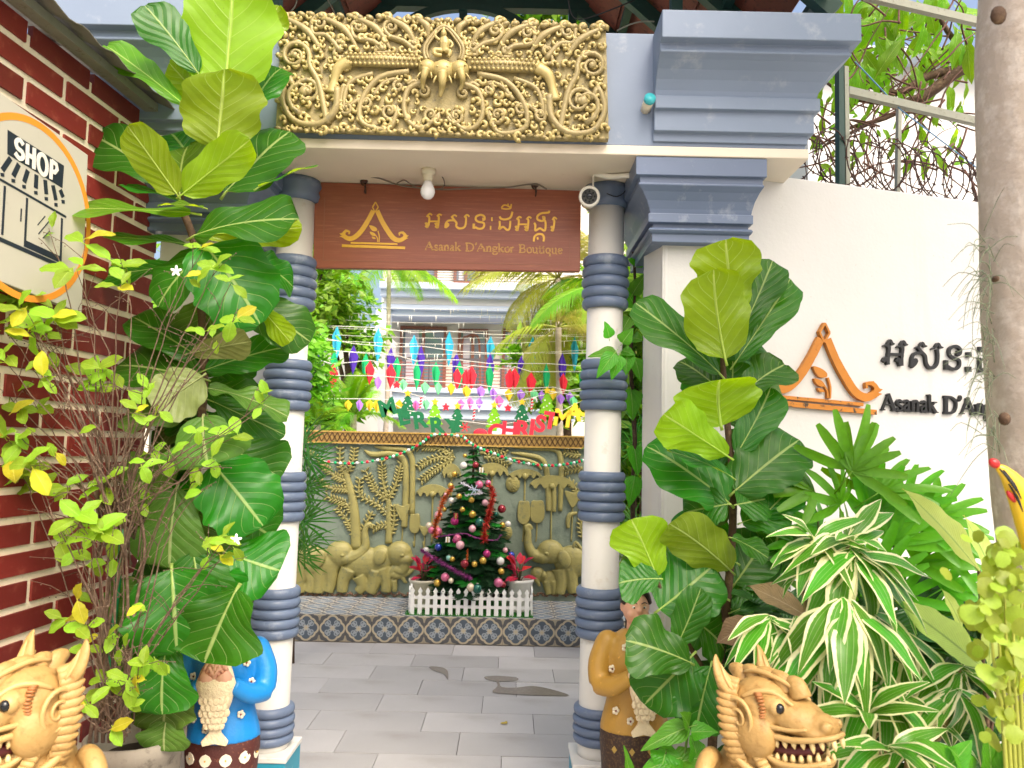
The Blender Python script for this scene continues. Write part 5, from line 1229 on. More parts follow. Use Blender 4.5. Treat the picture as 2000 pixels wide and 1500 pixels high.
def elephant(f, s_, ox, oy, trunk, legs, head, body, ear, tail=None, nm='elephant'):
    q = MB(True); T = lambda a: (ox+f*a[0]*s_, oy+a[1]*s_)+tuple(a[2:])
    for (x, y, rx, ry) in body: me_(q, *T((x, y)), rx*s_, ry*s_, .005, .075*s_)
    for (x, y, rx, ry) in head: me_(q, *T((x, y)), rx*s_, ry*s_, .02, .075*s_)
    mt(q, [T(a) for a in trunk[0]], [r*s_ for r in trunk[1]], .8, d=.035)
    for (pts, rs) in legs: mt(q, [T(a) for a in pts], [r*s_ for r in rs], .8, d=.02)
    o = remesh(q, nm, M['relief'], .008, mur, 1)
    q = MB(True)
    for (x, y, rx, ry, rot) in ear: me_(q, *T((x, y)), rx*s_, ry*s_, .085*s_, .02, rot*f)
    part('ear', q, M['relief'], o)
    q = MB(True); hx, hy = head[0][0], head[0][1]
    me_(q, *T((hx+22, hy+5)), 13*s_, 9*s_, .09*s_, .012); part('eye', q, M['relief'], o)
    if tail: q = MB(True); mt(q, [T(a) for a in tail], [9*s_, 7*s_, 4*s_], .8, d=.04); part('tail', q, M['relief'], o)
LEGS = lambda a: a
elephant(1, 1, 0, 0, ([(350, 740), (410, 720), (445, 670), (440, 600), (452, 560), (475, 555), (478, 580)], [40, 34, 24, 18, 15, 12, 8]),
  [([(90, 800), (75, 870), (75, 935)], [44, 32, 30]), ([(190, 800), (185, 880), (180, 935)], [44, 34, 30]), ([(250, 800), (250, 870), (235, 930)], [44, 34, 28]), ([(120, 800), (140, 870), (125, 930)], [40, 28, 26])],
  [(300, 715, 78, 70), (335, 740, 50, 35)], [(130, 760, 130, 88), (230, 770, 80, 75)], [(195, 740, 32, 48, 20)], [(40, 720), (25, 780), (30, 850)])
elephant(1, 1, 0, 0, ([(665, 760), (650, 810), (600, 800), (590, 830), (640, 838), (690, 820), (715, 790)], [36, 28, 20, 18, 15, 12, 8]),
  [([(350, 800), (320, 860), (310, 930)], [50, 36, 30]), ([(410, 840), (425, 890), (400, 930)], [44, 30, 26]), ([(500, 810), (490, 880), (470, 935)], [48, 36, 30]), ([(540, 800), (560, 870), (555, 930)], [46, 32, 28])],
  [(630, 715, 72, 68), (665, 745, 46, 38)], [(440, 765, 120, 85), (530, 750, 70, 80)], [(530, 730, 34, 44, 20)])
elephant(-1, 1, 0, 0, ([(-1430, 735), (-1375, 720), (-1345, 660), (-1348, 600), (-1335, 568), (-1355, 560), (-1370, 580)], [38, 32, 24, 18, 15, 12, 8]),
  [([(-1520, 800), (-1530, 870), (-1520, 940)], [46, 34, 30]), ([(-1580, 800), (-1590, 870), (-1600, 935)], [46, 34, 30]), ([(-1680, 800), (-1690, 870), (-1690, 935)], [46, 34, 30])],
  [(-1470, 705, 74, 66), (-1430, 735, 48, 36)], [(-1600, 760, 110, 88), (-1690, 770, 80, 80)], [(-1545, 740, 34, 48, 20)], [(-1650, 700), (-1610, 650), (-1600, 690), (-1640, 725)])
elephant(1, .48, 330, 480, ([(665, 760), (690, 810), (720, 830)], [30, 22, 12]), [([(470, 800), (460, 880), (450, 935)], [46, 34, 28]), ([(560, 800), (570, 880), (570, 935)], [46, 34, 28])], [(620, 720, 72, 66)], [(500, 770, 100, 75)], [(560, 730, 30, 40, 10)], None, 'elephant_calf')
elephant(-1, .55, 2180, 430, ([(1450, 760), (1420, 800), (1400, 850)], [30, 22, 12]), [([(1330, 800), (1320, 880), (1310, 935)], [46, 34, 28]), ([(1260, 800), (1250, 880), (1250, 935)], [46, 34, 28])], [(1420, 720, 72, 66)], [(1290, 770, 110, 75)], [(1360, 730, 30, 40, 10)], None, 'elephant_calf')
# relief trees: trunk, branches and paired leaves
lq = random.Random(4)
def rtree(trunk, tr, branches):
    q = MB(True); mt(q, trunk, tr, .6)
    for br in branches:
        mt(q, br, [10, 8, 5], .8)
    o = part('relief_tree', q, M['relief'], mur)
    q = MB(True)
    for br in branches:
        pts = cr([V((a[0], a[1], 0)) for a in br], 8)
        acc = 0
        for i in range(len(pts)-1):
            d = pts[i+1]-pts[i]; acc += d.length
            if acc < 15: continue
            acc = 0; an = math.atan2(d.y, d.x)
            for sd in (-1, 1):
                a2 = an+sd*1.0; c = (pts[i].x+math.cos(a2)*17, pts[i].y+math.sin(a2)*17)
                q.ell(MU(*c, .014), (15*KM, .014, 6*KM), 7, 4, Matrix.Rotation(a2, 3, 'Y'))
    l = part('leaves', q, M['relief'], o); l['kind'] = 'stuff'
rtree([(395, 690), (385, 560), (370, 420), (340, 300), (330, 250)], [36, 28, 24, 18, 14], [[(345, 320), (250, 270), (160, 180), (110, 150)], [(335, 280), (300, 220), (300, 120)], [(340, 270), (370, 200), (380, 125)], [(360, 360), (240, 350), (170, 300)], [(375, 500), (330, 440), (220, 400)], [(385, 620), (330, 520), (280, 460)], [(395, 690), (440, 560), (480, 480)], [(380, 640), (420, 680), (400, 600)]])
rtree([(570, 660), (572, 560), (570, 440), (565, 400)], [20, 18, 16, 10], [[(568, 420), (500, 370), (440, 250)], [(565, 410), (540, 320), (530, 200)], [(568, 410), (610, 330), (640, 210)], [(570, 500), (500, 440), (410, 390), (410, 300)], [(572, 560), (520, 560), (480, 580)], [(575, 620), (600, 540), (600, 440)]])
rtree([(940, 185), (930, 175), (925, 165)], [5, 5, 4], [[(930, 180), (850, 180), (770, 210), (730, 240)], [(930, 170), (850, 130), (730, 125), (700, 130)], [(930, 190), (860, 230), (800, 270), (750, 310)], [(1100, 180), (1180, 190), (1240, 230)], [(1080, 160), (1150, 130), (1230, 160)], [(1640, 170), (1580, 160), (1540, 150)], [(1650, 240), (1580, 250), (1550, 260)]])
rtree([(1655, 640), (1650, 500), (1640, 420)], [8, 7, 5], [[(1655, 640), (1640, 560), (1655, 480), (1640, 380)], [(1640, 420), (1600, 340), (1560, 310)]])
# lotus pads, buds and stems
def pad(x, y, w, h):
    q = MB(True); pts = []
    for i in range(25):
        tt = i/24; xx = x-w/2+w*tt; up = y-h*(math.sin(math.pi*tt)**.5); pts.append((xx, up))
    low = [(x+w/2-w*i/24, y+h*.22*math.sin(i*1.3)-h*.05) for i in range(25)]
    q.prism([MU(a, b, .004) for a, b in pts+low[1:-1]], NF, .024)
    q.ell(MU(x, y-4, .03), (16*KM, .02, 18*KM), 10, 6); part('lotus_pad', q, M['relief'], mur, .004)
    q = MB(True); mt(q, [(x, y, .006), (x-4, y+150, .006), (x-6, min(660, y+330), .006)], [5, 5, 5], 1); part('lotus_stem', q, M['relief'], mur)
for a in ((815, 390, 190, 60), (1330, 290, 190, 45), (1480, 345, 260, 65), (1145, 275, 190, 65), (920, 285, 110, 70)): pad(*a)
def bud(x, y, w, h, flip=False):
    q = MB(True)
    if flip: pts = [(x-w/2, y-h/2), (x, y-h*.4), (x+w/2, y-h/2), (x+w*.3, y+h*.1), (x, y+h/2), (x-w*.3, y+h*.1)]
    else: pts = [(x-w*.4, y-h/2), (x, y-h*.55), (x+w*.45, y-h/2), (x+w/2, y+h*.2), (x+w*.25, y+h/2), (x-w*.25, y+h/2), (x-w/2, y+h*.2)]
    q.prism([MU(a, b, .004) for a, b in cr2(pts, 3)], NF, .026); o = part('lotus_bud', q, M['relief'], mur, .006)
    q = MB(True); mt(q, [(x, y+h*.4, .005), (x-3, y+h*.4+90, .005), (x-8, 650, .005)], [4, 4, 4], 1); part('lotus_stem', q, M['relief'], mur)
for a in ((648, 490, 84, 95, True), (715, 550, 58, 100), (770, 590, 60, 60, True), (1322, 490, 70, 120), (1397, 485, 80, 115), (1595, 415, 90, 95, True)): bud(*a)
for pts, rs in (([(435, 140), (480, 165), (580, 160), (650, 190), (665, 280), (662, 480), (655, 570)], [4, 16, 16, 18, 18, 18, 18]), ([(490, 120), (560, 130), (660, 140), (700, 190), (702, 300), (700, 500)], [4, 14, 14, 16, 16, 16]), ([(1250, 155), (1330, 165), (1420, 190), (1450, 260), (1460, 400), (1460, 480)], [4, 13, 14, 16, 16, 14]), ([(1255, 185), (1330, 195), (1400, 220), (1420, 250)], [4, 10, 10, 6]), ([(1270, 125), (1380, 130), (1500, 140), (1530, 200), (1530, 330), (1525, 480)], [4, 13, 14, 16, 16, 12]), ([(1490, 350), (1492, 420), (1490, 485)], [14, 14, 12])):
    q = MB(True); mt(q, pts, rs, .7, 5); part('curved_stalk', q, M['relief'], mur)
q = MB(True); mt(q, [(1620, 490), (1580, 500), (1568, 540), (1570, 575)], [7, 13, 13, 10], .8); part('curved_bud', q, M['relief'], mur)
for (x, y, r) in ((1262, 328, 48), (1225, 600, 40), (850, 610, 26)):
    q = MB(True); me_(q, x, y, r*.85, r, .006, .022); 
    for k in range(6): q.tube([MU(x-r*.6, y-r*.3, .026), MU(x+r*.5*math.cos(k*.5-1), y+r*.8*math.sin(k*.5-1), .026)], 2.2*KM, 5)
    part('lotus_leaf', q, M['relief'], mur)
q = MB(True)
for k in range(170): 
    c = MU(30+k*9.8, 945+8*math.sin(k*1.1), .004); q.ell(c, (9*KM, .018, (7+4*math.sin(k*2.3))*KM), 6, 4)
o = part('pebble_border', q, mat('brown_pebble', '7a5f4a', .7, .3, 30), mur); o['kind'] = 'stuff'
# ================================================================ CHRISTMAS TREE
XT = V((P(918, 1160, 6.42).x, 6.42, .2)); XH = P(918, 872, 6.42).z-.2
xt = thing('christmas_tree', 'decorated artificial Christmas tree standing on the tiled step', 'christmas tree', XT)
part('trunk', MB(True).lathe([(.05, 0), (.05, .02), (.018, .03), (.016, XH*.6), (.006, XH)], 10, XT), M['barkdk'], xt)
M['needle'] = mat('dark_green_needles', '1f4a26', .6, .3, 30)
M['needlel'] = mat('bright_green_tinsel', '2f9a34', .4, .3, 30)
def spray(seed, m):
    r = random.Random(seed); mb = MB()
    mb.tube([(0, 0, 0), (0, .5, -.03), (0, 1, .0)], [.012, .01, .006], 4)
    for i in range(46):
        u = .15+.85*i/46
        for sgn in (-1, 1):
            for up in (0, 1):
                L = .26*(1-.45*u)*r.uniform(.7, 1.2); a = r.uniform(.5, 1.0); zz = r.uniform(-.1, .35)
                d = V((sgn*math.sin(a)*L, math.cos(a)*L, zz*L)); p0 = V((0, u, -.03+.03*u)); w = .013
                mb.add([p0, p0+d*.5+V((0, 0, w)), p0+d, p0+d*.5-V((0, 0, w))+V((w*.5, -w*.5, 0))], [(0, 1, 2, 3)], False)
    return mb.mesh('branch', m)
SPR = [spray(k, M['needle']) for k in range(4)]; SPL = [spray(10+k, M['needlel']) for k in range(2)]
xr = random.Random(33)
def tree_r(h): return .42*(1-h)**.82+.02
for lv in range(24):
    h = .19+.79*lv/23; n = max(6, int(15*(1-h)+5))
    for k in range(n):
        a = 2*math.pi*(k+.5*(lv % 2))/n+xr.uniform(-.2, .2); rr = tree_r(h)*xr.uniform(.85, 1.12)
        c = XT+V((0, 0, h*XH)); tip = c+V((math.cos(a)*rr, math.sin(a)*rr, -.03-.07*(1-h)+xr.uniform(-.02, .03)))
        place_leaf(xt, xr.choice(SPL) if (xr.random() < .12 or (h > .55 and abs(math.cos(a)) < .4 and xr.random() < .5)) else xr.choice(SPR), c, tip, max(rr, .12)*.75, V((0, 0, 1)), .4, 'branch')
# baubles: each hangs on its own
BC = {'gold': ('c9a23c', .25, .6), 'pink': ('d0688c', .3, .3), 'magenta': ('a8206a', .25, .4), 'dark green': ('0f5a48', .2, .4), 'blue': ('1f3a9a', .2, .4), 'red': ('8a1424', .2, .4), 'white': ('dcd8d0', .3, .1), 'pearl': ('e0cdb0', .25, .3), 'pale pink': ('e0a8b0', .35, .2), 'mint': ('8ac0b0', .3, .3)}
BM = {k: mat('bauble_'+k.replace(' ', '_'), c, r, .06, 20, metal=mm, coat=.5) for k, (c, r, mm) in BC.items()}
capm = M['steel']
def Z6(zx, zy, d): return P(780+zx/3.75, 850+zy/3.75, d)
BB = [ # enlarged px, radius, colour
 (403,285,20,'gold'),(438,448,20,'gold'),(528,475,20,'gold'),(535,580,24,'gold'),(462,545,18,'gold'),(375,370,20,'gold'),(405,630,28,'magenta'),(588,640,32,'dark green'),(218,662,22,'pearl'),(238,695,26,'pink'),(282,705,28,'pink'),
 (425,755,26,'pink'),(445,805,28,'pale pink'),(410,770,20,'magenta'),(285,820,24,'blue'),(362,900,18,'mint'),(388,908,18,'gold'),(478,942,28,'red'),(612,918,24,'gold'),(640,868,26,'magenta'),(740,922,26,'white'),(775,842,18,'pale pink'),(818,880,26,'blue'),
 (745,998,22,'gold'),(335,1040,28,'pink'),(278,1082,24,'gold'),(378,1065,18,'pearl'),(522,1115,26,'pearl'),(570,1125,32,'dark green'),(725,1080,30,'pink'),(755,658,20,'gold'),(795,650,20,'white'),(708,578,16,'dark green'),(750,540,28,'red'),
 (585,362,26,'pink'),(628,495,22,'pale pink'),(558,218,22,'red'),(470,222,24,'white'),(285,585,26,'pale pink'),(535,685,24,'pale pink'),(380,478,20,'white'),(550,945,20,'gold'),(195,845,22,'white'),(650,350,20,'pink'),(480,150,14,'gold'),(340,435,14,'pale pink'),(330,545,16,'gold'),(760,1095,20,'red'),
]
def where(zx, zy):
    h = 'near the top' if zy < 330 else ('high' if zy < 520 else ('at mid height' if zy < 760 else ('low' if zy < 980 else 'on the lowest branches')))
    s_ = 'far left' if zx < 300 else ('left of centre' if zx < 450 else ('in the middle' if zx < 600 else ('right of centre' if zx < 730 else 'far right')))
    return h, s_
seen = {}
bl = MB(True); bl.ell((0, 0, 0), 1, 16, 10); blm = {k: None for k in BM}
for (zx, zy, r, cn) in BB:
    hh = max(0, min(.95, 1-(zy-90)/1060)); off = tree_r(hh)*math.sqrt(max(.05, 1-min(1, abs(zx-505)/(tree_r(hh)*FPX*3.75/6.4+1))**2))
    Yb = 6.42-off-.01; c = Z6(zx, zy, Yb); rr = r*1.12/3.75*Yb/FPX
    h, s_ = where(zx, zy); lab = f'{cn} ball ornament {h} on the Christmas tree, {s_}'
    if lab in seen: lab = lab.replace(' ball ornament', ' ball ornament, lower of two,')
    seen[lab] = 1
    if blm[cn] is None: blm[cn] = bl.mesh('bauble', BM[cn])
    o = bpy.data.objects.new('bauble', blm[cn]); COL.objects.link(o); o.location = c; o.scale = (rr, rr, rr)
    tag(o, lab, 'ornament', 'ball ornaments on the Christmas tree')
    cp = MB(True).lathe([(.28, .93), (.28, 1.12), (.1, 1.15)], 8); cm = cp.mesh('cap', capm); k = bpy.data.objects.new('cap', cm); COL.objects.link(k); k.parent = o
# tinsel garlands
def tinsel(name, pts, m, r, label, dens=700):
    path = cr([Z6(a, b, Yc) for a, b, Yc in pts], 10); q = MB(); q.tube(path, .003, 4); L = len(path)
    for k in range(dens):
        p0 = path[xr.randrange(L-1)].lerp(path[xr.randrange(1)] if 0 else path[min(L-1, xr.randrange(L-1)+0)], 0)
        i = xr.randrange(L-1); p0 = path[i].lerp(path[i+1], xr.random()); d = V((xr.gauss(0, 1), xr.gauss(0, 1), xr.gauss(0, 1))).normalized()*r*xr.uniform(.6, 1.2); s_ = d.orthogonal().normalized()*.0035
        q.add([p0-s_, p0+s_, p0+d], [(0, 1, 2)], False)
    tag(part(name, q, m), label, 'tinsel')
tr1 = mat('red_tinsel', 'b02a1c', .3, .4, 60, metal=.5); tr2 = mat('violet_tinsel', '8a3a78', .3, .3, 60, metal=.4); tr3 = mat('white_tinsel', 'd8d4dc', .3, .2, 60, metal=.3); tr4 = mat('orange_tinsel', 'b8541c', .3, .4, 60, metal=.5)
tinsel('tinsel_garland', [(660, 370, 6.2), (690, 430, 6.17), (670, 520, 6.13), (650, 600, 6.1), (625, 700, 6.08), (620, 770, 6.06)], tr1, .04, 'red tinsel garland down the right side of the Christmas tree')
tinsel('tinsel_garland', [(390, 380, 6.22), (320, 480, 6.2), (290, 580, 6.15), (265, 650, 6.14), (260, 740, 6.12)], tr4, .036, 'orange tinsel garland down the left side of the Christmas tree')
tinsel('tinsel_garland', [(160, 840, 6.1), (300, 930, 6.05), (420, 1000, 6.02), (520, 1050, 6.02)], tr2, .03, 'violet tinsel garland sweeping across the lower left of the tree')
tinsel('tinsel_garland', [(270, 745, 6.1), (380, 730, 6.08), (480, 720, 6.07), (560, 750, 6.07), (700, 770, 6.1), (745, 730, 6.12)], tr2, .014, 'thin violet tinsel garland across the middle of the tree', 200)
tinsel('tinsel_garland', [(460, 350, 6.2), (540, 390, 6.16), (600, 420, 6.16), (560, 430, 6.15), (480, 440, 6.16)], tr3, .02, 'silver white tinsel across the upper part of the tree', 220)
tinsel('tinsel_garland', [(500, 840, 6.06), (495, 900, 6.05), (480, 980, 6.03)], tr4, .014, 'short orange tinsel strand hanging in the middle of the tree', 120)
# small toy ornaments
for (zx, zy, kind, lb) in ((600, 255, 'tag', 'little white card hanging near the top of the tree'), (355, 765, 'gift', 'tiny white parcel ornament left of the tree centre'), (415, 590, 'gift', 'tiny red parcel ornament on the upper left of the tree'), (548, 400, 'flake', 'pale blue snowflake ornament on the upper part of the tree')):
    Yb = 6.15; c = Z6(zx, zy, Yb); q = MB()
    if kind == 'flake':
        for k in range(3): a = math.pi*k/3; q.bar(c-V((math.cos(a), 0, math.sin(a)))*.045, c+V((math.cos(a), 0, math.sin(a)))*.045, .006, .006, V((0, 1, 0)))
        o = part('snowflake', q, mat('pale_ice_blue', 'b5c8dc', .3), None)
    else:
        q.box(c, (.034, .02, .042)); o = part('card' if kind == 'tag' else 'parcel', q, M['plastic'] if zx != 415 else BM['red'], None, .002)
        q = MB(); q.box(c+V((0, -.012, 0)), (.007, .004, .043)); part('ribbon', q, BM['gold'], o)
    tag(o, lb, 'ornament', 'small toy ornaments on the Christmas tree')
# ---------------------------------------------------------------- picket fence round the tree
YF = 6.06; fa, fb = P(797, 1205, YF), P(1036, 1210, YF)
pf = thing('picket_fence', 'small white picket fence around the Christmas tree', 'fence', (fa.x, YF, .2))
pm = mat('white_plastic_pickets', 'ecebe6', .4, .03)
z0 = .206; ph = .205; n = 16; wx = fb.x-fa.x; pw = wx/n*.55
pk = MB()
pts = [(-pw/2, 0), (pw/2, 0), (pw/2, ph*.70), (pw*.3, ph*.74), (pw*.3, ph*.78), (pw*.55, ph*.86), (0, ph), (-pw*.55, ph*.86), (-pw*.3, ph*.78), (-pw*.3, ph*.74), (-pw/2, ph*.70)]
pk.prism([V((a, 0, b)) for a, b in pts], NF, .012); pkm = pk.mesh('picket', pm)
for k in range(n):
    x = fa.x+wx*(k+.5)/n; put('picket', pkm, pf, Matrix.Translation((x, YF, z0)))
for k in range(6):
    for x, rz in ((fa.x-.004, 90), (fb.x+.004, 90)):
        put('picket', pkm, pf, Matrix.Translation((x, YF+.05+k*.1, z0)) @ Matrix.Rotation(R(rz), 4, 'Z'))
for k in range(n): put('picket', pkm, pf, Matrix.Translation((fa.x+wx*(k+.5)/n, YF+.62, z0)))
for zz in (.05, .115):
    part('rail', MB().bbox((fa.x, YF+.001, z0+zz), (fb.x, YF+.011, z0+zz+.022)), pm, pf)
    part('rail', MB().bbox((fa.x, YF+.621, z0+zz), (fb.x, YF+.631, z0+zz+.022)), pm, pf)
    for x in (fa.x, fb.x): part('rail', MB().bbox((x-.003, YF+.02, z0+zz), (x+.003, YF+.62, z0+zz+.022)), pm, pf)
gq = MB(); gr = random.Random(2)
for k in range(2600):
    p0 = V((gr.uniform(fa.x-.02, fb.x+.02), YF-.02+gr.random()*.64, .203)); d = V((gr.uniform(-.012, .012), gr.uniform(-.012, .012), .022)); s_ = V((.004, .002, 0)); gq.add([p0-s_, p0+s_, p0+d], [(0, 1, 2)], False)
gq.bbox((fa.x-.02, YF-.02, .2005), (fb.x+.02, YF+.64, .204))
o = part('artificial_grass', gq, mat('artificial_grass_green', '2f7a24', .7, .3, 40)); tag(o, 'bright green artificial grass mat under the picket fence', 'grass', None, 'stuff')
# poinsettias in pots
M['poin'] = leaf_mat('poinsettia_bract', 'c22a48', 'b83a50', 'd86a7a', .45, .25, 7, .4, 1, .2)
PO = [leaf_mesh('bract', M['poin'], LANCE, 8, 4, .2, .25, .02, 160+k, .5, .05, .01) for k in range(2)]
for (pxa, pya, Yp, m_, r, lb1, lb2, pyt) in ((828, 1135, 6.3, M['pvcold'], .12, 'cream pot with poinsettia left of the Christmas tree', 'red poinsettia in the cream pot left of the tree', 1130), (1014, 1135, 6.26, M['plastic'], .115, 'white pot with poinsettia right of the Christmas tree', 'red poinsettia in the white pot right of the tree', 1130)):
    c = V((P(pxa, pya, Yp).x, Yp, .205)); hgt = P(pxa, pyt, Yp).z-.205
    pot('flower_pot', c, r, hgt, lb1, m_)
    po = thing('poinsettia', lb2, 'flower', c+V((0, 0, hgt)))
    c2 = c+V((0, 0, hgt-.03)); q = MB(True)
    for k in range(24):
        a = 2*math.pi*k/9+xr.uniform(-.2, .2); el = (.15, .45, .85)[k % 3] if k < 20 else 1.2; L = xr.uniform(.09, .135)
        b0_ = c2+V((math.cos(a)*.03, math.sin(a)*.03, .04+.05*(k % 3))); d = V((math.cos(a)*math.cos(el), math.sin(a)*math.cos(el), math.sin(el)))
        place_leaf(po, PO[k % 2], b0_, b0_+d*L, L*.5, V((0, -.3, 1)) if el < .6 else V((-math.cos(a), -.6-math.sin(a), .3)), .5, 'bract')
        q.tube([c2, b0_], .004, 4)
    part('stem', q, mat('poinsettia_stem', '4a4a24', .7), po)
# ================================================================ FAR BUILDING with balconies
YH = 18.0
bld = thing('hotel_building', 'cream hotel building with blue grey balconies and brown window frames behind the courtyard', 'building', (0, YH, 0))
M['bcream'] = mat('cream_wall', 'dcd4c2', .8, .05, .8, c2='a89f8a', c2amt=(.6, .8)); M['bblue'] = mat('pale_blue_trim', 'b9c6d8', .6, .06, 1.5); M['bwhite'] = mat('white_wall', (.62, .62, .61), .8, .04, 1); M['wframe'] = mat('brown_window_frame', '7a4a34', .5, .1)
t = NT('window_pane'); t.col(lin('6a7a84')); t.b.inputs['Roughness'].default_value = .06; t.b.inputs['Specular IOR Level'].default_value = .8; M['pane'] = t.m
M['curtain'] = mat('pale_curtain', 'b8b4b8', .8, .15, 4, stretch=(8, 1, 1))
part('wall', MB().bbox((P(742, 700, YH).x, YH, -.03), (P(1400, 700, YH).x, YH+4, 9)), M['bcream'], bld)
zf1 = P(900, 770, YH).z; zf2 = P(900, 590, YH).z
xl, xr_ = P(738, 700, YH).x, P(1120, 700, YH).x
def BX(px): return P(px, 700, YH-1.2).x
def BZ(px, py, d=1.2): return P(px, py, YH-d).z
for nm, ya, yb, d in (('balcony_slab', 768, 800, 1.25), ('balcony_slab', 758, 768, 1.35), ('balcony_slab', 800, 818, 1.15), ('balcony_slab', 552, 565, 1.35), ('balcony_slab', 565, 580, 1.2), ('eave', 596, 606, 1.0), ('eave', 606, 620, .85)):
    part(nm, MB().bbox((BX(738), YH-d, BZ(900, yb, d)), (BX(1125 if ya > 700 else 1150), YH+.02, BZ(900, ya, d)-.003)), M['bblue'], bld, .01)
part('fascia', MB().bbox((BX(742), YH-1.0, BZ(900, 596, 1.0)), (BX(1150), YH+.01, BZ(900, 581, 1.0))), M['bwhite'], bld)
# soffit, posts
for px in (743,):
    part('pillar', MB().bbox((BX(px)-.16, YH-1.1, zf1-.3), (BX(px)+.16, YH-.8, BZ(900, 606))), M['bblue'] if px == 743 else M['bcream'], bld, .02)
part('lower_pillar', MB().bbox((BX(987)-.3, YH-1.1, -.03), (BX(987)+.3, YH-.7, BZ(900, 830))), M['bblue'], bld, .02)
def window(pxa, pxb, pya, pyb, door=False):
    a, b = P(pxa, pyb, YH), P(pxb, pya, YH); x0, x1, z0_, z1 = a.x, b.x, a.z, b.z
    w = part('window', MB().bbox((x0, YH-.05, z0_), (x1, YH+.02, z1)), M['pane'], bld)
    f = .07; q = MB()
    for lo, hi in (((x0-f, z0_-f), (x0, z1+f)), ((x1, z0_-f), (x1+f, z1+f)), ((x0, z1), (x1, z1+f)), ((x0, z0_-f), (x1, z0_)), (((x0+x1)/2-f/2, z0_), ((x0+x1)/2+f/2, z1))):
        q.bbox((lo[0], YH-.12, lo[1]), (hi[0], YH-.03, hi[1]))
    part('frame', q, M['wframe'], w)
    q = MB(); q.bbox((x0+.05, YH-.07, z0_+.02), (x0+(x1-x0)*.38, YH-.052, z1-.02)); part('curtain', q, M['curtain'], w)
window(785, 868, 645, 752); window(898, 948, 650, 760); window(985, 1040, 650, 755); window(790, 850, 505, 548); window(892, 930, 505, 550)
# carved door arch outline
q = MB(); q.ribbon(cr([P(903, 758, YH-.13), P(903, 670, YH-.13), P(912, 658, YH-.13), P(925, 655, YH-.13), P(936, 668, YH-.13), P(938, 758, YH-.13)], 4), .05, NF, .03); part('door_moulding', q, M['wframe'], bld)
rl = part('railing', MB().bar(V((BX(745), YH-1.2, BZ(900, 702))), V((BX(1120), YH-1.2, BZ(900, 702))), .06, .05), mat('dark_rail', '4a4448', .5), bld)
for k in range(8): part('bar', MB().bar(V((BX(745), YH-1.2, BZ(900, 710+k*6.5))), V((BX(1120), YH-1.2, BZ(900, 710+k*6.5))), .018, .018), mat('rust_red_rail', '8a4a44', .5) if k == 0 else bpy.data.materials['rust_red_rail'], rl)
for k in range(9): px = 745+k*46.8; part('post', MB().bar(V((BX(px), YH-1.2, BZ(900, 760))), V((BX(px), YH-1.2, BZ(900, 702))), .03, .03, V((0, 1, 0))), bpy.data.materials['dark_rail'], rl)
rl2 = part('railing', MB().bar(V((BX(760), YH-1.2, BZ(900, 518))), V((BX(1120), YH-1.2, BZ(900, 518))), .05, .04), bpy.data.materials['dark_rail'], bld)
for k in range(6): part('bar', MB().bar(V((BX(760), YH-1.2, BZ(900, 523+k*5))), V((BX(1120), YH-1.2, BZ(900, 523+k*5))), .016, .016), bpy.data.materials['dark_rail'], rl2)
ob = thing('white_outbuilding', 'plain white building with grey posts left of the balconies', 'building', (P(660, 800, 15).x, 15, 0))
part('wall', MB().bbox((P(540, 700, 15).x, 15, -.03), (P(742, 700, 15).x, 17, P(660, 640, 15).z)), M['bwhite'], ob)
part('post', MB().bbox((P(690, 700, 14.6).x, 14.6, -.03), (P(696, 700, 14.6).x, 14.7, P(660, 640, 14.6).z)), M['steel'], ob)
part('post', MB().bbox((P(646, 700, 14.6).x, 14.6, -.03), (P(652, 700, 14.6).x, 14.7, P(660, 640, 14.6).z)), mat('tan_post', 'a8823a', .6), ob)
part('window', MB().bbox((P(600, 700, 14.95).x, 14.95, P(600, 740, 15).z), (P(632, 700, 15).x, 15.05, P(600, 670, 15).z)), M['glass_dark'], ob)
lw = thing('low_planter_wall', 'low brown and white planter wall behind the relief wall', 'wall', (0, 10, 0))
part('wall', MB().bbox((-5, 10.5, -.03), (5, 10.7, P(900, 850, 10.5).z)), M['bcream'], lw)
rbx = thing('right_house', 'pale rendered house wall beyond the razor wire on the right', 'building', (4.5, 8.2, 0))
part('wall', MB().bbox((3.2, 8.2, -.03), (8.5, 9.0, P(1750, 130, 8.2).z)), M['bwhite'], rbx)
part('eave', MB().bbox((3.0, 7.9, P(1750, 130, 8.2).z), (8.7, 9.2, P(1750, 118, 8.2).z)), M['bblue'], rbx)
# ================================================================ DECORATIONS strung over the courtyard
YD = 9.2
def felt(c): return mat('felt_'+c, c, .85, .1, 30)
FC = {'blue': felt('2fa8c8'), 'purple': felt('4a28a0'), 'green': felt('12a868'), 'red': felt('d8283c'), 'yellow': felt('e0c02c'), 'pink': felt('e070b8'), 'lilac': felt('a878d8'), 'mint': felt('78d898'), 'dark green': felt('0f6a40'), 'lime': felt('78b818'), 'white': felt('e8e8e8')}
br = random.Random(17)
def pennant(c, w, h, rot):
    """folded paper pendant: two crossed diamond sheets"""
    q = MB()
    for k in range(2):
        a = rot+k*1.1; ux = V((math.cos(a), math.sin(a), 0))
        pts = [V((0, 0, h/2)), ux*w*.5+V((0, 0, h*.12)), ux*w*.32-V((0, 0, h*.2)), -V((0, 0, h/2)), -ux*w*.36-V((0, 0, h*.08)), -ux*w*.45+V((0, 0, h*.22))]
        q.prism([c+p0 for p0 in pts], ux.cross(V((0, 0, 1))), .004)
    return q
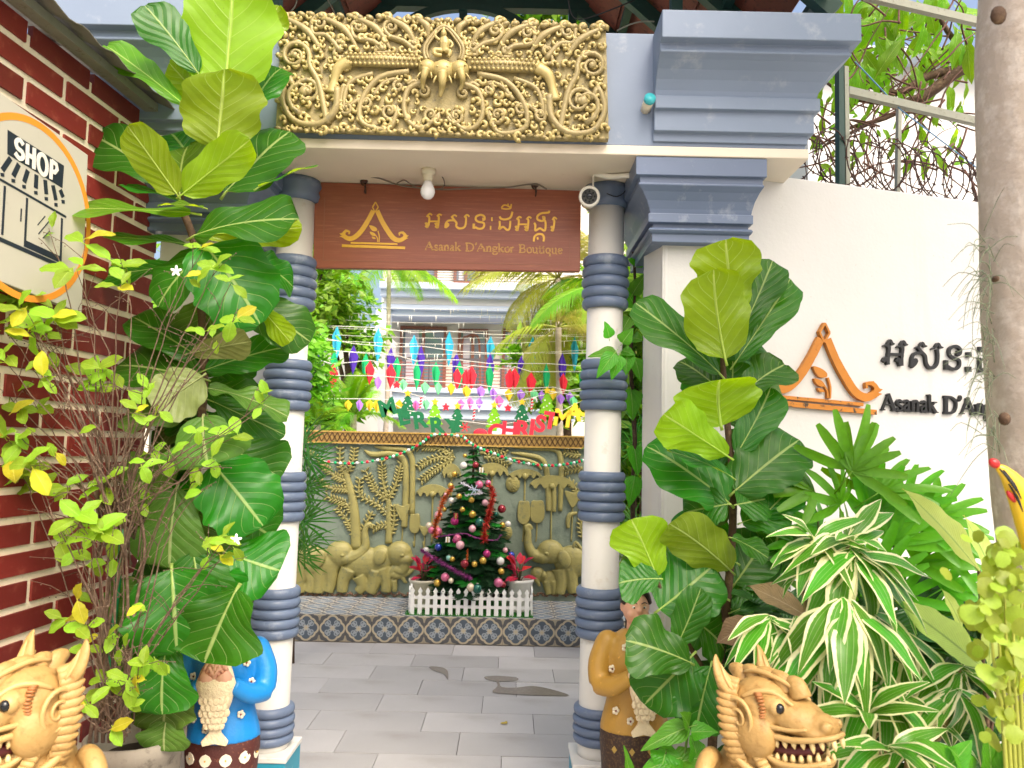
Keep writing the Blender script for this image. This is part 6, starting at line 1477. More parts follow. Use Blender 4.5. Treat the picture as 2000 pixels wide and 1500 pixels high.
def bunting(label, Yc, row, col, w, h, sag=6):
    row = sorted(row); root = thing('bunting', label, 'bunting', P(row[0][0], row[0][1], Yc))
    q = MB(True); pts = [P(560, row[0][1]-h/2-2, Yc)]
    for (a, b) in row: pts.append(P(a, b-h/2-1, Yc))
    pts.append(P(1215, row[-1][1]-h/2-2, Yc)); q.tube(pts, .004, 4); part('string', q, M['plastic'], root)
    for (a, b) in row:
        c = P(a, b, Yc); part('pendant', pennant(c, w*Yc/FPX*br.uniform(.9, 1.1), h*Yc/FPX*br.uniform(.9, 1.1), br.uniform(-.6, .6)), FC[col] if isinstance(col, str) else FC[br.choice(col)], root)
bunting('string of light blue folded paper pendants, the highest bunting', YD, [(657, 672), (738, 675), (808, 685), (877, 682), (958, 688), (1040, 690), (1122, 692)], 'blue', 20, 68)
bunting('string of purple folded paper pendants below the blue ones', YD-.3, [(627, 692), (690, 703), (763, 710), (822, 708), (891, 718), (957, 722), (1018, 722), (1098, 722)], 'purple', 18, 62)
bunting('string of green folded paper pendants below the purple ones', YD-.6, [(652, 715), (714, 720), (775, 724), (814, 735), (851, 733), (897, 733), (956, 740), (1067, 740), (1138, 745)], 'green', 17, 58)
bunting('string of red folded paper pendants below the green ones', YD-.9, [(603, 722), (650, 735), (722, 728), (763, 735), (893, 740), (910, 742), (921, 738), (995, 745), (1005, 740), (1037, 750), (1100, 750)], 'red', 20, 46)
bunting('upper string of small pastel stars across the courtyard', YD-1.0, [(738, 748), (787, 752), (830, 758), (856, 759), (881, 760), (911, 766), (939, 766), (963, 770), (993, 772), (1017, 772), (1043, 772), (1080, 770), (1113, 778)], ['yellow', 'lilac', 'pink', 'mint'], 18, 26)
bunting('lower string of small pastel stars across the courtyard', YD-1.1, [(680, 792), (702, 792), (722, 792), (736, 793), (780, 793), (812, 792), (832, 790), (900, 790), (918, 788), (936, 788), (975, 785), (1058, 775), (1095, 780), (1120, 785)], ['yellow', 'lilac', 'pink', 'mint'], 17, 24)
# fine white light strings
for k in range(7):
    q = MB(True); ya = 590+k*13+br.uniform(-4, 4); pts = [P(560+65*i, ya+12*math.sin(math.pi*i/10)+k*1.5, 10-.2*k) for i in range(11)]
    q.tube(pts, .0025, 4)
    for i in range(20): 
        t_ = br.random()*9.99; i0 = int(t_); p0 = pts[i0].lerp(pts[i0+1], t_-i0); q.tube([p0, p0-V((0, 0, br.uniform(.02, .09)))], .004, 4)
    tag(part('light_string', q, M['plastic']), ['topmost', 'second', 'third', 'fourth', 'fifth', 'sixth', 'lowest'][k]+' of the fine white light strings across the courtyard', 'light string')
# felt tree garland
fg = thing('felt_garland', 'garland of felt Christmas trees, stars and candy canes across the courtyard', 'garland', P(760, 780, 8.0)); YG = 8.0
q = MB(True); q.tube(cr([P(a, b, YG+.01) for a, b in ((735, 760), (796, 768), (850, 782), (893, 790), (965, 790), (1018, 782), (1068, 770), (1140, 758))], 4), .004, 4); part('string', q, M['plastic'], fg)
def ftree(px, py, m):
    q = MB(); out = [(0, 24), (8, 16), (5, 15), (12, 6), (8, 5), (15, -6), (10, -7), (17, -17), (6, -18), (6, -24)]; pts = out+[(-a, b) for a, b in out[::-1]]
    s_ = YG/FPX; c = P(px, py, YG); q.prism([c+V((a*s_, 0, b*s_)) for a, b in pts[1:]], NF, .012); o = part('felt_tree', q, m, fg, .003)
    q = MB(); q.prism([c+V(((8 if k % 2 == 0 else 4)*s_*math.sin(math.pi*k/5), -.013, (27+(8 if k % 2 == 0 else 4)*math.cos(math.pi*k/5))*s_)) for k in range(10)], NF, .006); part('star', q, FC['yellow'], o)
    q = MB(True)
    for (a, b) in ((-4, 8), (5, 2), (-6, -6), (6, -12), (0, -3)): q.ell(c+V((a*s_, -.013, b*s_)), (1.6*s_, .003, 1.6*s_), 8, 4)
    part('dots', q, FC['white'], o)
for (a, b, cn) in ((796, 795, 'dark green'), (849, 812, 'lime'), (893, 820, 'dark green'), (965, 818, 'lime'), (1019, 812, 'dark green'), (1068, 790, 'lime')): ftree(a, b, FC[cn])
for (a, b) in ((871, 795), (992, 797), (775, 752)):
    q = MB(); c = P(a, b, YG); s_ = YG/FPX; q.prism([c+V(((9 if k % 2 == 0 else 4.5)*s_*math.sin(math.pi*k/5), 0, (9 if k % 2 == 0 else 4.5)*math.cos(math.pi*k/5)*s_)) for k in range(10)], NF, .01); part('red_star', q, FC['red'], fg)
for (a, b) in ((824, 787), (928, 810), (1041, 790)):
    q = MB(True); q.tube(cr([P(a-4, b+14, YG), P(a-2, b-4, YG), P(a+1, b-12, YG), P(a+6, b-11, YG), P(a+7, b-5, YG)], 4), .008, 6); cane = part('candy_cane', q, FC['white'], fg)
    q = MB(True)
    for k in range(4): q.tube([P(a-5.5+k*.6, b+10-k*6, YG-.002), P(a-1+k*.6, b+7-k*6, YG-.002)], .0095, 6)
    part('stripe', q, FC['red'], cane)
# MERRY CHRISTMAS letters
def text_mesh(ch, size, ext, off):
    cu = bpy.data.curves.new('t', 'FONT'); cu.body = ch; cu.size = size; cu.extrude = ext; cu.offset = off; cu.align_x = 'CENTER'; cu.align_y = 'CENTER'
    o = bpy.data.objects.new('t', cu); COL.objects.link(o); dg = bpy.context.evaluated_depsgraph_get(); me = bpy.data.meshes.new_from_object(o.evaluated_get(dg)); bpy.data.objects.remove(o); bpy.data.curves.remove(cu); return me
mg = thing('letter_garland', 'garland of cut-out letters reading MERRY CHRISTMAS behind the relief wall', 'garland', P(880, 850, 7.6)); YL = 7.6
ltr = [('M', 757, 797, -18, 'dark green'), ('E', 788, 815, -14, 'dark green'), ('R', 820, 822, -10, 'dark green'), ('R', 853, 833, -8, 'dark green'), ('Y', 885, 836, -4, 'dark green'), ('C', 968, 846, 8, 'red'), ('H', 995, 842, 4, 'red'), ('R', 1020, 840, 4, 'red'), ('I', 1039, 837, 6, 'red'), ('S', 1055, 829, 10, 'red'), ('T', 1075, 823, 8, 'red'), ('M', 1098, 818, 8, 'yellow'), ('A', 1121, 806, 10, 'yellow'), ('S', 1141, 798, 14, 'yellow')]
lc = {}
for ch, a, b, rot, cn in ltr:
    me = text_mesh(ch, .225, .008, .009); me.materials.append(FC[cn]); me.name = 'letter'
    put('letter', me, mg, Matrix.Translation(P(a, b, YL)) @ Matrix.Rotation(R(-rot*-1), 4, 'Y') @ Matrix.Rotation(R(90), 4, 'X'))
q = MB(True); q.tube(cr([P(a, b-16, YL+.012) for _, a, b, _, _ in ltr], 3), .003, 4); part('string', q, M['plastic'], mg)
c = P(908, 834, YL); q = MB()
for k in range(3): a = math.pi*k/3; q.bar(c-V((math.cos(a), 0, math.sin(a)))*.05, c+V((math.cos(a), 0, math.sin(a)))*.05, .01, .014, V((0, 1, 0)))
part('snowflake', q, FC['red'], mg)
c = P(938, 846, YL); q = MB(True); q.ell(c, (.07, .02, .045), 12, 8); part('red_hat', q, FC['red'], mg)
# bead garland along the top of the relief wall
bg = thing('bead_garland', 'string of red, green and white beads draped over the relief wall and the tree top', 'garland', P(900, 870, 6.5))
pts = cr([MU(90, 180, .06), MU(280, 210, .06), MU(400, 212, .06), MU(540, 190, .06), MU(640, 160, .06), MU(750, 105, .06), MU(830, 55, .06), MU(980, 65, .12), MU(1015, 90, .25), MU(1070, 125, .15), MU(1160, 160, .06), MU(1270, 200, .06), MU(1400, 222, .06), MU(1500, 225, .06), MU(1600, 210, .06), MU(1660, 195, .06)], 5)
q = MB(True); q.tube(pts, .0025, 4); part('string', q, M['plastic'], bg)
bme = {}
for i in range(0, len(pts)):
    cn = ('red', 'green', 'white', 'green')[i % 4]
    if cn not in bme: q = MB(True); q.ell((0, 0, 0), .014, 8, 6); bme[cn] = q.mesh('bead', FC[cn])
    put('bead', bme[cn], bg, Matrix.Translation(pts[i]))
# ================================================================ BACKGROUND GREEN
M['palmleaf'] = leaf_mat('palm_leaflet', '5f9a24', '86b83a', '9cc050', .4, .45, 0, .2, 1, .25)
M['palmdry'] = leaf_mat('yellowing_palm_leaflet', '8f9a3a', 'a8a858', 'b8b870', .5, .35, 0, .2, 1, .3)
M['treeleaf'] = leaf_mat('tree_leaf', '4f8a20', '7aa834', '8ab848', .4, .4, 0, .2, 1, .3)
def frond_mesh(seed, m, n=46, droop=.5, ll=.34, ldroop=.4):
    r = random.Random(seed); mb = MB(True); rach = []
    for i in range(13): u = i/12; rach.append(V((0, u*(1-.15*droop*u), .15*u-droop*u*u)))
    mb.tube(rach, [.012, .008, .003], 5)
    for k in range(len(mb.v)): mb.uv[k] = (.5, .5)
    for i in range(n):
        u = .14+.86*i/n; k = u*12; i0 = min(11, int(k)); p0 = rach[i0].lerp(rach[i0+1], k-i0); t_ = (rach[i0+1]-rach[i0]).normalized()
        L = ll*math.sin(math.pi*min(1, u*.85+.12))**.7*r.uniform(.85, 1.1)
        for s_ in (-1, 1):
            d = (V((s_*.8, 0, 0))+t_*.65+V((0, 0, .12))).normalized(); w = .0115
            q0 = p0; q1 = p0+d*L*.5+V((0, 0, -.04*ldroop*L)); q2 = p0+d*L+V((0, 0, -ldroop*L*r.uniform(.6, 1.3))); sd = t_*w
            o = len(mb.v)
            for pp, uu, vv in ((q0-sd*.5, 0, 0), (q0+sd*.5, 0, 1), (q1+sd, .5, 1), (q1-sd, .5, 0), (q2, 1, .5)): mb.uv[len(mb.v)] = (uu, vv); mb.v.append(tuple(pp))
            for f in ((o, o+1, o+2, o+3), (o+3, o+2, o+4)): mb.f.append(f); mb.mi.append(0); mb.fs.append(True)
    return mb.mesh('frond', m)
FR = [frond_mesh(k, M['palmleaf'], 46, .35+.15*k, .32, .3+.15*k) for k in range(3)]; FD = [frond_mesh(9+k, M['palmdry'], 40, .5+.2*k, .34, .8) for k in range(2)]
def palm(c, L, n, label, meshes, trunk_h=None, seed=0, elr=(.1, 1.2)):
    r = random.Random(seed); root = thing('palm_tree', label, 'palm', (c.x, c.y, -.03))
    if trunk_h is not None:
        q = MB(True); q.tube([V((c.x, c.y, -.03)), V((c.x+.05, c.y, c.z*.5)), c], [.05, .04, .035], 10); part('trunk', q, M['bark'], root)
    for k in range(n):
        a = 2*math.pi*k/n+r.uniform(-.3, .3); el = r.uniform(*elr); l = L*r.uniform(.8, 1.15)
        d = V((math.cos(a)*math.cos(el), math.sin(a)*math.cos(el)*.8, math.sin(el)))
        place_leaf(root, r.choice(meshes), c, c+d*l, l*.9, V((-math.cos(a)*.4, -.2-math.sin(a)*.4, 1)), 1.0, 'frond')
palm(P(655, 545, 10.5), 1.25, 14, 'bright yellow green palm with arching fronds left of the balconies', FR, 1, 1, (.0, 1.1))
palm(P(760, 520, 12.5), 1.3, 11, 'second bright palm crown just above the sign edge, nearer the balconies', FR, 1, 2, (-.2, .9))
palm(P(1090, 545, 9.5), 1.25, 16, 'palm with drooping yellowing fronds right of the balconies', FD, 1, 3, (-.5, .7))
palm(P(1090, 640, 9.0), 1.0, 10, 'lower palm with hanging fronds beside the right column', FD, 1, 5, (-.7, .4))
palm(P(690, 810, 8.6), .62, 13, 'small dark green palm behind the left end of the relief wall', FR, 1, 4, (.1, 1.3))
palm(P(620, 830, 8.2), .5, 9, 'low yellow green palm at the left edge of the relief wall', FR, 1, 8, (.1, 1.1))
palm(P(1180, 560, 7.6), .9, 10, 'palm seen between the right column and the pier', FR, 1, 6, (-.3, 1.0))
def leafy(name, label, c, rx, ry, rz, n, size, seed, m=None, trunk=True, cat='tree', root=None, b0=None):
    """crown of leaf clumps in uneven volume on limbs"""
    r = random.Random(seed); root = root or thing(name, label, cat, (c.x, c.y, -.03)); mb = MB(True); cl = []
    for k in range(16):
        d = V((r.gauss(0, 1), r.gauss(0, 1), r.gauss(0, 1))).normalized()*r.random()**.4; cl.append(c+V((d.x*rx, d.y*ry, d.z*rz)))
    for k in range(n):
        p0 = r.choice(cl)+V((r.gauss(0, rx*.2), r.gauss(0, ry*.2), r.gauss(0, rz*.2)))
        L = size*r.uniform(.6, 1.3); d = V((r.uniform(-1, 1), r.uniform(-1, 1), r.uniform(-.8, .5))).normalized(); nn = V((r.uniform(-.6, .6), r.uniform(-1, .3), r.uniform(.2, 1))); x = d.cross(nn).normalized()*L*.2
        nn = x.cross(d).normalized(); o = len(mb.v)
        for pp, uu, vv in ((p0, 0, .5), (p0+d*L*.35+x, .35, 1), (p0+d*L*.35-nn*L*.05, .35, .5), (p0+d*L*.35-x, .35, 0), (p0+d*L, 1, .5)): mb.uv[len(mb.v)] = (uu, vv); mb.v.append(tuple(pp))
        for f in ((o, o+2, o+1), (o, o+3, o+2), (o+1, o+2, o+4), (o+2, o+3, o+4)): mb.f.append(f); mb.mi.append(0); mb.fs.append(True)
    part('crown', mb, m or M['treeleaf'], root)
    if trunk:
        q = MB(True); b0_ = b0 or V((c.x, c.y, -.03)); q.tube([b0_, b0_.lerp(c, .6), c], [.1, .07, .04], 8)
        for p0 in cl[:9]: q.tube(cr([b0_.lerp(c, .65), b0_.lerp(c, .8).lerp(p0, .5)+V((0, 0, .05)), p0], 3), [.035, .02, .008], 6)
        part('trunk' if b0 is None else 'limb', q, M['barkdk'] if b0 is None else M['bark'], root)
leafy('x', 'x', V((2.5, .95, 5.0)), 1.6, 1.4, .8, 2600, .2, 31, root=trk, b0=pts_trk_top)  # unseen crown added over the near trunk, placed to shade the white wall
leafy('leafy_tree', 'fine leaved green tree behind the left column', P(600, 590, 9.5), .55, .5, .6, 2600, .13, 1)
leafy('leafy_tree', 'dense dark green tree right of the balconies', P(1110, 690, 12), .75, .5, .8, 3200, .22, 2)
leafy('leafy_tree', 'bright yellow green tree seen through the roof frame above the carving', P(1060, 20, 22), 1.3, 1, 1.3, 1500, .45, 3)
leafy('leafy_tree', 'light green tree before the white outbuilding left of the balconies', P(690, 640, 10.2), .5, .4, .5, 1500, .14, 41)
leafy('leafy_shrub', 'dark green shrub filling the gap between the right column and the pier', P(1250, 760, 5.6), .35, .35, 1.1, 3200, .14, 4, cat='shrub')
leafy('leafy_shrub', 'leafy shrub behind the left column at mid height', P(560, 700, 7.5), .4, .4, .6, 1800, .13, 5, cat='shrub')
leafy('leafy_shrub', 'low shrub with red tips behind the left end of the relief wall', P(640, 800, 9.4), .5, .3, .3, 1200, .15, 6, cat='shrub')
leafy('leafy_tree', 'green tree far behind at the left of the courtyard', P(480, 560, 13), 1.5, .8, 1.6, 3000, .25, 7)
leafy('leafy_tree', 'green tree far behind at the right of the courtyard', P(1330, 600, 13), 1.6, .8, 1.8, 3200, .25, 8)
# palms at the feet of the left column inside the court, and slim stems in the right gap
M['rh2'] = leaf_mat('narrow_palm_leaf', '3f7a24', '78a040', '8ab058', .4, .35, 0, .2, 1, .3)
NFAN = [fan_mesh(200+k, 12, 3.4, M['rh2'], .06, LANCE) for k in range(3)]
for (cx, cy, Yc, hh, lb, n) in ((590, 960, 5.4, 1.2, 'narrow leaved lady palm inside the gate beside the left column', 18), (1248, 960, 5.2, 1.2, 'narrow leaved lady palm in the gap beside the right pier', 16)):
    root = thing('lady_palm', lb, 'palm', (P(cx, cy, Yc).x, Yc, 0))
    for k in range(n):
        c = P(cx+sr.uniform(-45, 20), cy+sr.uniform(-110, 130), Yc+sr.uniform(-.2, .2)); an = sr.uniform(-1.4, 2.0); d = V((math.sin(an), sr.uniform(-.5, .1), math.cos(an)*.6+.1)).normalized(); s_ = sr.uniform(.22, .32)
        place_leaf(root, sr.choice(NFAN), c, c+d*s_, s_, V((sr.uniform(-.3, .3), -.6, .75)), 1.0, 'fan_leaf')
    for k in range(4):
        q = MB(True); x0 = (548 if cx < 900 else 1236)+k*8; q.tube([P(x0, 1300, Yc), P(x0+sr.uniform(-10, 10), cy-60, Yc)], [.012, .008], 6); part('stem', q, M['barkdk'], root)
# vine with broad leaves on the right column
vine = thing('climbing_vine', 'light green climbing vine with broad leaves between the right column and pier', 'vine', (P(1235, 1300, 3.45).x, 3.45, 0))
q = MB(True); q.tube(cr([P(1240, 1400, 3.5), P(1236, 1000, 3.5), P(1240, 860, 3.45), P(1232, 700, 3.42), P(1240, 560, 3.42), P(1235, 470, 3.45)], 5), [.012, .01, .005], 7); q.tube(cr([P(1232, 700, 3.42), P(1210, 690, 3.3), P(1185, 680, 3.15)], 3), [.004, .002], 5); part('stem', q, M['barkdk'], vine)
for (b, t_, w, Yb) in (((1235,575),(1262,530),26,3.4),((1240,600),(1225,560),30,3.42),((1190,660),(1185,628),22,3.12),((1205,690),(1150,690),26,3.12),((1200,690),(1165,735),28,3.1),((1210,695),(1195,740),26,3.12),((1215,670),(1235,640),26,3.2),((1215,685),(1240,690),24,3.25),((1225,690),(1222,730),28,3.25),((1240,700),(1255,745),26,3.35),((1232,760),(1240,820),34,3.42),((1245,640),(1262,610),24,3.4),((1235,660),(1258,660),26,3.35),((1240,520),(1255,490),26,3.42),((1230,620),(1212,650),24,3.3),((1238,870),(1250,930),30,3.45),((1240,930),(1228,990),30,3.45)):
    place_leaf(vine, sr.choice(SY), P(*b, Yb), P(*t_, Yb-.03), w*1.3*Yb/FPX, V((.1, -.8, .5)), .6)
# ---------------------------------------------------------------- mango-like tree over the right wall
tr = thing('branching_tree', 'tree with long hanging leaves and bare twisting branches above the white wall', 'tree', (2.6, 4.6, -.03))
YT2 = 4.3
for pts, rs in (([(2050, 110), (1930, 110), (1870, 140), (1800, 190), (1740, 200), (1660, 190), (1600, 150)], [.045, .04, .035, .03, .02, .012, .006]), ([(1870, 135), (1810, 150), (1760, 180), (1720, 175), (1655, 155)], [.028, .024, .02, .014, .008]), ([(1800, 190), (1730, 230), (1660, 250), (1590, 290)], [.02, .015, .01, .004]), ([(1900, 120), (1850, 60), (1820, 0), (1800, -40)], [.02, .015, .01, .006]), ([(1700, 240), (1640, 270), (1580, 300)], [.012, .008, .003])):
    q = MB(True); q.tube(cr([P(a, b, YT2) for a, b in pts], 5), rs, 8); part('limb', q, M['barkdk'], tr)
q = MB(True); q.tube([P(2050, 110, YT2), P(2120, 300, YT2), P(2150, 900, YT2), V((P(2150, 900, YT2).x, YT2, -.03))], [.05, .07, .09, .1], 10); part('trunk', q, M['barkdk'], tr)
tw = random.Random(44); M['vine'] = mat('reddish_brown_vine', '5a3c30', .8, .3, 30, c2='7a5848', c2amt=(.5, .7))
for k in range(110):
    a, b = tw.uniform(1590, 1915), tw.uniform(20, 340); c = P(a, b, YT2+tw.uniform(-.4, .3)); pts = [c]; d = V((tw.uniform(-1, 1), tw.uniform(-.3, .3), tw.uniform(-1, 1))).normalized()
    for j in range(5): d = (d+V((tw.uniform(-.5, .5), tw.uniform(-.3, .3), tw.uniform(-.5, .3)))).normalized(); pts.append(pts[-1]+d*.1)
    q = MB(True); q.tube(cr(pts, 3), [.006, .004, .0018], 5); part('twig', q, M['vine'], tr)
M['mango'] = leaf_mat('long_drooping_leaf', '6a9a24', '8ab838', 'b8cc68', .4, .5, 8, .4, .8, .25)
MG = [leaf_mesh('leaf', M['mango'], LANCE, 8, 4, .25, .3, .03, 210+k, .24, .06, .008) for k in range(3)]
for k in range(290):
    if tw.random() < .72: a, b = tw.uniform(1590, 1900), tw.uniform(-20, 170)
    else: a, b = tw.uniform(1580, 1900), tw.uniform(170, 330)
    if a > 1800 and b > 90 and tw.random() < .4: continue
    c = P(a, b, YT2+tw.uniform(-.35, .5)); d = V((tw.uniform(-.7, .7), tw.uniform(-.3, .3), -1 if tw.random() < .75 else tw.uniform(-.6, .6))).normalized(); L = tw.uniform(.10, .24)*(1 if b < 170 else .6)
    place_leaf(tr, tw.choice(MG), c, c+d*L, L*.34, V((tw.uniform(-.6, .6), -.8, .3)), .24)
# ================================================================ STATUES OF WOMEN HOLDING FISH
M['skin'] = mat('painted_skin', 'd9a48a', .5, .06, 20); M['hair'] = mat('painted_black_hair', '1c1614', .4, .1, 20)
M['fishm'] = mat('cream_painted_fish', 'eedcb8', .55, .08, 40, c2='d8bc90', c2amt=(.52, .7), bump=.8, bs=90, bd=.006)
M['petalm'] = mat('cream_painted_flower', 'e6dcc4', .6, .06, 20)
def hand(q, wrist, d, pn, s_, side):
    """palm and five fingers from the wrist along d, palm facing pn"""
    d = V(d).normalized(); pn = V(pn).normalized(); x = d.cross(pn).normalized()*side
    q.tube([wrist, wrist+d*.018*s_, wrist+d*.042*s_], [.011*s_, .017*s_, .018*s_], 8, pn, .55)
    for k, (L, o) in enumerate(((.034, -.014), (.039, -.005), (.036, .005), (.029, .014))):
        b = wrist+d*.040*s_+x*o*s_
        q.tube([b, b+d*L*.5*s_+pn*.002*s_, b+d*L*.85*s_+pn*.007*s_, b+d*L*s_+pn*.012*s_], [.0052*s_, .005*s_, .0045*s_, .003*s_], 6)
    b = wrist+d*.014*s_-x*.015*s_; q.tube([b, b+d*.016*s_-x*.010*s_, b+d*.032*s_-x*.010*s_+pn*.006*s_], [.0065*s_, .006*s_, .004*s_], 6)
def lady(label, loc, rz, jacket, skirt, motif, seed):
    root = thing('woman_statue', label, 'statue', loc, None, (0, 0, rz)); root.scale = (.95, .95, .985 if motif == 'w' else 1.015); kw = dict(local=True)
    # skirt: one flaring wrap
    rings = [(.125, .098, 0), (.122, .095, .03), (.118, .09, .2), (.122, .09, .38), (.130, .095, .47), (.126, .092, .53), (.1, .08, .55)]
    q = MB(True); vs = []; N = 40
    for rx, ry, z in rings:
        for k in range(N):
            a = 2*math.pi*k/N; f = 1+.012*math.sin(a*9)*(1 if z < .5 else 0); vs.append((rx*math.cos(a)*f, ry*math.sin(a)*f, z))
    q.add(vs, [(i*N+k, i*N+(k+1) % N, (i+1)*N+(k+1) % N, (i+1)*N+k) for i in range(len(rings)-1) for k in range(N)]+[tuple(range(N-1, -1, -1)), tuple((len(rings)-1)*N+k for k in range(N))], True)
    sk = part('skirt', q, skirt, root, 0, True)
    for j in range(6):
        for i in range(5):
            a = R(-90)+(-2+i+(.5 if j % 2 else 0))*.56; z = .03+j*.085; rx, ry = .123, .094
            c = V((rx*math.cos(a), ry*math.sin(a), z)); n_ = V((math.cos(a)/rx, math.sin(a)/ry, 0)).normalized(); t_ = V((-n_.y, n_.x, 0)); s_ = .0215; q = MB()
            o2 = [(0, 1), (.35, .38), (1, 0), (.38, -.35), (0, -1), (-.35, -.38), (-1, 0), (-.38, .35)] if motif == 'w' else [(0, 1), (.8, 0), (0, -1), (-.8, 0)]
            k_ = 1.0 if motif == 'w' else .62
            q.prism([c-n_*.004+t_*x*s_*k_+V((0, 0, y*s_*k_)) for x, y in ([(a_*1.0, b_) for a_, b_ in o2] if motif != 'w' else [(.0, 1), (.55, .75), (.75, .55), (1, 0), (.75, -.55), (.55, -.75), (0, -1), (-.55, -.75), (-.75, -.55), (-1, 0), (-.75, .55), (-.55, .75)])], n_, .0075)
            part('flower_motif', q, M['petalm'] if motif == 'w' else mat('dull_gold_motif', 'b09248', .5), sk, 0, True) if not (motif != 'w' and 'dull_gold_motif' in bpy.data.materials) else part('flower_motif', q, bpy.data.materials['dull_gold_motif'], sk, 0, True)
            if motif == 'w':
                q = MB(True); q.ell(c+n_*.004, .0035, 6, 4); part('flower_centre', q, M['signgold'], sk, 0, True)
    # jacket with sleeves: one skin
    q = MB(True)
    q.tube([(0, 0, .505), (0, 0, .53), (0, 0, .60), (0, -.005, .68), (0, 0, .76), (0, .005, .81), (0, .01, .845)], [.132, .128, .108, .106, .118, .105, .05], 24, (0, -1, 0), .74)
    for s_ in (-1, 1):
        q.ell((s_*.105, .005, .80), (.045, .045, .042), 14, 8)
        q.tube(cr([V((s_*.108, .005, .80)), V((s_*.140, -.005, .73)), V((s_*.142, -.025, .665))], 4), [.043, .042, .040], 14)
        q.tube(cr([V((s_*.142, -.022, .665)), V((s_*.105, -.085, .672)), V((s_*.052, -.132, .715))], 4), [.040, .034, .026], 14)
    jk = remesh(q, 'jacket', jacket, .0065, root, 3, True)
    for (x, z) in ((-.06, .80), (.062, .785), (.085, .77), (-.09, .585), (.075, .60), (-.04, .555), (.10, .70), (-.10, .72)):
        y = -.085*math.sqrt(max(.05, 1-(x/.13)**2))-.004
        if abs(x) > .095: y = -.045
        q = MB(True)
        for k in range(5): an = 2*math.pi*k/5; q.ell((x+.008*math.cos(an), y-.001, z+.008*math.sin(an)), (.007, .004, .007), 7, 4)
        o = part('flower_motif', q, M['petalm'], jk, 0, True); q = MB(True); q.ell((x, y-.005, z), .0035, 6, 4); part('flower_centre', q, mat('dark_red_dot', '7a1c1c', .5) if 'dark_red_dot' not in bpy.data.materials else bpy.data.materials['dark_red_dot'], o, 0, True)
    # head with face, hair
    q = MB(True)
    q.tube([(0, .008, .83), (0, .004, .875)], [.034, .030], 14); q.ell((0, -.002, .925), (.050, .056, .066), 20, 14); q.ell((0, -.022, .895), (.034, .034, .032), 14, 8)
    q.tube([(0, -.050, .935), (0, -.062, .918), (0, -.058, .912)], [.006, .010, .007], 8)
    for s_ in (-1, 1): q.ell((s_*.051, .006, .922), (.007, .012, .017), 8, 6); q.ell((s_*.026, -.040, .905), (.016, .014, .016), 10, 6)
    hd = remesh(q, 'head', M['skin'], .0045, root, 2, True)
    for s_ in (-1, 1):
        q = MB(True); q.ell((s_*.019, -.0515, .930), (.0085, .003, .0042), 10, 6); e = part('eye', q, M['plastic'], hd, 0, True); q = MB(True); q.ell((s_*.019, -.0540, .929), (.0035, .002, .0036), 8, 5); part('pupil', q, M['dark'], e, 0, True)
        q = MB(True); q.tube(cr([V((s_*.008, -.054, .942)), V((s_*.02, -.053, .947)), V((s_*.032, -.046, .942))], 3), .0016, 5); part('eyebrow', q, M['hair'], hd, 0, True)
    q = MB(True); q.tube(cr([V((-.014, -.052, .891)), V((0, -.0585, .889)), V((.014, -.052, .891))], 4), [.002, .0045, .002], 6, (0, 0, 1), .8); part('lips', q, mat('red_lips', 'a8282c', .4) if 'red_lips' not in bpy.data.materials else bpy.data.materials['red_lips'], hd, 0, True)
    q = MB(True); q.ell((0, .014, .944), (.055, .056, .058), 18, 12); q.ell((0, .06, .955), (.03, .028, .03), 12, 8); q.tube(cr([V((-.05, -.012, .94)), V((-.03, -.036, .978)), V((0, -.04, .985)), V((.03, -.036, .978)), V((.05, -.012, .94))], 4), .012, 8); part('hair', q, M['hair'], root, 0, True)
    # hands pressed over the fish
    hq = MB(True)
    hand(hq, V((-.048, -.140, .712)), (.45, -.42, .8), (.2, .8, .1), 1.45, 1); hand(hq, V((.048, -.140, .712)), (-.45, -.42, .8), (-.2, .8, .1), 1.45, -1)
    part('hands', hq, M['skin'], root, 0, True)
    # fish: body, tail, scales
    q = MB(True); q.tube(cr([V((0, -.120, .80)), V((0, -.135, .775)), V((0, -.140, .72)), V((0, -.130, .66)), V((0, -.118, .60)), V((0, -.108, .565))], 4), [.015, .048, .068, .054, .030, .022], 16, (0, -1, 0), .5)
    fs_ = part('fish', q, M['fishm'], root, 0, True)
    q = MB(); q.prism([V((x, -.112, z)) for x, z in ((-.014, .585), (.014, .585), (.022, .555), (.046, .528), (.040, .512), (0, .520), (-.040, .512), (-.046, .528), (-.022, .555))], (0, -1, 0), .012); part('tail', q, M['fishm'], fs_, .003, True)
    q = MB(True)
    for j in range(9):
        z = .755-.021*j; w = .05*math.sin(math.pi*(.25+.06*j))
        for i in range(6): x = (-2.5+i+(.5 if j % 2 else 0))*.0165; 
        for i in range(6):
            x = (-2.5+i+(.5 if j % 2 else 0))*.0165
            if abs(x) < w: q.ell((x, -.132-.033*math.sqrt(max(0, 1-(x/(w*1.28))**2))*(w/.05)+.10*max(0, .70-z)*.9, z), (.0125, .0016, .015), 8, 4)
    o = part('scales', q, M['fishm'], fs_, 0, True); o['kind'] = 'stuff'
    for s_ in (-1, 1): q = MB(True); q.ell((s_*.022, -.160, .778), .0045, 8, 5); part('fish_eye', q, M['dark'], fs_, 0, True)
    return root
jb = mat('cobalt_blue_jacket', '1a82cc', .35, .12, 25, c2='59a8d8', c2amt=(.66, .74), bump=.35, bs=110, bd=.003)
jy = mat('mustard_yellow_jacket', 'b3893a', .45, .12, 25, c2='dca94c', c2amt=(.6, .75), bump=.35, bs=110, bd=.003)
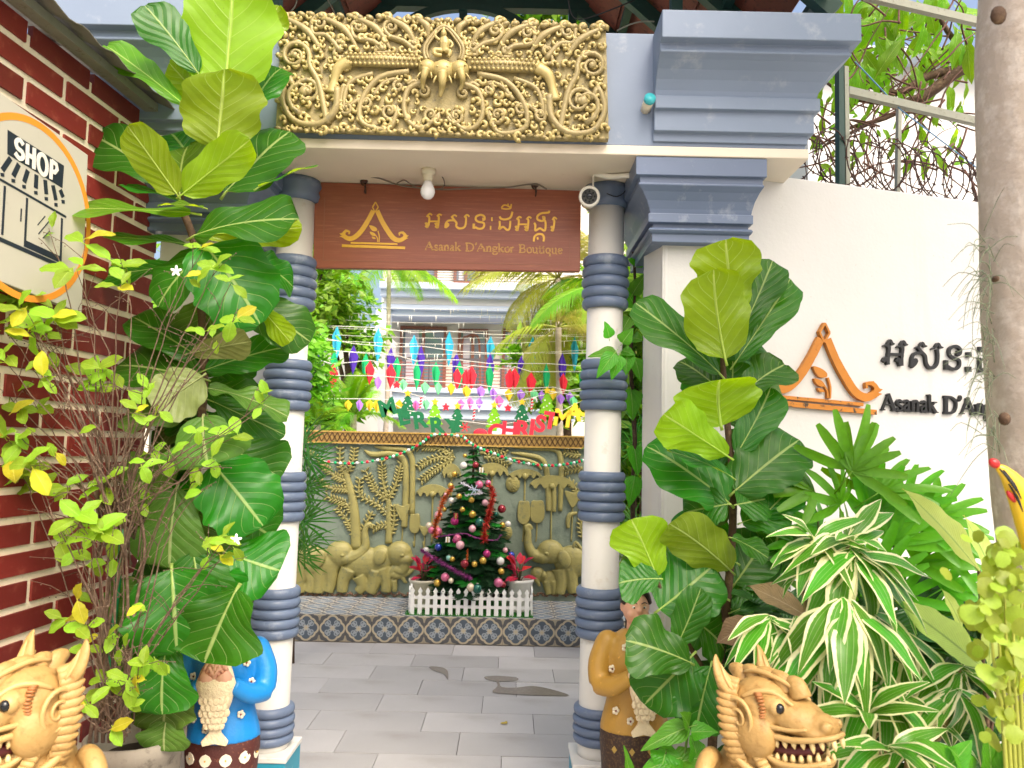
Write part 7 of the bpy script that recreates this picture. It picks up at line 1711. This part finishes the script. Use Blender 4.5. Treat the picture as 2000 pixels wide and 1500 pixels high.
s1 = mat('maroon_skirt', '4a201c', .6, .2, 40, c2='6e4030', c2amt=(.55, .65), bump=.5, bs=120, bd=.003); s2 = mat('dark_brown_skirt', '3a261c', .6, .25, 50, c2='5e4628', c2amt=(.5, .62), bump=.5, bs=120, bd=.003)
lady('woman statue in bright blue jacket clasping a fish, face behind a leaf', (P(437, 1400, 2.72).x, 2.72, 0), .12, jb, s1, 'w', 1)
lady('woman statue in mustard yellow jacket holding a fish by the right column', (P(1239, 1400, 2.84).x, 2.84, 0), .12, jy, s2, 'g', 2)
# ================================================================ GOLDEN LIONS
M['lion'] = mat('golden_tan_paint', 'a8864e', .55, .2, 14, c2='8a6834', c2amt=(.5, .72), bump=.45, bs=60, bd=.005)
M['lionhi'] = mat('light_gold_paint', 'b3925a', .5, .14, 12, c2='94733f', c2amt=(.6, .8), bump=.2, bs=80, bd=.003)
M['mouth'] = mat('dark_red_mouth', '4a1214', .5, .1)
M['ivory'] = mat('ivory_teeth', 'dcc48a', .45, .08)
def lion(label, loc, rz, tilt, hz, mir=1, S=.75):
    root = thing('lion_statue', label, 'statue', loc, None, (0, 0, rz)); root.scale = (S, S, S); hz /= S; L = True
    H = V((0, 0, hz)); rot = Matrix.Rotation(tilt, 3, 'X')
    def h(x, y, z): return H+rot @ V((x*mir, y, z))
    q = MB(True)
    def el(x, y, z, r, m=None): q.ell(h(x, y, z), r, 20, 12, rot if m is None else rot @ m)
    el(0, .03, .03, (.112, .115, .098)); el(0, -.07, .015, (.082, .10, .055), Matrix.Rotation(R(18), 3, 'X')); el(0, -.155, -.012, (.050, .045, .042))
    el(0, -.14, -.022, (.066, .06, .024))
    for s_ in (-1, 1):
        el(s_*.078, .03, -.03, (.05, .075, .075)); el(s_*.055, -.035, .055, (.042, .045, .03)); el(s_*.028, -.185, -.004, (.022, .018, .017))
    # lower jaw hinged open
    q.tube(cr([h(0, .02, -.10), h(0, -.06, -.125), h(0, -.13, -.120), h(0, -.165, -.105)], 4), [.075, .064, .052, .030], 16, rot @ V((0, 0, 1)), .38)
    q.tube([h(0, .06, -.02), h(0, .08, -.10), H+V((0, .10, -.24))], [.10, .098, .12], 18)
    hd = remesh(q, 'head', M['lion'], .006, root, 2, True)
    # mouth, teeth
    q = MB(True); q.tube(cr([h(0, .0, -.072), h(0, -.07, -.076), h(0, -.135, -.070)], 4), [.066, .060, .044], 14, rot @ V((0, 0, 1)), .45); part('mouth', q, M['mouth'], hd, 0, L)
    q = MB(True)
    for s_ in (-1, 1):
        for k in range(8):
            t_ = k/7; x = s_*lerp(.070, .022, t_**1.6); y = lerp(-.01, -.190, t_) if k < 7 else -.198; big = 1.6 if k in (5,) else 1
            a = h(x, y, -.040-.004*(1-t_)); b = h(x*.98, y-.003, -.062-.016*(big-1)-.006); q.tube([a, a.lerp(b, .6), b], [.0085, .0075, .002], 7)
            x2 = s_*lerp(.064, .016, t_**1.6); y2 = lerp(-.005, -.165, t_); a = h(x2, y2, -.106); b = h(x2, y2-.003, -.084+(.008 if k in (5, 6) else 0)); q.tube([a, a.lerp(b, .6), b], [.0085, .0075, .003], 7)
    part('teeth', q, M['ivory'], hd, 0, L)
    # lip lines
    q = MB(True)
    for s_ in (-1, 1):
        q.tube(cr([h(s_*.082, .02, -.055), h(s_*.078, -.03, -.034), h(s_*.07, -.09, -.040), h(s_*.06, -.15, -.036), h(s_*.03, -.200, -.030), h(0, -.207, -.028)], 4), [.006, .010, .009, .008, .007], 8)
        q.tube(cr([h(s_*.080, .02, -.07), h(s_*.072, -.03, -.108), h(s_*.058, -.10, -.114), h(s_*.03, -.155, -.106), h(0, -.17, -.104)], 4), [.008, .009, .008, .007], 8)
        q.tube(cr([h(s_*.098, .03, .0), h(s_*.084, -.03, -.006), h(s_*.072, -.09, -.012), h(s_*.058, -.14, -.010)], 4), [.005, .008, .007, .004], 7)
    part('lips', q, M['lionhi'], hd, 0, L)
    # eyes with lids, ribbed brows
    for s_ in (-1, 1):
        q = MB(True); q.ell(h(s_*.066, -.056, .048), (.030, .026, .027), 14, 10); e = part('eye_socket', q, M['lionhi'], hd, 0, L)
        q = MB(True); q.ell(h(s_*.076, -.072, .047), (.015, .015, .016), 14, 10); part('eye', q, mat('black_gloss', '101114', .12) if 'black_gloss' not in bpy.data.materials else bpy.data.materials['black_gloss'], e, 0, L)
        q = MB(True)
        for k in range(9):
            a = -0.9+k*.26; p0 = h(s_*.094, -.020+.0*k, .052)+rot @ V((0, .012*abs(math.sin(a))-.008, .04*math.sin(a))); q.tube([p0+rot @ V((-s_*mir*.004, -.010, 0)), p0+rot @ V((s_*mir*.006, 0, 0)), p0+rot @ V((s_*mir*.004, .012, 0))], [.003, .0045, .003], 6)
        part('brow_ribs', q, mat('brown_gold_ribs', '9a6434', .5) if 'brown_gold_ribs' not in bpy.data.materials else bpy.data.materials['brown_gold_ribs'], hd, 0, L)
        q = MB(True); q.tube(cr([h(s_*.045, -.10, .05), h(s_*.06, -.045, .088), h(s_*.085, .0, .09), h(s_*.10, .04, .075)], 4), [.006, .010, .010, .005], 8); part('brow', q, M['lionhi'], hd, 0, L)
        # cheek spiral
        q = MB(True); pts = []
        for i in range(34): tt = i/33; a = .6+tt*11.5; rr = .056*(1-tt*.88); pts.append(h(s_*(.112+.006*tt+.006), .048+rr*math.cos(a)*.95, .012+rr*math.sin(a)*1.2))
        q.tube(pts, [.0075, .006, .004], 7); part('cheek_spiral', q, M['lionhi'], hd, 0, L)
        q = MB(True); q.tube(cr([h(s_*.105, .10, -.02), h(s_*.112, .08, -.10), h(s_*.09, .03, -.145), h(s_*.05, -.03, -.16)], 5), [.010, .013, .012, .007], 8); part('jaw_band', q, M['lionhi'], hd, 0, L)
        # ear
        q = MB(True); q.tube(cr([h(s_*.085, .075, .085), h(s_*.110, .095, .125), h(s_*.118, .105, .170), h(s_*.112, .108, .20)], 4), [.034, .032, .018, .003], 10, rot @ V((0, -1, .2)), .5); er = part('ear', q, M['lion'], hd, 0, L)
        q = MB(True)
        for k in range(3): q.tube(cr([h(s_*(.088+.010*k), .066, .095), h(s_*(.104+.006*k), .080, .130), h(s_*.113, .094, .172)], 3), [.006, .006, .002], 6)
        part('ear_folds', q, M['lionhi'], er, 0, L)
        # flame mane
        q = MB(True)
        for k in range(19):
            a = R(62-k*9.2); c = V((s_*.10*abs(math.cos(a))**.5*(1 if math.cos(a) > 0 else 1)+s_*.02, .095, .0+.135*math.sin(a)-.01)); 
            if math.cos(a) < .1: c.x = s_*(.10+.2*math.cos(a))
            d = V((s_*.020*max(.3, math.cos(a)), .028, .020*math.sin(a)+.016))
            q.tube(cr([h(c.x*.9, c.y-.035, c.z), h(c.x+d.x*.5, c.y-.005, c.z+d.z*.4), h(c.x+d.x, c.y+d.y*.6, c.z+d.z)], 3), [.017, .0165, .004], 8)
        part('mane', q, M['lion'], hd, 0, L)
        q = MB(True)
        for k in range(9):
            t_ = k/8; c = (s_*lerp(.092, .075, t_), lerp(.04, -.01, t_), lerp(-.045, -.155, t_)); q.tube([h(c[0]*.95, c[1]-.012, c[2]+.006), h(c[0]+s_*.012, c[1]+.006, c[2]-.002), h(c[0]+s_*.008, c[1]+.032, c[2]+.012)], [.009, .011, .002], 7)
        part('cheek_flames', q, M['lionhi'], hd, 0, L)
    # crest of flames along the brow, nostrils
    for k in range(5):
        q = MB(True); y0 = -.10+.05*k; z0_ = .075+.042*math.sin(min(1.5, .5+k*.35)); hh = .018+.004*k
        q.tube(cr([h(0, y0, z0_-.03), h(0, y0+.012, z0_+hh*.35), h(0, y0+.045, z0_+hh*.8)], 4), [.036, .032, .012], 10, rot @ V((1, 0, 0)), .8); part('crest_flame', q, M['lion'], hd, 0, L)
    for s_ in (-1, 1): q = MB(True); q.tube(cr([h(s_*.016, -.11, .085), h(s_*.020, -.05, .118), h(s_*.022, .02, .140), h(s_*.02, .08, .135)], 4), [.004, .008, .009, .004], 7); part('brow_band', q, M['lionhi'], hd, 0, L); q = MB(True); q.tube([h(s_*.018, -.20, -.002), h(s_*.032, -.195, .004), h(s_*.036, -.18, -.004)], .0065, 7); part('nostril', q, M['lionhi'], hd, 0, L)
    # sitting body
    q = MB(True); B = H.z
    q.tube([H+V((0, .10, -.16)), H+V((0, .10, -.28)), H+V((0, .14, -.42)), V((0, .22, .16)), V((0, .24, .08))], [.105, .135, .14, .15, .12], 20)
    for s_ in (-1, 1):
        q.tube(cr([H+V((s_*.09, .06, -.26)), V((s_*.10, .0, B-.45)), V((s_*.10, -.01, .12)), V((s_*.10, -.03, .05))], 4), [.065, .055, .042, .045], 12); q.ell((s_*.10, -.06, .045), (.05, .075, .045), 12, 8)
        q.ell((s_*.13, .25, .17), (.075, .14, .15), 14, 10); q.ell((s_*.14, .12, .045), (.05, .09, .045), 12, 8)
    bd = remesh(q, 'body', M['lion'], .012, root, 3, True)
    q = MB(True); q.tube(cr([H+V((.05*mir, .12, -.33)), H+V((-.03*mir-.05*mir, .16, -.17)), H+V((-.13*mir, .15, -.135)), H+V((-.19*mir, .13, -.17)), H+V((-.205*mir, .12, -.28)), H+V((-.19*mir, .15, -.45))], 6), [.026, .027, .028, .028, .026, .022], 14); part('tail', q, M['lion'], root, 0, L)
    q = MB(True)
    for s_ in (-1, 1):
        pts = []
        for i in range(26): tt = i/25; a = tt*9; rr = .05*(1-.85*tt); pts.append(H+V((s_*(.06+rr*math.cos(a)), -.028-.01*tt, -.245+rr*math.sin(a))))
        q.tube(pts, .006, 6)
    part('chest_spirals', q, M['lionhi'], bd, 0, L)
    part('plinth', MB().bbox((-.2, -.16, 0), (.2, .42, .02)), M['lion'], root, .004, True)
    return root
c = P(1515, 1402, 1.85); lion('golden lion statue baring its teeth, facing right beside the cream edged leaves', (c.x, c.y, 0), R(38), R(-10), c.z, 1)
c = P(20, 1396, 1.62); lion('golden lion statue at the left edge below the brick wall, facing left', (c.x, c.y, 0), R(-24), R(-6), c.z, -1)
